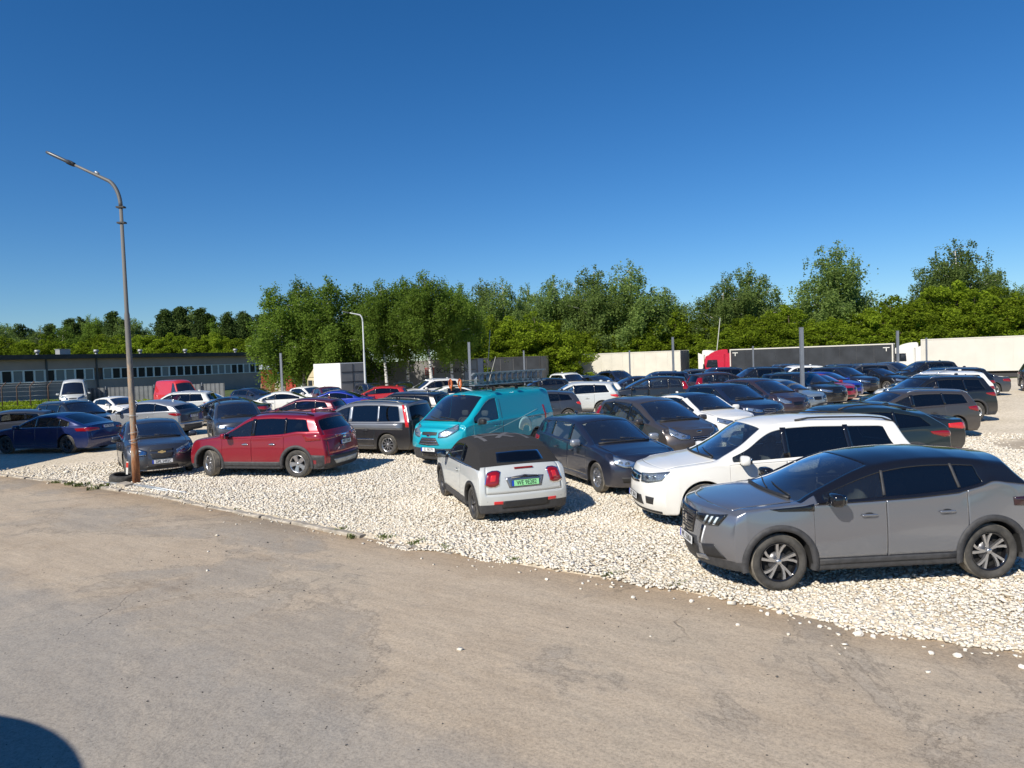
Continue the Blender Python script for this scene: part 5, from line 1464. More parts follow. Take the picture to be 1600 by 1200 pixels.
def tree_proto(name, kind, H, W, seed, nleaf, leafs, mat, bark, base=0.15):
    """crown grown from limbs; hanging strands for birch"""
    rs = np.random.RandomState(seed); rg = random.Random(seed)
    tr = MB()
    lean = Vector((rg.uniform(-0.04, 0.04) * H, rg.uniform(-0.04, 0.04) * H, 0))
    def tp(f): return Vector((lean.x * f + 0.15 * math.sin(f * 5 + seed), lean.y * f + 0.1 * math.cos(f * 4 + seed), H * f))
    r0 = 0.014 * H + 0.04
    tr.tube([tp(f) - Vector((0, 0, 0.3 if f == 0 else 0)) for f in (0, 0.15, 0.35, 0.55, 0.75, 0.93)], [r0, r0 * 0.85, r0 * 0.65, r0 * 0.45, r0 * 0.28, r0 * 0.08], 7)
    C = []
    nl = {'birch': 30, 'maple': 26, 'pine': 60}[kind]
    for k in range(nl):
        f = base + (0.97 - base) * (k + 0.5) / nl
        g = (f - base) / (1 - base)
        if kind == 'birch': w = W / 2 * (0.62 + 0.5 * math.sin(math.pi * min(1, g * 1.1 + 0.05))) * (1 - 0.5 * g ** 3)
        elif kind == 'maple': w = W / 2 * math.sqrt(max(0.05, 1 - (2 * g - 0.75) ** 2 * 0.75)) * (1 - 0.25 * g)
        else: w = W / 2 * (1 - 0.8 * g ** 1.3) * (0.8 + 0.3 * rg.random())
        a = k * 2.4 + rg.uniform(-0.5, 0.5)
        w *= rg.uniform(0.72, 1.12)
        st = tp(f * 0.93)
        up = {'birch': 0.55, 'maple': 0.35, 'pine': 0.05}[kind]
        en = st + Vector((math.cos(a) * w, math.sin(a) * w, w * up * rg.uniform(0.3, 1)))
        mid = (st + en) / 2 + Vector((0, 0, 0.12 * w))
        tr.tube([st, mid, en], [r0 * 0.28 * (1 - 0.6 * g), r0 * 0.17 * (1 - 0.6 * g), 0.01], 5, caps=False)
        nc = max(3, int(w * 2.6))
        for q in range(nc):
            h = (q + 1.0) / nc
            p = st + (en - st) * h + Vector((rg.uniform(-.3, .3), rg.uniform(-.3, .3), rg.uniform(-.2, .3))) * (0.5 + 0.18 * W)
            C.append((p.x, p.y, p.z, (0.32 + 0.10 * w + (0.16 if kind == 'pine' else 0)) * rg.uniform(0.7, 1.35), rg.random()))
    t_ = tp(0.9 if kind == 'pine' else 0.97); C.append((t_.x, t_.y, t_.z, 0.4, 0.6))
    C = np.array(C)
    wts = C[:, 3] ** 2; wts /= wts.sum()
    idx = rs.choice(len(C), nleaf, p=wts)
    c = C[idx]
    if kind == 'birch':
        # strands: each cluster drops hanging twigs
        ns = max(8, nleaf // 14)
        sid = rs.randint(0, ns, nleaf); sc = C[rs.choice(len(C), ns, p=wts)]
        o = rs.normal(0, 0.42, (ns, 3)) * sc[:, 3:4] * 1.3
        L = rs.uniform(0.4, 1.7, ns) * (0.6 + H * 0.03)
        h = rs.uniform(0, 1, nleaf)
        P = sc[sid, :3] + o[sid] + rs.normal(0, 0.06, (nleaf, 3)); P[:, 2] -= h * L[sid]
        P[:, 0] += rs.normal(0, 0.05, ns)[sid] * h; 
        tone = np.clip(sc[sid, 4] * 0.5 + rs.uniform(0, 0.5, nleaf), 0, 1)
        # filler round the clusters
        m = rs.uniform(0, 1, nleaf) < 0.45
        P2_ = c[:, :3] + rs.normal(0, 0.5, (nleaf, 3)) * c[:, 3:4]
        P = np.where(m[:, None], P2_, P)
    else:
        u = rs.normal(0, 1, (nleaf, 3)); u /= np.linalg.norm(u, axis=1)[:, None]
        rad = rs.uniform(0.35, 1.0, (nleaf, 1)) ** 0.5
        P = c[:, :3] + u * rad * c[:, 3:4] * (np.array([1, 1, 0.8]) if kind == 'maple' else np.array([1.0, 1.0, 0.9]))
        tone = np.clip(c[:, 4] * 0.5 + rs.uniform(0, 0.5, nleaf), 0, 1)
    P[:, 2] = np.maximum(P[:, 2], 0.15)
    cm = leaves_mesh('crown', P, leafs * rs.uniform(0.6, 1.3, nleaf), tone, mat, rs, 0.3)
    tm = tr.mesh('trunk', bark)
    return name, tm, cm
TP = {}
def proto(key, *a, **k): TP[key] = tree_proto(*a, **k)
for i in range(4): proto('birch%d' % i, 'birch_tree', 'birch', 11.5, 4.9, 20 + i, 30000, 0.10, M_LBIRCH, M_BBARK, base=0.22 if i < 2 else 0.42)
for i in range(4): proto('far%d' % i, 'birch_tree', 'birch', 15.0, 8.2, 40 + i, 32000, 0.135, M_LFAR, M_BBARK, base=0.2)
for i in range(4): proto('maple%d' % i, 'maple_tree', 'maple', 8.0, 7.4, 60 + i, 22000, 0.125, M_LMAPLE, M_BARK, base=0.04)
for i in range(3): proto('pine%d' % i, 'pine_tree', 'pine', 15.0, 4.6, 80 + i, 14000, 0.16, M_LPINE, M_BARK, base=0.12)
for i in range(2): proto('leafy%d' % i, 'leafy_tree', 'maple', 13.0, 7.0, 90 + i, 10000, 0.20, M_LFAR, M_BARK, base=0.08)
def at_px(u, Y):
    """world x of picture column u (1600 wide) at depth Y, near the horizon"""
    return (u - 800) / 1085.0 * Y
def hz(u): return 560 - (u - 800) * math.tan(R(2.1))
def z_px(u, v, Y): return CAM_H + (hz(u) - v) / 1085.0 * Y
trng = random.Random(99)
def put_tree(key, u, Y, vtop, label=None, group=None, wid=1.0, x=None):
    name, tm, cm = TP[key]
    X = at_px(u, Y); zg = gz(X, Y) - 0.1
    h0 = max(v.co.z for v in cm.vertices) if key not in HT else HT[key]
    HT[key] = h0
    s = (z_px(u, vtop, Y) - zg) / h0
    o = empty(name, (X, Y, zg), trng.uniform(0, 6.28)); o.scale = (s * wid, s * wid, s)
    link('trunk', tm, o); link('crown', cm, o)
    tag(o, label, 'tree', group)
    return o
HT = {}
ORD = ['leftmost', 'second from the left', 'third from the left', 'fourth from the left', 'fifth from the left', 'sixth from the left', 'seventh from the left', 'eighth from the left', 'ninth from the left', 'tenth from the left', 'eleventh from the left', 'twelfth from the left', 'thirteenth from the left', 'fourteenth from the left']
SEG = [(-999, 205, 'left of the rusty lamp post'), (205, 330, 'just right of the rusty lamp post'), (330, 735, 'between the lamp post and the birches'), (735, 820, 'above the black curtain trailer'), (820, 900, 'right of the black curtain trailer'), (900, 1085, 'above the cream trailer'), (1085, 1145, 'above the red cab'), (1145, 1265, 'above the left half of the charcoal trailer'), (1265, 1390, 'above the right half of the charcoal trailer'), (1390, 1450, 'above the right-hand white cab'), (1450, 3000, 'above the plain white box trailer')]
def relabel(lst, what):
    """gives each tree of a kind the label of its place"""
    done = {}
    for u, o in sorted(lst, key=lambda q: q[0]):
        sg = next(n for a, b, n in SEG if a <= u < b)
        k = done.get(sg, 0); done[sg] = k + 1
        o['label'] = '%s %s, %s' % (what, sg, ORD[k])
# row of birches in front of the trailer
LB_ = ['dense birch at the left end of the birch row, next to the grey building', 'second birch from the left in the birch row, with a full dark crown',
       'birch directly behind the small street lamp by the white box lorry', 'birch with a slim leaning white trunk, left of the trailer lettering', 'birch just left of the tallest one in the row',
       'tallest birch of the row in front of the trailer with lettering', 'birch with a white trunk in front of the trailer lettering', 'last birch at the right end of the row, beside the pale trailer end',
       'birch filling the gap behind the left end of the row', 'birch behind the white box lorry']
for i, (u, Y, v, k, w) in enumerate([(446, 62, 440, 'birch0', 1.15), (474, 66, 428, 'birch0', 0.9), (525, 62, 428, 'birch1', 1.1), (606, 59, 432, 'birch3', 0.9), (640, 62, 430, 'birch2', 0.9), (676, 58, 418, 'birch3', 0.95), (705, 60, 436, 'birch2', 0.9), (722, 64, 440, 'birch3', 0.8), (500, 70, 445, 'birch0', 1.1), (566, 64, 440, 'birch1', 1.1)]):
    put_tree(k, u, Y, v, LB_[i], 'birches in front of the trailer', w)
# tall birches beyond the hedge
for i, (u, Y, v, k, w, l) in enumerate([(760, 96, 434, 'far0', .95, 'tall birch just right of the birch row, farthest left beyond the hedge'), (790, 92, 432, 'far1', .95, 'tall birch rising above the hedge over the dark curtain trailer'), (835, 98, 440, 'far2', 1., 'tall birch left of the twin high birches beyond the hedge'),
        (873, 92, 428, 'far3', 1., 'rounded tall birch beyond the hedge, left of the twin high birches'), (930, 90, 412, 'far0', 1.05, 'left of the twin high birches beyond the hedge'), (988, 90, 404, 'far1', 1.05, 'right of the twin high birches beyond the hedge, with a pointed top'), (905, 100, 430, 'far2', 1., 'tall birch between the rounded one and the twin high birches'),
        (1040, 92, 446, 'far3', .95, 'shorter birch sloping away right of the twin high birches'), (1128, 88, 424, 'far2', 1.0, 'left half of the broad birch pair standing alone in the middle'), (1168, 90, 411, 'far0', 1.05, 'right half of the broad birch pair standing alone in the middle'), (1190, 94, 440, 'far1', .85, 'small birch leaning on the right of the broad birch pair'),
        (1306, 86, 376, 'far3', 1.0, 'high free-standing birch with open sky on both sides'), (1330, 92, 430, 'far2', .9, 'lower birch tucked behind the high free-standing birch'),
        (1470, 92, 392, 'far1', .85, 'left stem of the tall open birch at the right end'), (1500, 90, 370, 'far3', 1.0, 'tallest open birch at the right end, over the white lorry'), (1545, 94, 408, 'far0', .9, 'birch right of the tallest open one at the right end'), (1590, 98, 440, 'far2', 1.0, 'birch cut by the right edge of the view'), (1625, 96, 430, 'far1', 1., None)]):
    put_tree(k, u, Y, v, l or 'birch just beyond the right edge of the view', 'tall birches beyond the hedge', w)
# hedge of maples
hl = [(742, 70, 500), (772, 74, 488), (805, 72, 492), (842, 70, 484), (880, 73, 500), (915, 71, 514), (948, 72, 500), (985, 73, 494), (1022, 71, 502), (1060, 73, 484), (1098, 72, 498), (1135, 71, 505), (1172, 74, 492), (1205, 71, 486), (1236, 73, 476), (1268, 72, 500), (1300, 71, 496),
      (1334, 73, 482), (1366, 71, 478), (1398, 73, 466), (1430, 71, 470), (1456, 75, 446), (1492, 73, 440), (1520, 71, 452), (1556, 73, 448), (1590, 72, 455), (1625, 73, 450), (1060, 80, 478), (1225, 84, 480), (1395, 84, 470)]
L1, L2, L3, L4, L5 = [], [], [], [], []
for i, (u, Y, v) in enumerate(hl):
    Y += 17 if 875 < u < 1115 else 8
    L1.append((u, put_tree('maple%d' % (i % 4), u, Y, v + trng.uniform(-3, 3), 'bright green bushy maple in the hedge behind the trailers', 'maples of the hedge behind the trailers', 1.12)))
for i in range(34):
    u = 735 + i * 27; Y = (88 if 870 < u < 1115 else 77) + (i % 3) * 0.8
    o = put_tree('maple%d' % ((i * 7) % 4), u, Y, hz(u) - 22 - trng.uniform(0, 16), 'low bright green maple bush at the foot of the hedge behind the trailers', 'low bushes at the foot of the hedge', 1.5); L2.append((u, o))
# woods behind the grey building
for i in range(56):
    u = -60 + i * 8.8 + trng.uniform(-4, 4); Y = trng.choice([128, 138, 150])
    base_v = 500 + 12 * math.sin(u / 37.0) if u < 235 else 488 - 6 * math.sin((u - 235) / 40.0)
    if 225 < u < 250: base_v = 516
    k = trng.choice(['pine0', 'pine1', 'pine2', 'far2', 'leafy0', 'birch0', 'pine0'] if u > 60 else ['leafy0', 'birch0', 'pine1', 'far3', 'pine2'])
    L3.append((u, put_tree(k, u, Y, base_v + trng.uniform(-5, 9), 'tree in the dark wood behind the long grey building', 'trees of the wood behind the grey building', 1.15)))
for i in range(22):
    u = 240 + (i % 11) * 17 + trng.uniform(-5, 5) if i < 11 else -50 + (i - 11) * 30; Y = 118
    L4.append((u, put_tree('maple%d' % (i % 4), u, Y, 522 + trng.uniform(-5, 12), 'bright green young tree at the edge of the wood behind the grey building', 'young trees at the edge of the wood', 1.2)))
for i in range(30):
    u = 700 + i * 33; Y = 120 + (i % 3) * 8
    L5.append((u, put_tree(['leafy0', 'leafy1', 'pine1'][i % 3], u, Y, hz(u) - 62 + trng.uniform(-8, 8), 'tree in the distance behind the hedge, its top barely showing', 'distant trees behind the hedge', 1.3)))

relabel(L1, 'bright green hedge maple')
relabel(L2, 'low maple bush')
relabel(L4, 'bright young tree')
relabel(L5, 'dim treetop')
ORD += ['%dth from the left' % k for k in range(15, 40)]
relabel(L3, 'dark wood tree')
# ------------------------------------------------------------------ lorries
M_TWHITE = simple('trailer_white', (0.57, 0.55, 0.485), 0.5, vary=0.06, scale=0.8)
M_TCREAM = simple('trailer_cream', (0.58, 0.555, 0.475), 0.55, vary=0.07, scale=1.0)
M_TDARK = simple('curtain_charcoal', (0.032, 0.036, 0.042), 0.6, spec=0.2, vary=0.25, scale=1.2)
M_TGREY = simple('curtain_grey', (0.20, 0.195, 0.19), 0.6, vary=0.12, scale=1.0)
M_TBLUE = simple('curtain_bluegrey', (0.30, 0.33, 0.38), 0.6, vary=0.1, scale=1.0)
M_CHASSIS = simple('chassis', (0.03, 0.03, 0.032), 0.7)
M_CRED = simple('cab_red', (0.45, 0.01, 0.035), 0.35, coat=0.5)
M_CWHITE = simple('cab_white', (0.68, 0.67, 0.62), 0.4, coat=0.4)
M_CCREAM = simple('cab_cream', (0.55, 0.47, 0.30), 0.5)
M_CGLASS = simple('cab_glass', (0.015, 0.02, 0.025), 0.06, coat=0.5)
def lorry_wheels(root, xs, hw, r=0.5):
    tm, rm = LW
    for x in xs:
        for s in (1, -1):
            w = empty('wheel'); w.parent = root; w.location = (x, s * (hw - 0.16), r); w.rotation_euler = (0, 0, 0 if s > 0 else math.pi)
            link('tyre', tm, w); link('rim', rm, w)
LW = wheel_meshes('l', 0.5, 0.32, dict(n=8, wd=0.03, mat=M_STEEL), 0.29)
def trailer(L, Hb, z0, mat, end, label, group, loc, rz, rail=M_TWHITE, ribs=True, front=None):
    o = empty('lorry_trailer', loc, rz); tag(o, label, 'trailer', group)
    W = 2.52
    g = MB(); g.box((0, 0, z0 + Hb / 2), (L - 0.04, W - 0.06, Hb - 0.04)); g.obj('cargo_box', end, o)
    for s in (1, -1):
        g = MB(); n = max(3, int(L / 1.35))
        for k in range(n):
            x0 = -L / 2 + 0.1 + (L - 0.2) * k / n; w = (L - 0.2) / n
            if ribs: g.box((x0 + w / 2, s * (W / 2 - 0.018), z0 + Hb / 2), (w - 0.035, 0.02, Hb - 0.16))
            else: g.box((x0 + w / 2, s * (W / 2 - 0.018), z0 + Hb / 2), (w - 0.008, 0.02, Hb - 0.16))
        g.obj('side_curtain', mat, o)
        g = MB(); g.box((0, s * (W / 2 - 0.005), z0 + Hb - 0.05), (L, 0.05, 0.10)); g.obj('top_rail', rail, o)
        g = MB(); g.box((0, s * (W / 2 - 0.005), z0 + 0.03), (L, 0.05, 0.12)); g.obj('bottom_rail', rail, o)
        for e in (1, -1):
            g = MB(); g.box((e * (L / 2 - 0.04), s * (W / 2 - 0.003), z0 + Hb / 2), (0.1, 0.06, Hb - 0.02)); g.obj('corner_post', rail, o)
        g = MB(); g.box((-1.0, s * 1.0, 0.75), (L * 0.45, 0.04, 0.35)); g.obj('side_guard', M_CHASSIS, o)
    for s in (1, -1):
        g = MB(); g.box((-L / 2 - 0.012, s * 0.6, z0 + Hb / 2), (0.03, 1.16, Hb - 0.14)); g.box((-L / 2 - 0.035, s * 0.35, z0 + Hb / 2), (0.025, 0.03, Hb - 0.2)); g.obj('rear_door', end, o)
    g = MB(); g.box((0, 0, z0 - 0.12), (L - 0.3, 1.0, 0.22)); g.box((-L / 2 + 0.1, 0, 0.5), (0.1, 2.3, 0.14)); g.obj('chassis', M_CHASSIS, o)
    for s in (1, -1):
        g = MB(); g.box((L / 2 - 3.0, s * 0.8, z0 / 2), (0.12, 0.12, z0)); g.obj('landing_leg', M_CHASSIS, o)
    lorry_wheels(o, [-L / 2 + 2.0, -L / 2 + 3.3, -L / 2 + 4.6], 1.26)
    return o
def tractor(mat, label, loc, rz, trim=M_CHASSIS, deflector=True, low=-0.5, group=None):
    """cab-over tractor, nose towards +x, origin under the middle"""
    o = empty('lorry_tractor', loc, rz); tag(o, label, 'lorry', group)
    prof = [(0.75, 0.45), (2.85, 0.45), (2.92, 0.75), (2.90, 1.45), (2.72, 2.75 - low), (2.55, 3.0 - low), (0.8, 3.05 - low), (0.75, 1.0)]
    def ext(P, w, name, m, ins=0.0, parent=o, bev=0.08):
        bmo = bmesh.new()
        vs = [bmo.verts.new((x, -w, z)) for x, z in P]; f = bmo.faces.new(vs)
        r_ = bmesh.ops.extrude_face_region(bmo, geom=[f]); 
        for v in r_['geom']:
            if isinstance(v, bmesh.types.BMVert): v.co.y = w
        bmesh.ops.recalc_face_normals(bmo, faces=bmo.faces)
        if bev: bmesh.ops.bevel(bmo, geom=[e for e in bmo.edges], offset=bev, segments=2, affect='EDGES')
        me = bpy.data.meshes.new(name); bmo.to_mesh(me); bmo.free(); me.materials.append(m)
        return link(name, me, parent)
    cab = ext(prof, 1.24, 'cab', mat)
    ext([(2.915, 1.5), (2.93, 1.52), (2.76, 2.62 - low), (2.74, 2.6 - low)], 1.1, 'windscreen', M_CGLASS, bev=0)
    ext([(2.93, 0.7), (2.96, 0.72), (2.94, 1.35), (2.91, 1.35)], 0.95, 'grille', M_CHASSIS, bev=0)
    for s in (1, -1):
        g = MB(); g.add([(1.45, s * 1.252, 1.62 - low * 1.4), (2.55, s * 1.252, 1.62 - low * 1.4), (2.6, s * 1.252, 1.72 - low * 1.4), (2.42, s * 1.252, 2.55 - low), (1.5, s * 1.252, 2.55 - low)] + [(1.45, s * 1.20, 1.62 - low * 1.4), (2.55, s * 1.20, 1.62 - low * 1.4), (2.6, s * 1.20, 1.72 - low * 1.4), (2.42, s * 1.20, 2.55 - low), (1.5, s * 1.20, 2.55 - low)],
                        [(0, 1, 2, 3, 4), (5, 6, 7, 8, 9)] + [(i, (i + 1) % 5, (i + 1) % 5 + 5, i + 5) for i in range(5)])
        g.obj('side_window', M_CGLASS, o)
        g = MB(); g.sup((2.75, s * 1.45, 2.3), (0.12, 0.25, 0.75), 0.4); g.box((2.75, s * 1.32, 2.3), (0.05, 0.2, 0.05)); g.obj('door_mirror', M_CHASSIS, o)
        g = MB(); g.box((2.93, s * 0.95, 0.75), (0.06, 0.4, 0.2)); g.obj('headlight', M_REFL, o)
        g = MB(); g.box((2.0, s * 1.25, 1.35), (0.9, 0.02, 0.04)); g.obj('door_handle', trim, o)
        if deflector:
            g = MB(); g.add([(0.75, s * 1.24, 0.9), (0.15, s * 1.25, 0.9), (0.15, s * 1.25, 3.75), (0.75, s * 1.24, 3.5), (0.75, s * 1.19, 0.9), (0.15, s * 1.20, 0.9), (0.15, s * 1.20, 3.75), (0.75, s * 1.19, 3.5)], [(0, 1, 2, 3), (4, 5, 6, 7), (0, 1, 5, 4), (1, 2, 6, 5), (2, 3, 7, 6), (3, 0, 4, 7)])
            g.obj('side_fairing', mat, o)
    if deflector: ext([(0.78, 3.45), (2.45, 3.45), (2.2, 3.68), (1.7, 3.9), (1.1, 4.02), (0.55, 4.02), (0.5, 3.5)], 1.12, 'roof_deflector', mat, bev=0.06)
    g = MB(); g.box((-0.9, 0, 0.85), (4.6, 0.85, 0.22)); g.box((-1.2, 0, 1.1), (1.0, 0.9, 0.12)); g.obj('chassis', M_CHASSIS, o)
    for s in (1, -1):
        g = MB(); g.tube([(-0.5, s * 0.95, 0.75), (0.7, s * 0.95, 0.75)], 0.3, 10); g.obj('fuel_tank', M_STEEL, o)
    lorry_wheels(o, [2.0, -1.6], 1.24)
    return o
def side_text(o, s, size, mat, x, z, y=-1.272, flip=False):
    link('lettering', text_mesh(s, size, mat, 0.01), o, (x, y, z), (R(90), 0, 0 if not flip else math.pi))

TH = -32
def ends(ul, Yl, L, th):
    """centre of a trailer whose left end stands in picture column ul at depth Yl"""
    X = at_px(ul, Yl); c, s = math.cos(R(th)), math.sin(R(th)); return (X + c * L / 2, Yl + s * L / 2)
GL = 'lorries parked in front of the hedge'
cx, cy = ends(1147, 67, 13.6, TH)
TRD = trailer(13.6, 2.85, 1.15, M_TDARK, M_TGREY, 'long charcoal curtain-sided trailer with white rails behind the red cab', GL, (cx, cy, gz(cx, cy)), R(TH + 180), ribs=False)
g = MB()
for e in (1, -1):
    for sd_ in (1, -1): g.box((e * 6.2 + e * 0.1, sd_ * 1.262, 3.65), (0.5, 0.012, 0.06)); g.box((e * 6.3, sd_ * 1.262, 3.5), (0.06, 0.012, 0.3))
g.obj('corner_mark', M_PAPER, TRD)
c, s = math.cos(R(TH)), math.sin(R(TH))
lx, ly = cx - c * 6.5, cy - s * 6.5
tractor(M_CRED, 'crimson lorry cab coupled to the charcoal curtain-sided trailer', (lx, ly, gz(lx, ly)), R(TH + 180), M_TWHITE, group=GL)
cx, cy = ends(1441, 64, 13.6, TH)
t_ = trailer(13.6, 2.95, 1.15, M_TWHITE, M_TWHITE, 'plain white box trailer cut by the right edge of the view', GL, (cx, cy, gz(cx, cy)), R(TH + 180), ribs=False)
lx, ly = cx - c * 6.5, cy - s * 6.5
tractor(M_CWHITE, 'white lorry cab with dark side window coupled to the plain white box trailer', (lx, ly, gz(lx, ly)), R(TH + 180), group=GL)
cx, cy = ends(900, 83, 13.6, -35)
trailer(13.6, 2.9, 1.2, M_TCREAM, M_TGREY, 'cream panelled trailer with a grey end, in the middle before the hedge', GL, (cx, cy, gz(cx, cy)), R(-35 + 180), ribs=False)
lx, ly = cx + math.cos(R(-35)) * 8.6, cy + math.sin(R(-35)) * 8.6
tractor(M_CWHITE, 'white lorry cab between the cream trailer and the red cab', (lx, ly, gz(lx, ly)), R(-35), group=GL)
th = -10; L = 13.6
X1, Y1 = at_px(752, 67), 67.0
cx, cy = X1 - math.cos(R(th)) * L / 2, Y1 - math.sin(R(th)) * L / 2
o = trailer(L, 2.85, 1.15, M_TGREY, M_TBLUE, 'pale grey trailer with red and black freight lettering behind the birch trunks', GL, (cx, cy, gz(cx, cy)), R(th), rail=M_TGREY)
M_DBRED = simple('logo_red', (0.45, 0.02, 0.02), 0.6)
side_text(o, 'SCHENKER', 0.62, M_INK, 4.25, 2.95)
side_text(o, 'DB', 0.48, M_DBRED, 2.05, 2.95)
g = MB()
for (x, z, w, h) in ((2.05, 3.26, 0.86, 0.05), (2.05, 2.64, 0.86, 0.05), (1.64, 2.95, 0.05, 0.57), (2.46, 2.95, 0.05, 0.57)): g.box((x, -1.268, z), (w, 0.012, h))
g.obj('logo_frame', M_DBRED, o)
g = MB(); g.box((6.1, -1.262, 2.6), (1.15, 0.02, 2.6), 0); g.box((6.1, -1.268, 3.0), (1.0, 0.02, 0.1), 1); g.obj('front_panel', [M_TBLUE, M_TGREY], o)
cx, cy = ends(712, 77, 10.5, -22)
trailer(10.5, 2.9, 1.15, M_TDARK, M_TGREY, 'black curtain trailer with worn pale streaks behind the teal van ladders', GL, (cx, cy, gz(cx, cy)), R(-22 + 180), rail=M_CHASSIS)
# white box lorry at the left
th = -48; X1, Y1 = at_px(506, 57), 57.0
bx, by = X1 + math.cos(R(th)) * 2.6, Y1 + math.sin(R(th)) * 2.6
o = empty('box_lorry', (bx, by, gz(bx, by)), R(th + 180)); o.scale = (0.88, 0.88, 0.88); tag(o, 'small white box lorry with a cream cab standing before the birches', 'lorry', GL)
g = MB(); g.box((0, 0, 2.25), (5.0, 2.35, 2.6)); g.obj('cargo_box', simple('lorry_box_white', (0.8, 0.8, 0.78), 0.5), o)
g = MB(); g.box((-2.52, 0, 2.25), (0.05, 2.25, 2.5), 0); g.box((-2.56, 0, 2.75), (0.03, 2.2, 0.06), 1); g.box((-2.56, 0, 1.9), (0.03, 2.2, 0.06), 1); g.box((-2.56, 0, 2.25), (0.03, 0.04, 2.4), 1); g.obj('rear_door', [M_TGREY, M_CHASSIS], o)
g = MB(); g.sup((3.5, 0, 1.45), (1.9, 2.1, 1.9), 0.3, 16, 10); g.obj('cab', M_CCREAM, o)
for s in (1, -1):
    g = MB(); g.box((3.55, s * 1.03, 1.75), (0.85, 0.06, 0.6)); g.obj('side_window', M_CGLASS, o)
    g = MB(); g.box((2.75, s * 1.0, 1.75), (0.4, 0.05, 0.55)); g.obj('rear_side_window', M_CGLASS, o)
g = MB(); g.box((4.42, 0, 1.75), (0.08, 1.7, 0.65)); g.obj('windscreen', M_CGLASS, o)
g = MB(); g.add([(2.6, -1, 2.35), (4.0, -1, 2.35), (2.6, -1, 3.3), (2.6, 1, 2.35), (4.0, 1, 2.35), (2.6, 1, 3.3)], [(0, 1, 2), (3, 5, 4), (0, 3, 4, 1), (1, 4, 5, 2), (2, 5, 3, 0)]); g.obj('roof_deflector', M_CCREAM, o)
g = MB(); g.box((0.5, 0, 0.8), (6, 0.8, 0.25)); g.obj('chassis', M_CHASSIS, o)
lorry_wheels(o, [3.3, -1.3], 1.1, 0.45)
lx, ly = at_px(548, 74), 74
tractor(M_CWHITE, 'white lorry cab mostly hidden behind the white box lorry and the birches', (lx, ly, gz(lx, ly)), R(150), group=GL)

# ------------------------------------------------------------------ posts, lamps, poles
M_POST = simple('grey_post_steel', (0.20, 0.22, 0.25), 0.5, metal=0.3, vary=0.1, scale=3)
for (u, vt, Y, w, l) in ((441, 552, 56, 0.16, 'dark square steel post left of the birch row'), (735, 535, 46, 0.16, 'grey square steel post behind the roof of the teal van'), (1053, 527, 50, 0.14, 'grey square steel post before the cream trailer, right one'),
        (1254, 512, 33.6, 0.155, 'tall grey square steel post nearest to us, before the charcoal trailer'), (1404, 517, 56, 0.16, 'grey square steel post between the charcoal trailer and the white cab'), (820, 548, 60, 0.12, 'thin grey post before the black curtain trailer'), (985, 548, 60, 0.12, 'thin grey post before the middle of the cream trailer'),
        (1178, 541, 57, 0.10, 'thin grey post near the left end of the charcoal trailer'), (1449, 528, 56, 0.10, 'thin grey post before the left end of the white box trailer')):
    X = at_px(u, Y); zg = gz(X, Y); zt = z_px(u, vt, Y)
    g = MB(); g.box((0, 0, (zt - zg) / 2 - 0.1), (w, w, zt - zg + 0.2), 0); g.box((0, 0, zt - zg + 0.006), (w + 0.02, w + 0.02, 0.02), 0)
    o = g.obj('steel_post', [M_POST], None, (X, Y, zg)); tag(o, l, 'post', 'steel fence posts around the lot')
for (u0, v0, u1, v1, Y, l) in ((763, 575, 769, 516, 66, 'thin pale leaning pole over the black curtain trailer'), (1120, 560, 1128, 497, 71, 'thin pale leaning pole above the red cab'), (763, 600, 776, 557, 40, 'thin whip aerial leaning above the ladders of the teal van')):
    X0, X1 = at_px(u0, Y), at_px(u1, Y)
    z0 = z_px(u0, v0, Y); z1 = z_px(u1, v1, Y); zg = gz(X0, Y) if Y > 50 else 0
    k = (z0 - zg) / (z1 - z0)
    g = MB(); g.tube([(X0 - (X1 - X0) * k, Y, zg), (X1, Y, z1)], [0.05, 0.035] if Y > 50 else [0.02, 0.012], 6)
    o = g.obj('pole', simple('pale_pole', (0.45, 0.45, 0.40), 0.6)); tag(o, l, 'pole')
# rusty lamp post in the left foreground
M_RUST, t, b = new_mat('rusty_post')
tc = t.nodes.new('ShaderNodeTexCoord'); sp_ = t.nodes.new('ShaderNodeSeparateXYZ'); t.links.new(tc.outputs['Object'], sp_.inputs[0])
mp = t.nodes.new('ShaderNodeMapping'); mp.inputs['Scale'].default_value = (5, 5, 1.1); t.links.new(tc.outputs['Object'], mp.inputs['Vector'])
n_ = t.nodes.new('ShaderNodeTexNoise'); n_.inputs['Scale'].default_value = 1.6; n_.inputs['Detail'].default_value = 8; n_.inputs['Roughness'].default_value = 0.7; t.links.new(mp.outputs[0], n_.inputs['Vector'])
zr = t.nodes.new('ShaderNodeMapRange'); zr.inputs['From Min'].default_value = 4.6; zr.inputs['From Max'].default_value = 0.6; zr.inputs['To Min'].default_value = -0.28; zr.inputs['To Max'].default_value = 0.1; t.links.new(sp_.outputs['Z'], zr.inputs['Value'])
a_ = t.nodes.new('ShaderNodeMath'); a_.operation = 'ADD'; t.links.new(n_.outputs['Fac'], a_.inputs[0]); t.links.new(zr.outputs[0], a_.inputs[1])
rc = t.nodes.new('ShaderNodeValToRGB'); e = rc.color_ramp.elements
while len(e) < 4: e.new(0.5)
for q, (p, c_) in enumerate([(0.36, (0.15, 0.145, 0.135)), (0.48, (0.33, 0.25, 0.17)), (0.56, (0.30, 0.12, 0.045)), (0.70, (0.13, 0.05, 0.025))]): e[q].position = p; e[q].color = (*c_, 1)
t.links.new(a_.outputs[0], rc.inputs[0]); t.links.new(rc.outputs[0], b.inputs['Base Color']); b.inputs['Roughness'].default_value = 0.75
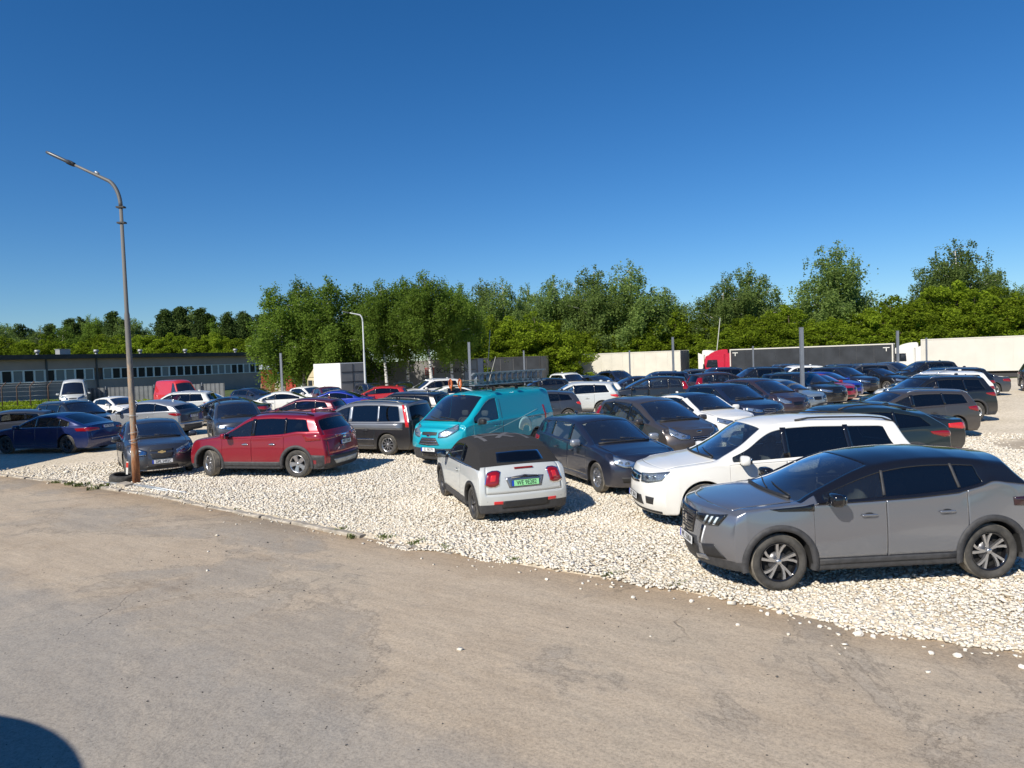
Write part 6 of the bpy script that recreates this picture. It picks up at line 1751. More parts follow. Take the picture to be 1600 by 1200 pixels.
bp = t.nodes.new('ShaderNodeBump'); bp.inputs['Strength'].default_value = 0.4; t.links.new(n_.outputs['Fac'], bp.inputs['Height']); t.links.new(bp.outputs[0], b.inputs['Normal'])
M_LHEAD = simple('lamp_head_grey', (0.10, 0.105, 0.11), 0.4, metal=0.4)
def street_lamp(loc, H, arm, label, mat, r0=0.11, curve=0.9, rise=0.5, detail=True, hs=1.0, arms=None):
    o = empty('street_lamp', loc); tag(o, label, 'street lamp')
    g = MB(); 
    g.tube([(0, 0, -0.1), (0, 0, 0.9), (0, 0, 0.95), (0, 0, H * 0.55), (0, 0, H * 0.56), (0, 0, H - curve)], [r0, r0 * 0.97, r0 * 0.82, r0 * 0.66, r0 * 0.52, r0 * 0.42], 14)
    g.obj('pole', mat, o)
    g = MB(); pts = []
    for k in range(9):
        a = (math.pi / 2 - 0.42) * k / 8
        pts.append((-curve * 0.55 * (1 - math.cos(a)) - 0.0, 0, H - curve + curve * 0.9 * math.sin(a)))
    x_, z_ = pts[-1][0], pts[-1][2]
    pts.append((x_ - arm * 0.55, 0, z_ + rise * 0.55)); pts.append((x_ - arm, 0, z_ + rise))
    g.tube(pts, [r0 * 0.5] * 9 + [r0 * 0.38, r0 * 0.33], 10); g.obj('arm', simple('weathered_arm', (0.16, 0.16, 0.155), 0.6, metal=0.3) if detail else mat, o)
    d = Vector((-arm, 0, rise)).normalized(); M = Matrix.Rotation(math.atan2(rise, arm), 3, 'Y')
    h = Vector((x_ - arm, 0, z_ + rise)) + d * 0.28 * hs
    g = MB(); g.sup(h, (0.72 * hs, 0.26 * hs, 0.085 * hs), 0.45, 14, 8, 0, M); g.sup(h - d * 0.3 * hs, (0.26 * hs, 0.13 * hs, 0.12 * hs), 0.6, 10, 6, 1, M); g.obj('lamp_head', [M_LHEAD, M_BLACK], o)
    if detail:
        for z in (H - curve - 0.42, H - curve - 0.02):
            g = MB(); g.box((0, 0, z), (0.2, 0.13, 0.04)); g.sup((0.08, 0, z), (0.05, 0.14, 0.05), 0.7, 8, 6); g.obj('clamp', M_BLACK, o)
        g = MB(); g.sup((x_ - 0.30, 0, z_ + 0.22), (0.14, 0.10, 0.07), 0.9, 10, 8, 0, Matrix.Rotation(0.6, 3, 'Y')); g.obj('light_sensor', M_STEEL, o)
        g = MB()
        for k, z in enumerate((1.1, 1.16, 1.32, 1.75)):
            g.tube([((0.125 + 0.012 * math.sin(3 * a + k)) * math.cos(a), (0.125 + 0.012 * math.sin(3 * a + k)) * math.sin(a), z + 0.03 * math.sin(a + k)) for a in np.linspace(0, 6.28, 15)], 0.007, 5)
        g.tube([(0.1, -0.08, 1.15), (0.17, -0.1, 1.35), (0.12, -0.09, 1.55)], 0.006, 5); g.obj('wire_tie', M_STEEL, o)
    return o
lamp = street_lamp((-9.91, 18.07, 0), 7.98, 0.98, 'tall rusty street lamp leaning over the kerb beside the grey saloon', M_RUST, 0.098, 0.8, 0.50)
Y = 53; X = at_px(571, Y)
M_PLAMP = simple('pale_lamp_steel', (0.5, 0.52, 0.52), 0.5)
street_lamp((X, Y, gz(X, Y)), z_px(566, 490, Y) - gz(X, Y), 0.85, 'pale grey street lamp rising before the birches beside the box lorry', M_PLAMP, 0.11, 0.6, 0.2, False, 0.8)

# discarded things by the lamp post
g = MB(); pr = [(0.20, -0.07), (0.205, -0.10), (0.27, -0.105), (0.31, -0.085), (0.322, -0.05), (0.322, 0.05), (0.31, 0.085), (0.27, 0.105), (0.205, 0.10), (0.20, 0.07), (0.28, 0.05), (0.28, -0.05), (0.20, -0.07)]
g.lathe_y(pr, 36)
o = g.obj('car_tyre', M_TYRE, None, (-10.42, 18.35, 0.11), (R(90) + 0.10, 0.12, 0.0)); tag(o, 'worn car tyre lying flat at the foot of the rusty street lamp', 'tyre')
g = MB(); g.box((0, 0, 0), (0.05, 0.012, 0.34), 0); g.box((0, -0.008, 0.08), (0.052, 0.006, 0.13), 1)
o = g.obj('marker_tag', [M_PAPER, simple('signal_red', (0.65, 0.05, 0.03), 0.6)], None, (-10.08, 17.98, 0.42), (0.1, 0.15, 0)); tag(o, 'small red and white marker tied to the rusty street lamp', 'marker')
p0, p1 = Vector((-10.95, 18.28, 0.03)), Vector((-7.75, 16.25, 0.02))
g = MB(); m_ = (p0 + p1) / 2 + Vector((0.05, 0.08, 0.02)); g.tube([p0, m_, p1], 0.022, 7); o = g.obj('metal_tube', M_STEEL); tag(o, 'thin grey metal tube lying along the kerb past the rusty lamp', 'tube')
g = MB(); g.tube([p0 + Vector((0.6, -0.2, 0)), p1 + Vector((-0.6, 0.32, 0.0))], 0.018, 7); o = g.obj('metal_tube', M_STEEL); tag(o, 'shorter grey metal tube beside the longer one at the kerb', 'tube')
g = MB(); g.box((0, 0, 0), (0.42, 0.24, 0.09), 0); o = g.obj('concrete_slab', M_KERB, None, (-9.95, 17.62, 0.04), (0.05, 0.03, -0.6)); tag(o, 'broken concrete slab lying before the foot of the rusty lamp', 'slab')

# ------------------------------------------------------------------ left fence, yard clutter
fe = empty('metal_fence', (at_px(128, 62), 62, 0)); tag(fe, 'grey corrugated metal fence before the grey building', 'fence')
g = MB(); V = []; 
for i in range(21):
    x = i * 0.1; y = 0.03 if i % 4 < 2 else -0.03
    V += [(x, y, 0.1), (x, y, 1.62)]
g.add(V, [(2 * i, 2 * i + 2, 2 * i + 3, 2 * i + 1) for i in range(20)], 0)
g.add([(v[0], v[1] + 0.004, v[2]) for v in V], [(2 * i, 2 * i + 1, 2 * i + 3, 2 * i + 2) for i in range(20)], 0)
fm = g.mesh('panel', simple('corrugated_sheet', (0.15, 0.16, 0.165), 0.5, metal=0.2, vary=0.15, scale=2)); pm = MB().box((0, 0, 0.85), (0.07, 0.07, 1.75)).mesh('post', M_POST)
for i in range(6):
    link('panel', fm, fe, (i * 2.04, i * 0.25, 0.0)); link('post', pm, fe, (i * 2.04 - 0.02, i * 0.25 - 0.06, 0))
bf = empty('barbed_wire_fence', (at_px(-10, 60), 60, 0)); tag(bf, 'wire fence with bent-top posts and barbed wire before the grass strip at the left', 'fence')
g = MB(); g.tube([(0, 0, 0), (0, 0, 2.0), (0.42, 0, 2.42)], 0.045, 6); pm = g.mesh('post', simple('rusty_iron', (0.10, 0.06, 0.045), 0.8))
for i, x in enumerate((0.7, 2.0, 3.15, 4.7, 6.2)): link('post', pm, bf, (x, 0, 0))
g = MB()
for z in (0.4, 0.8, 1.2, 1.6, 1.95): g.tube([(0, 0, z), (6.3, 0, z)], 0.006, 4)
for q in (0.4, 0.8): g.tube([(0.3 + 0.4 * q, 0, 2 + 0.42 * q), (6.2 + 0.42 * q, 0, 2 + 0.42 * q)], 0.01, 4)
g.obj('wire', M_STEEL, bf)
rs = np.random.RandomState(4)
n = 9000; px_ = rs.uniform(-52, -30, n); py_ = rs.uniform(58.5, 72, n)
P = np.stack([px_, py_, rs.uniform(0, 0.45, n)], 1)
me = leaves_mesh('tall_grass', P, 0.11 * rs.uniform(0.5, 1.4, n), rs.uniform(0, 1, n), M_LMAPLE, rs, 0.0)
tag(link('tall_grass', me), kind='stuff')
# pallets and boxes at the end of the building
M_WOOD = simple('pallet_wood', (0.36, 0.26, 0.14), 0.85, vary=0.3, scale=6)
def pallet_mesh():
    g = MB()
    for i in range(5): g.box((0, -0.34 + 0.17 * i, 0.13), (1.2, 0.1, 0.02))
    for i in range(3): g.box((-0.54 + 0.54 * i, 0, 0.06), (0.1, 0.78, 0.1)); 
    for i in range(3): g.box((0, -0.34 + 0.34 * i, 0.005), (1.2, 0.1, 0.018))
    return g.mesh('wooden_pallet', M_WOOD)
pm = pallet_mesh(); Y = 70
for i in range(9):
    o = link('wooden_pallet', pm, None, (at_px(421.5, Y) + trng.uniform(-.03, .03), Y, gz(at_px(421, Y), Y) + 0.16 * i), (0, 0, 0.3)); o.scale = (1.4, 1.4, 1.15)
    tag(o, 'wooden pallet in the stack at the right end of the grey building', 'pallet', 'stack of pallets by the building')
g = MB(); g.box((0, 0, 1.9), (1.6, 1.6, 3.8), 0); g.box((0.82, 0, 1.9), (0.5, 1.5, 3.7), 1); g.box((0.2, 0, 3.95), (2.3, 1.8, 0.55), 2); g.box((0, -0.82, 1.6), (1.2, 0.06, 2.2), 3)
o = g.obj('kiosk', [simple('kiosk_red', (0.40, 0.05, 0.03), 0.6), simple('kiosk_blue', (0.02, 0.08, 0.40), 0.5), simple('kiosk_white', (0.50, 0.55, 0.62), 0.5), simple('kiosk_door', (0.28, 0.04, 0.03), 0.6)], None, (at_px(421, 78), 78, -1.0), (0, 0, 0.3)); tag(o, 'small red kiosk with a blue side and white top, right of the grey building', 'kiosk')
for i, (u, hgt, c_) in enumerate(((452, 2.0, 'kiosk_red'), (460, 1.2, 'kiosk_red'), (437, 1.6, 'trailer_cream'))):
    g = MB(); g.sup((0, 0, hgt / 2), (0.9, 0.7, hgt), 0.4); g.box((0, 0, hgt + 0.1), (0.5, 0.4, 0.3)); g.box((0.3, -0.36, hgt * 0.6), (0.3, 0.05, 0.5))
    o = g.obj('oil_tank', [MATS[c_]], None, (at_px(u, 72), 72, -0.3)); tag(o, ['tall red upright tank beside the dark post', 'lower red tank right of the tall one beside the dark post', 'cream upright tank left of the dark post'][i], 'tank')
# things standing out of view at the left whose shadows fall into it
for nm, (x0, y0, x1, y1, h) in (('workshop', (-36, 13.0, -20.2, 24.0, 5.2)),):
    g = MB(); g.box(((x0 + x1) / 2, (y0 + y1) / 2, h / 2), (x1 - x0, y1 - y0, h), 0); g.box(((x0 + x1) / 2, (y0 + y1) / 2, h + 0.1), (x1 - x0 + 0.4, y1 - y0 + 0.4, 0.2), 1)
    o = g.obj('workshop', [M_BWALL, M_BROOF]); tag(o, 'plain grey workshop beside the lot, outside the left edge of the view', 'building')
# ------------------------------------------------------------------ the parked cars
def place(S, x, y, yaw, label, group='cars parked on the gravel lot', steer=0.0, cat='car', z=None, **k):
    S = dict(S); S.update(k)
    root, C = make_car(S, steer)
    root.location = (x, y, (gz(x, y) + 0.012) if z is None else z); root.rotation_euler = (0, 0, R(yaw))
    tag(root, label, cat, group)
    return root, C, S
def emblem(root, C, mode, y, z, kind, mat):
    h, n, w = C.hit(mode, y, z); sg = 1 if mode == 'front' else -1
    g = MB()
    if kind == 'cross': 
        g.add([(0, a, b_) for a, b_ in ((-.10, -.012), (-.035, -.022), (-.03, -.04), (.03, -.04), (.035, -.022), (.10, -.012), (.09, .02), (.035, .022), (.03, .04), (-.03, .04), (-.035, .022), (-.09, .02))], [tuple(range(12))], 0)
        g.add([(-.015, a, b_) for a, b_ in ((-.10, -.012), (-.035, -.022), (-.03, -.04), (.03, -.04), (.035, -.022), (.10, -.012), (.09, .02), (.035, .022), (.03, .04), (-.03, .04), (-.035, .022), (-.09, .02))], [tuple(range(12))], 0)
        g.f += [(i, (i + 1) % 12, (i + 1) % 12 + 12, i + 12) for i in range(12)]; g.m += [0] * 12; g.sm += [False] * 12
    elif kind == 'oval': g.sup((0, 0, 0), (0.02, 0.16, 0.065), 1.0, 16, 8)
    elif kind == 'round': g.sup((0, 0, 0), (0.02, 0.09, 0.09), 1.0, 16, 8)
    elif kind == 'lion':
        for a, b_, c_, d in ((0, .03, .03, .045), (-.012, 0, .028, .06), (.012, -.035, .016, .05), (-.018, -.04, .016, .045), (-.03, .02, .035, .014), (-.028, 0.0, .03, .012)): g.box((0, a, b_), (0.012, c_, d))
    g.obj('emblem', mat, root, (h.x + sg * 0.012, y, z), (0, 0, 0 if sg > 0 else math.pi))

# right foreground
r, C, S = place(S_CROSS, 4.37, 9.08, 182.8, 'steel grey crossover with a gloss black roof, nearest car in the right foreground')
plate(r, S, C, 'front', 0.50, 'WL 5500A', tilt=0.05)
emblem(r, C, 'front', 0, 0.74, 'lion', M_CHROME)
g = MB(); rg = random.Random(1)       # studs of the grille
for j in range(7):
    for i in range(-7 + j // 2, 8 - j // 2):
        h, n, w = C.hit('fc', i * 2.0 + (j % 2), 0.86 - j * 0.038)
        if h is not None: g.box(h + Vector((0.012, 0, 0)), (0.012, 0.022, 0.012), 0)
g.obj('grille_studs', M_CLAD, r)
r, C, S = place(S_DODGE, 4.45, 12.25, 184.0, 'large white SUV with black roof rails behind the grey crossover')
plate(r, S, C, 'front', 0.46, 'WZ 2814L', tilt=0.05)
r, C, S = place(S_COUPESUV, 7.0, 15.35, 183.5, 'dark teal coupe SUV just behind the large white SUV')
r, C, S = place(S_SEDAN2, 9.0, 18.1, 183.0, 'black saloon with a bright red tail lamp behind the dark teal SUV', paint=P_BLACK, lev=2, tlmat=M_REDB, mirmat=P_BLACK)
r, C, S = place(S_ESTATE2, 12.0, 21.7, 183.0, 'grey-brown estate with a chrome window line, tail towards the sandy patch', mirmat=P_BROWN)
r, C, S = place(S_SUVLO, 15.2, 25.7, 183.0, 'glossy black SUV between the grey-brown estate and the white SUV', mirmat=P_BLACK)
r, C, S = place(S_SUVLO, 17.6, 29.2, 183.0, 'white SUV with dark rails whose tail peeks out past the black SUV', paint=P_WHITE, mirmat=P_WHITE)
r, C, S = place(S_SUVLO, 20.4, 33.2, 183.0, 'second black SUV in the tail row, beyond the white one', H=1.7)
r, C, S = place(S_SEDAN2, 23.9, 37.2, 183.0, 'dark grey saloon farthest along the tail row, before the white box trailer', paint=P_GUN, mirmat=P_GUN)
place(S_SUVLO, 29.2, 37.6, 250, 'black car cut by the right edge of the view, on the pale track', rails=None)
# nose row
r, C, S = place(S_ESTATE, 2.03, 16.11, -69.8, 'navy estate with silver mirrors, nose towards us right of the pale convertible')
emblem(r, C, 'front', 0, 0.70, 'round', M_CHROME); plate(r, S, C, 'front', 0.42, None)
r, C, S = place(S_MPV, 4.0, 19.75, -68.9, 'grey-brown people carrier with big headlamps behind the navy estate')
emblem(r, C, 'front', 0, 0.84, 'oval', M_CHROME)
place(S_HATCHD, 6.34, 23.54, -69, 'white hatchback with a dark roof and a parking disc behind the windscreen', paint=P_WHITE)
place(S_SUV, 8.2, 26.1, -71, 'dark blue-grey SUV right of the white dark-roofed hatchback', paint=P_DBLUE)
place(S_MPV, 10.8, 30.0, -71, 'dark brown van-like people carrier with a yellow card behind the windscreen', paint=P_DPURP, lev=1, bulbs=[])
place(S_HATCH, 12.6, 32.4, -67, 'pale blue-grey hatchback half hidden by the nearest grey post', paint=P_LBLUE)
place(S_SUV, 14.9, 35.3, -72, 'black SUV with bright headlamps right of the nearest grey post', paint=P_BLACK, lev=1, flares=None, clad=False)
place(S_HATCH, 16.6, 37.7, -67, 'crimson hatchback right of the black SUV with bright headlamps', paint=P_PINK)
place(S_HATCH, 18.2, 40.2, -67, 'royal blue hatchback behind the crimson one', paint=P_BBLUE)
place(S_SUV, 20.4, 42.8, -67, 'dark blue car behind the royal blue hatchback', paint=P_NAVY, lev=1, flares=None)
place(S_SEDAN2, 24.4, 47.0, -67, 'black saloon near the far end of the nose row', paint=P_BLACK)
place(S_SUV, 27.0, 49.0, -67, 'dark grey SUV at the far end of the nose row, before the white cab', paint=P_GUN, lev=1, flares=None)
# second row, tails towards the first
place(S_SUVLO, at_px(1345, 45), 45.5, 180, 'dark blue-grey SUV before the middle of the charcoal trailer', paint=P_GUN)
place(S_SUVLO, at_px(1243, 47), 47.5, 184, 'white SUV before the charcoal trailer beyond the nearest grey post', paint=P_WHITE)
place(S_SUVLO, at_px(1180, 46), 46.5, 184, 'black SUV before the left end of the charcoal trailer', paint=P_BLACK)
place(S_SUVLO, at_px(1118, 49), 49.5, 186, 'dark SUV before the red lorry cab', paint=P_NAVY)
place(S_MPV, at_px(1135, 41), 41.5, 10, 'dark brown people carrier seen from the side above the dark blue-grey SUV', paint=P_DPURP, lev=1, bulbs=[])
place(S_SEDAN2, 8.9, 42.4, 184, 'silver-grey saloon with a bright window line right of the black people carrier', paint=P_GUN)
place(S_MPV, 7.4, 37.6, 170, 'black people carrier with dark red tail lamps behind the grey-brown one', paint=P_BLACK, lev=1, bulbs=[])
place(S_HATCH, 4.1, 38.6, 186, 'white hatchback with a red tail lamp left of the black people carrier', paint=P_WHITE)
place(S_SUV, 3.0, 33.6, 172, 'silver-white SUV showing its rear wheel right of the teal van', paint=P_SWHITE, lev=1, flares=None, tlmat=M_REDB)
place(S_HATCH, 0.9, 30.2, 192, 'grey hatchback whose red tail lamp shows just past the teal van', paint=P_GUN, tlmat=M_REDB)
place(S_SUVLO, at_px(892, 50), 50.5, -68, 'white SUV seen nose-on above the silver-white SUV', paint=P_WHITE)
place(S_HATCH, at_px(938, 48.5), 49, -68, 'dark blue hatchback seen nose-on above the white hatchback', paint=P_NAVY)
place(S_SUVLO, at_px(893, 57), 57.5, 184, 'dark SUV with roof rails before the left end of the cream trailer', paint=P_BLACK)
place(S_SUVLO, at_px(968, 54), 54.5, -66, 'dark blue SUV before the thin post of the cream trailer', paint=P_DBLUE)
place(S_HATCH, at_px(1040, 51.5), 52, 184, 'dark blue hatchback before the right end of the cream trailer', paint=P_DBLUE)
place(S_SUVLO, at_px(1075, 56), 56, 184, 'grey SUV before the white cab beside the red one', paint=P_GUN)
place(S_HATCH, at_px(1395, 51), 52, -67, 'dark hatchback beneath the grey post left of the white cab', paint=P_DPURP)
for (S_, u, Y, yaw, c_, l) in ((S_SUVLO, 1215, 52.5, 184, P_GUN, 'dark grey SUV half hidden behind the white one before the charcoal trailer'), (S_HATCH, 1290, 50, 184, P_BLACK, 'black hatchback before the charcoal trailer, left of the dark blue-grey SUV'),
        (S_SUVLO, 1025, 44.5, 184, P_DBLUE, 'midnight blue SUV right of the thin post of the cream trailer'), (S_SEDAN2, 1065, 46, 184, P_BLACK, 'black saloon above the silver-grey saloon, before the cream trailer'),
        (S_HATCH, 1240, 42.5, 5, P_DBLUE, 'midnight blue hatchback seen side-on just left of the nearest grey post'), (S_SUVLO, 1300, 46, 182, P_NAVY, 'navy SUV right of the nearest grey post, before the charcoal trailer'),
        (S_HATCH, 1372, 44.5, -67, P_BLACK, 'black hatchback in the nose row behind the dark blue car'), (S_SUVLO, 1440, 46.5, 183, P_BLACK, 'black SUV roof showing before the white cab'), (S_HATCH, 985, 45, 184, P_NAVY, 'navy hatchback above the roof of the black people carrier'),
        (S_SUVLO, 935, 57, 184, P_GUN, 'dark grey SUV before the left part of the cream trailer'), (S_HATCH, 845, 48, 184, P_BLACK, 'black hatchback showing behind the tail of the teal van')):
    place(S_, at_px(u, Y), Y, yaw, l, paint=c_, mirmat=c_)
# middle
r, C, S = place(S_MINI, -0.40, 13.9, 108.4, 'small silver-white convertible with a black soft top and a green number plate')
plate(r, S, C, 'rear', 0.70, 'WE 9E282', M_PLATEG, tilt=0.12, sx=0.80)
g = MB()     # woven stripes of the soft top
for (x0, y0, x1, y1, w) in ((0.1, 0.42, -0.85, 0.42, 0.035), (0.1, -0.42, -0.85, -0.42, 0.035), (0.05, 0.30, -0.75, -0.16, 0.05), (0.05, -0.30, -0.75, 0.16, 0.05), (-0.32, 0.5, -0.42, 0.05, 0.05), (-0.32, -0.5, -0.42, -0.05, 0.05)):
    d = Vector((x1 - x0, y1 - y0, 0)).normalized(); nrm = Vector((-d.y, d.x, 0)) * w
    V = []; 
    for i in range(9):
        for s in (-1, 0, 1):
            px_, py_ = x0 + (x1 - x0) * i / 8 + nrm.x * s, y0 + (y1 - y0) * i / 8 + nrm.y * s
            h, n, ww = C.hit('top', px_, py_); V.append(h + Vector((0, 0, 0.005)))
    g.add(V, [(3 * i + j, 3 * i + 3 + j, 3 * i + 4 + j, 3 * i + 1 + j) for i in range(8) for j in range(2)], 0, True)
g.obj('roof_stripes', M_SOFTS, r)
g = MB(); h, n, w = C.hit('rear', 0, 0.935); g.box((h.x + 0.01, 0, 0.955), (0.05, 0.34, 0.028)); g.obj('high_brake_light', M_RED, r)
g = MB(); h, n, w = C.hit('rear', 0, 0.80); g.box((h.x - 0.012, 0, 0.80), (0.03, 0.5, 0.022), 0); g.sup((h.x - 0.02, 0, 0.815), (0.03, 0.10, 0.045), 0.9, 12, 6, 1); g.obj('boot_handle', [M_CHROME, M_GBLACK], r)
r, C, S = place(S_VAN, -0.95, 20.9, -127.0, 'teal panel van carrying ladders, nose towards us behind the convertible', 'vans on the lot', cat='van')
plate(r, S, C, 'front', 0.47, 'EL 98379', tilt=0.05); emblem(r, C, 'front', 0, 0.85, 'oval', M_CHROME)
for yy in (0.62,):
    pass
M_DEC = simple('pale_decal', (0.30, 0.50, 0.50), 0.5)
C.part('side_decal', 'L', [(-0.85 + 0.33 * math.cos(a), 0.82 + 0.30 * math.sin(a)) for a in np.linspace(math.pi * 1.15, -0.1, 12)], [(-0.90 + 0.17 * math.cos(a), 0.72 + 0.14 * math.sin(a)) for a in np.linspace(math.pi * 1.15, -0.1, 12)], M_DEC, r, 20, 3, 0.004, 0.005)
C.part('side_stripe', 'L', [(0.95, 0.80), (-1.6, 1.30)], [(0.95, 0.785), (-1.6, 1.285)], M_DEC, r, 20, 1, 0.004, 0.005)
C.part('sliding_door_seam', 'L', [(0.22, 1.72), (0.235, 1.72)], [(0.22, 0.42), (0.235, 0.42)], M_BLACK, r, 1, 10, 0.002, 0.004)
C.part('sliding_door_rail', 'L', [(-0.9, 1.10), (-2.2, 1.10)], [(-0.9, 1.085), (-2.2, 1.085)], M_BLACK, r, 14, 1, 0.002, 0.004)
g = MB()
for x in (0.35, -0.75, -1.9):
    g.box((x, 0, 2.09), (0.05, 1.6, 0.035))
    for s in (1, -1): g.box((x, s * 0.78, 2.03), (0.09, 0.06, 0.13))
g.obj('roof_bars', M_GBLACK, r)
g = MB(); g.tube([(0.15, 0.35, 1.96), (-0.12, 0.35, 2.62)], 0.006, 5); g.obj('whip_aerial', M_BLACK, r)
bpy.context.view_layer.update()
MW = Matrix.Translation(r.location) @ Matrix.Rotation(R(-127), 4, 'Z')
def ladder(L, w, mat, x0, y, z, label, tilt=0.0, edge=False):
    g = MB()
    for s in (1, -1):
        c_ = (x0 - L / 2, y + (0 if edge else s * w / 2), z + (s * w / 2 if edge else 0)); g.box(c_, (L, 0.028, 0.075) if not edge else (L, 0.075, 0.028), 0)
    k = int(L / 0.28)
    for i in range(k):
        x = x0 - 0.14 - i * 0.28
        if edge: g.tube([(x, y, z - w / 2), (x, y, z + w / 2)], 0.016, 6, 0)
        else: g.tube([(x, y - w / 2, z), (x, y + w / 2, z)], 0.016, 6, 0)
    o = g.obj('ladder', mat); o.matrix_world = MW.copy(); tag(o, label, 'ladder', 'ladders on the teal van'); return o
M_ALU = simple('ladder_aluminium', (0.33, 0.36, 0.38), 0.4, metal=0.6)
ladder(3.7, 0.36, M_ALU, 0.55, 0.20, 2.31, 'aluminium ladder standing on edge on the roof bars, nearest the driver side', edge=True)
ladder(3.7, 0.33, M_ALU, 0.45, 0.08, 2.30, 'aluminium ladder on edge, second from the driver side of the van', edge=True)
ladder(3.5, 0.30, M_ALU, 0.35, -0.04, 2.28, 'aluminium ladder on edge, third from the driver side of the van', edge=True)
ladder(3.2, 0.38, M_ALU, -0.3, -0.42, 2.15, 'aluminium ladder lying flat on the roof bars of the teal van')
g = MB()
for z in (2.14, 2.20, 2.26): g.box((0.1, -0.38, z), (0.9, 0.14, 0.022))
o = g.obj('timber_boards', simple('pale_board', (0.55, 0.46, 0.28), 0.7)); o.matrix_world = MW.copy(); tag(o, 'pale timber boards strapped at the front of the van roof', 'boards')
for i, (x, y) in enumerate(((0.62, -0.25), (0.62, -0.62))):
    g = MB()
    for k in range(10):
        g.tube([(x + 0.02 * k * 0.2, y + 0.07 * math.cos(a), 2.2 + (0.11 + 0.004 * k) * math.sin(a)) for a in np.linspace(0, 6.28, 9)], 0.012, 4)
    g.tube([(x, y, 2.30), (x + 0.03, y + 0.03, 1.99)], 0.02, 5)
    o = g.obj('strap_bundle', simple('orange_strap', (0.55, 0.14, 0.04), 0.7)); o.matrix_world = MW.copy(); tag(o, ['orange strap bundle at the front end of the ladders', 'orange strap bundle at the outer corner of the van roof'][i], 'strap')
r, C, S = place(S_MINIVAN, -4.9, 23.0, 156.0, 'long silver and dark people carrier with upright red tail lamps beside the teal van', steer=0)
r, C, S = place(S_HATCH, -1.9, 27.2, 163.0, 'silver-grey hatchback glimpsed between the long people carrier and the teal van', paint=P_SILVER)
r, C, S = place(S_SUVLO, -4.6, 28.6, 160.0, 'black SUV whose roof shows above the long silver people carrier', paint=P_BLACK)
r, C, S = place(S_RAV, -6.68, 19.1, 164.0, 'dark red SUV with grey wheel-arch trim and its front wheels turned', steer=-28)
plate(r, S, C, 'rear', 0.86, 'WT 7064F', tilt=0.1); emblem(r, C, 'rear', 0, 0.99, 'oval', M_CHROME)
for s in (1, -1):
    C.part('tail_light_tip', 'rc', [(s * 19, 1.06), (s * 8, 1.055)], [(s * 19, 1.03), (s * 8, 1.035)], M_RED, r, 4, 2, 0.01, 0.01)
# left
r, C, S = place(S_SEDAN, -10.81, 20.75, -57.4, 'gunmetal saloon with a gold cross emblem, nose-on behind the rusty lamp')
plate(r, S, C, 'front', 0.44, 'DPL 5492C', tilt=0.05, sx=0.74); emblem(r, C, 'front', 0, 0.69, 'cross', simple('gold_emblem', (0.75, 0.55, 0.25), 0.3, metal=0.6))
r, C, S = place(S_LIFT, -17.6, 26.6, 168.0, 'royal blue liftback with a chrome window line at the left')
plate(r, S, C, 'rear', 0.92, 'WE 3K592', tilt=0.3)
r, C, S = place(S_COUPESUV, -16.6, 31.6, 168.0, 'silver-grey SUV with a black tail seen behind the rusty lamp', paint=P_SILVER, tgmat=P_GUN, bgm=M_TINT, rails=None)
plate(r, S, C, 'rear', 0.86, 'WX 4410P', tilt=0.1)
r, C, S = place(S_SUV, -10.68, 26.7, -62.5, 'dark blue-grey SUV facing us behind the bonnet of the red one', paint=P_GUN, rails=(0.1, -1.6, M_BLACK))
place(S_SUVLO, at_px(112, 31.5), 31.8, -28, 'black SUV facing right behind the royal blue liftback', paint=P_BLACK)
place(S_HATCH, at_px(-8, 29.5), 30.0, 200, 'dark grey hatchback cut by the left edge of the view', paint=P_GUN)
place(S_HATCH, at_px(178, 42), 42.5, -35, 'white hatchback whose bonnet shows above the royal blue liftback', paint=P_WHITE)
r, C, S = place(S_SEDAN2, -15.2, 36.4, 190.0, 'black saloon with a pale window line left of the white saloon', paint=P_BLACK)
plate(r, S, C, 'rear', 0.86, None)
place(S_HATCH, at_px(318, 43.5), 44, -25, 'white hatchback facing right beside the red van', paint=P_WHITE)
place(S_SUVLO, at_px(268, 39.5), 40, 186, 'white SUV whose roof shows above the silver-grey SUV', paint=P_SWHITE)
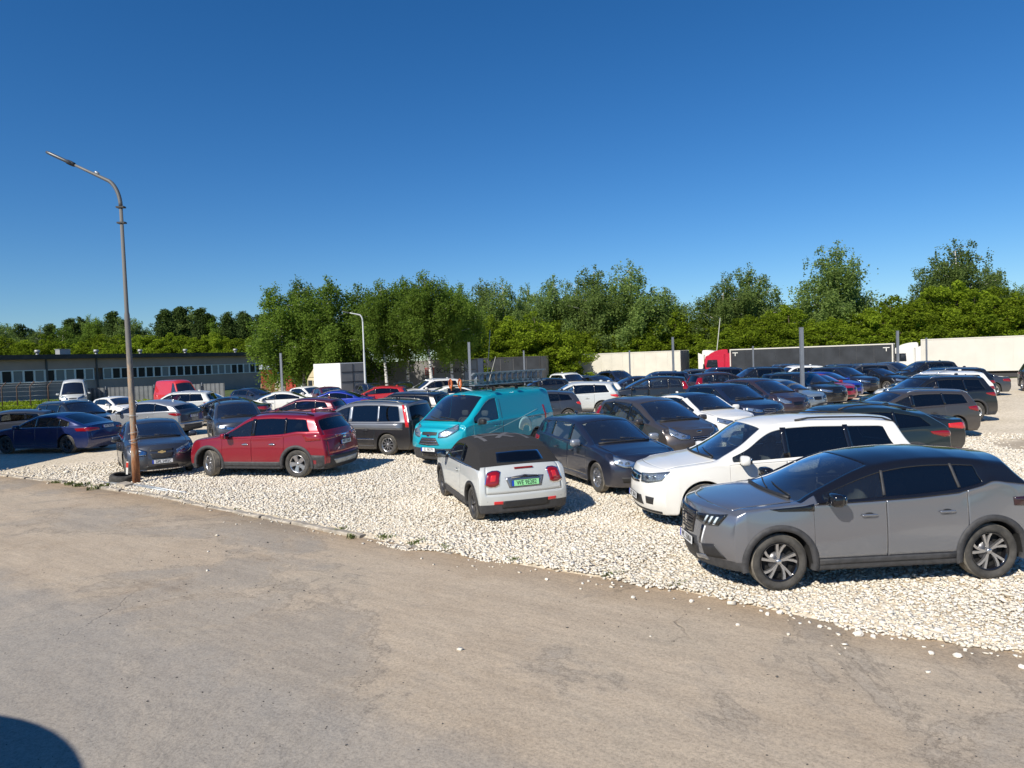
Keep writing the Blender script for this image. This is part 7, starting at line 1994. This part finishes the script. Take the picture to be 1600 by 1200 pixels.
place(S_SEDAN2, -14.1, 41.6, 190.0, 'white saloon in the middle of the left group', paint=P_WHITE)
place(S_HATCH, -14.2, 49.0, -45, 'white hatchback behind the white saloon, before the box lorry', paint=P_WHITE)
place(S_HATCH, at_px(470, 31.5), 31.6, 172.0, 'maroon hatchback whose roof shows above the red SUV', paint=P_MAROON, lev=1)
place(S_SEDAN2, -10.4, 40.2, 178.0, 'bright blue saloon behind the long silver people carrier', paint=P_BBLUE)
place(S_HATCH, -12.2, 46.5, -60.0, 'maroon hatchback facing us above the bright blue saloon', paint=P_MAROON)
place(S_HATCH, at_px(580, 51), 51, -60.0, 'dark blue hatchback right of the maroon one facing us', paint=P_DBLUE)
place(S_HATCH, -8.6, 44.0, 184.0, 'bright red hatchback before the birch trunks', paint=P_BRED, tlmat=M_REDB)
place(S_SEDAN2, at_px(630, 52), 52, -75.0, 'dark grey saloon facing us behind the bright red hatchback', paint=P_NAVY)
place(S_SUVLO, at_px(672, 47.5), 47.5, -150, 'white SUV before the lettered trailer', paint=P_WHITE)
place(S_SEDAN2, at_px(698, 41), 41.5, 184.0, 'white saloon just left of the ladders on the teal van', paint=P_WHITE)
place(S_HATCH, at_px(400, 50), 50, -30, 'dark hatchback far back before the grey building', paint=P_DBLUE)
place(S_HIVAN, at_px(117, 60), 60.0, -62, 'tall silver van parked before the grey building', 'vans on the lot', cat='van', paint=P_SWHITE, mirmat=P_SWHITE)
HV = dict(S_HIVAN)
r, C, S = place(HV, at_px(277, 54), 54.0, -40, 'red van with a dark windscreen parked before the grey building', 'vans on the lot', cat='van', mirmat=M_BLACK)
r.scale = (0.85, 0.85, 0.88)
# unseen round block, added to cast the curved shadow in the lower left corner
g = MB(); g.tube([(0, 0, 0), (0, 0, 2.55), (0, 0, 2.7)], [2.4, 2.4, 2.2], 64); g.tube([(0, 0, 2.7), (0, 0, 2.8)], 0.3, 16)
o = g.obj('shadow_caster', M_TGREY, None, (-7.14, 1.15, -0.04)); tag(o, 'unseen round block added outside the lower left of the view to cast a shadow', 'tank')
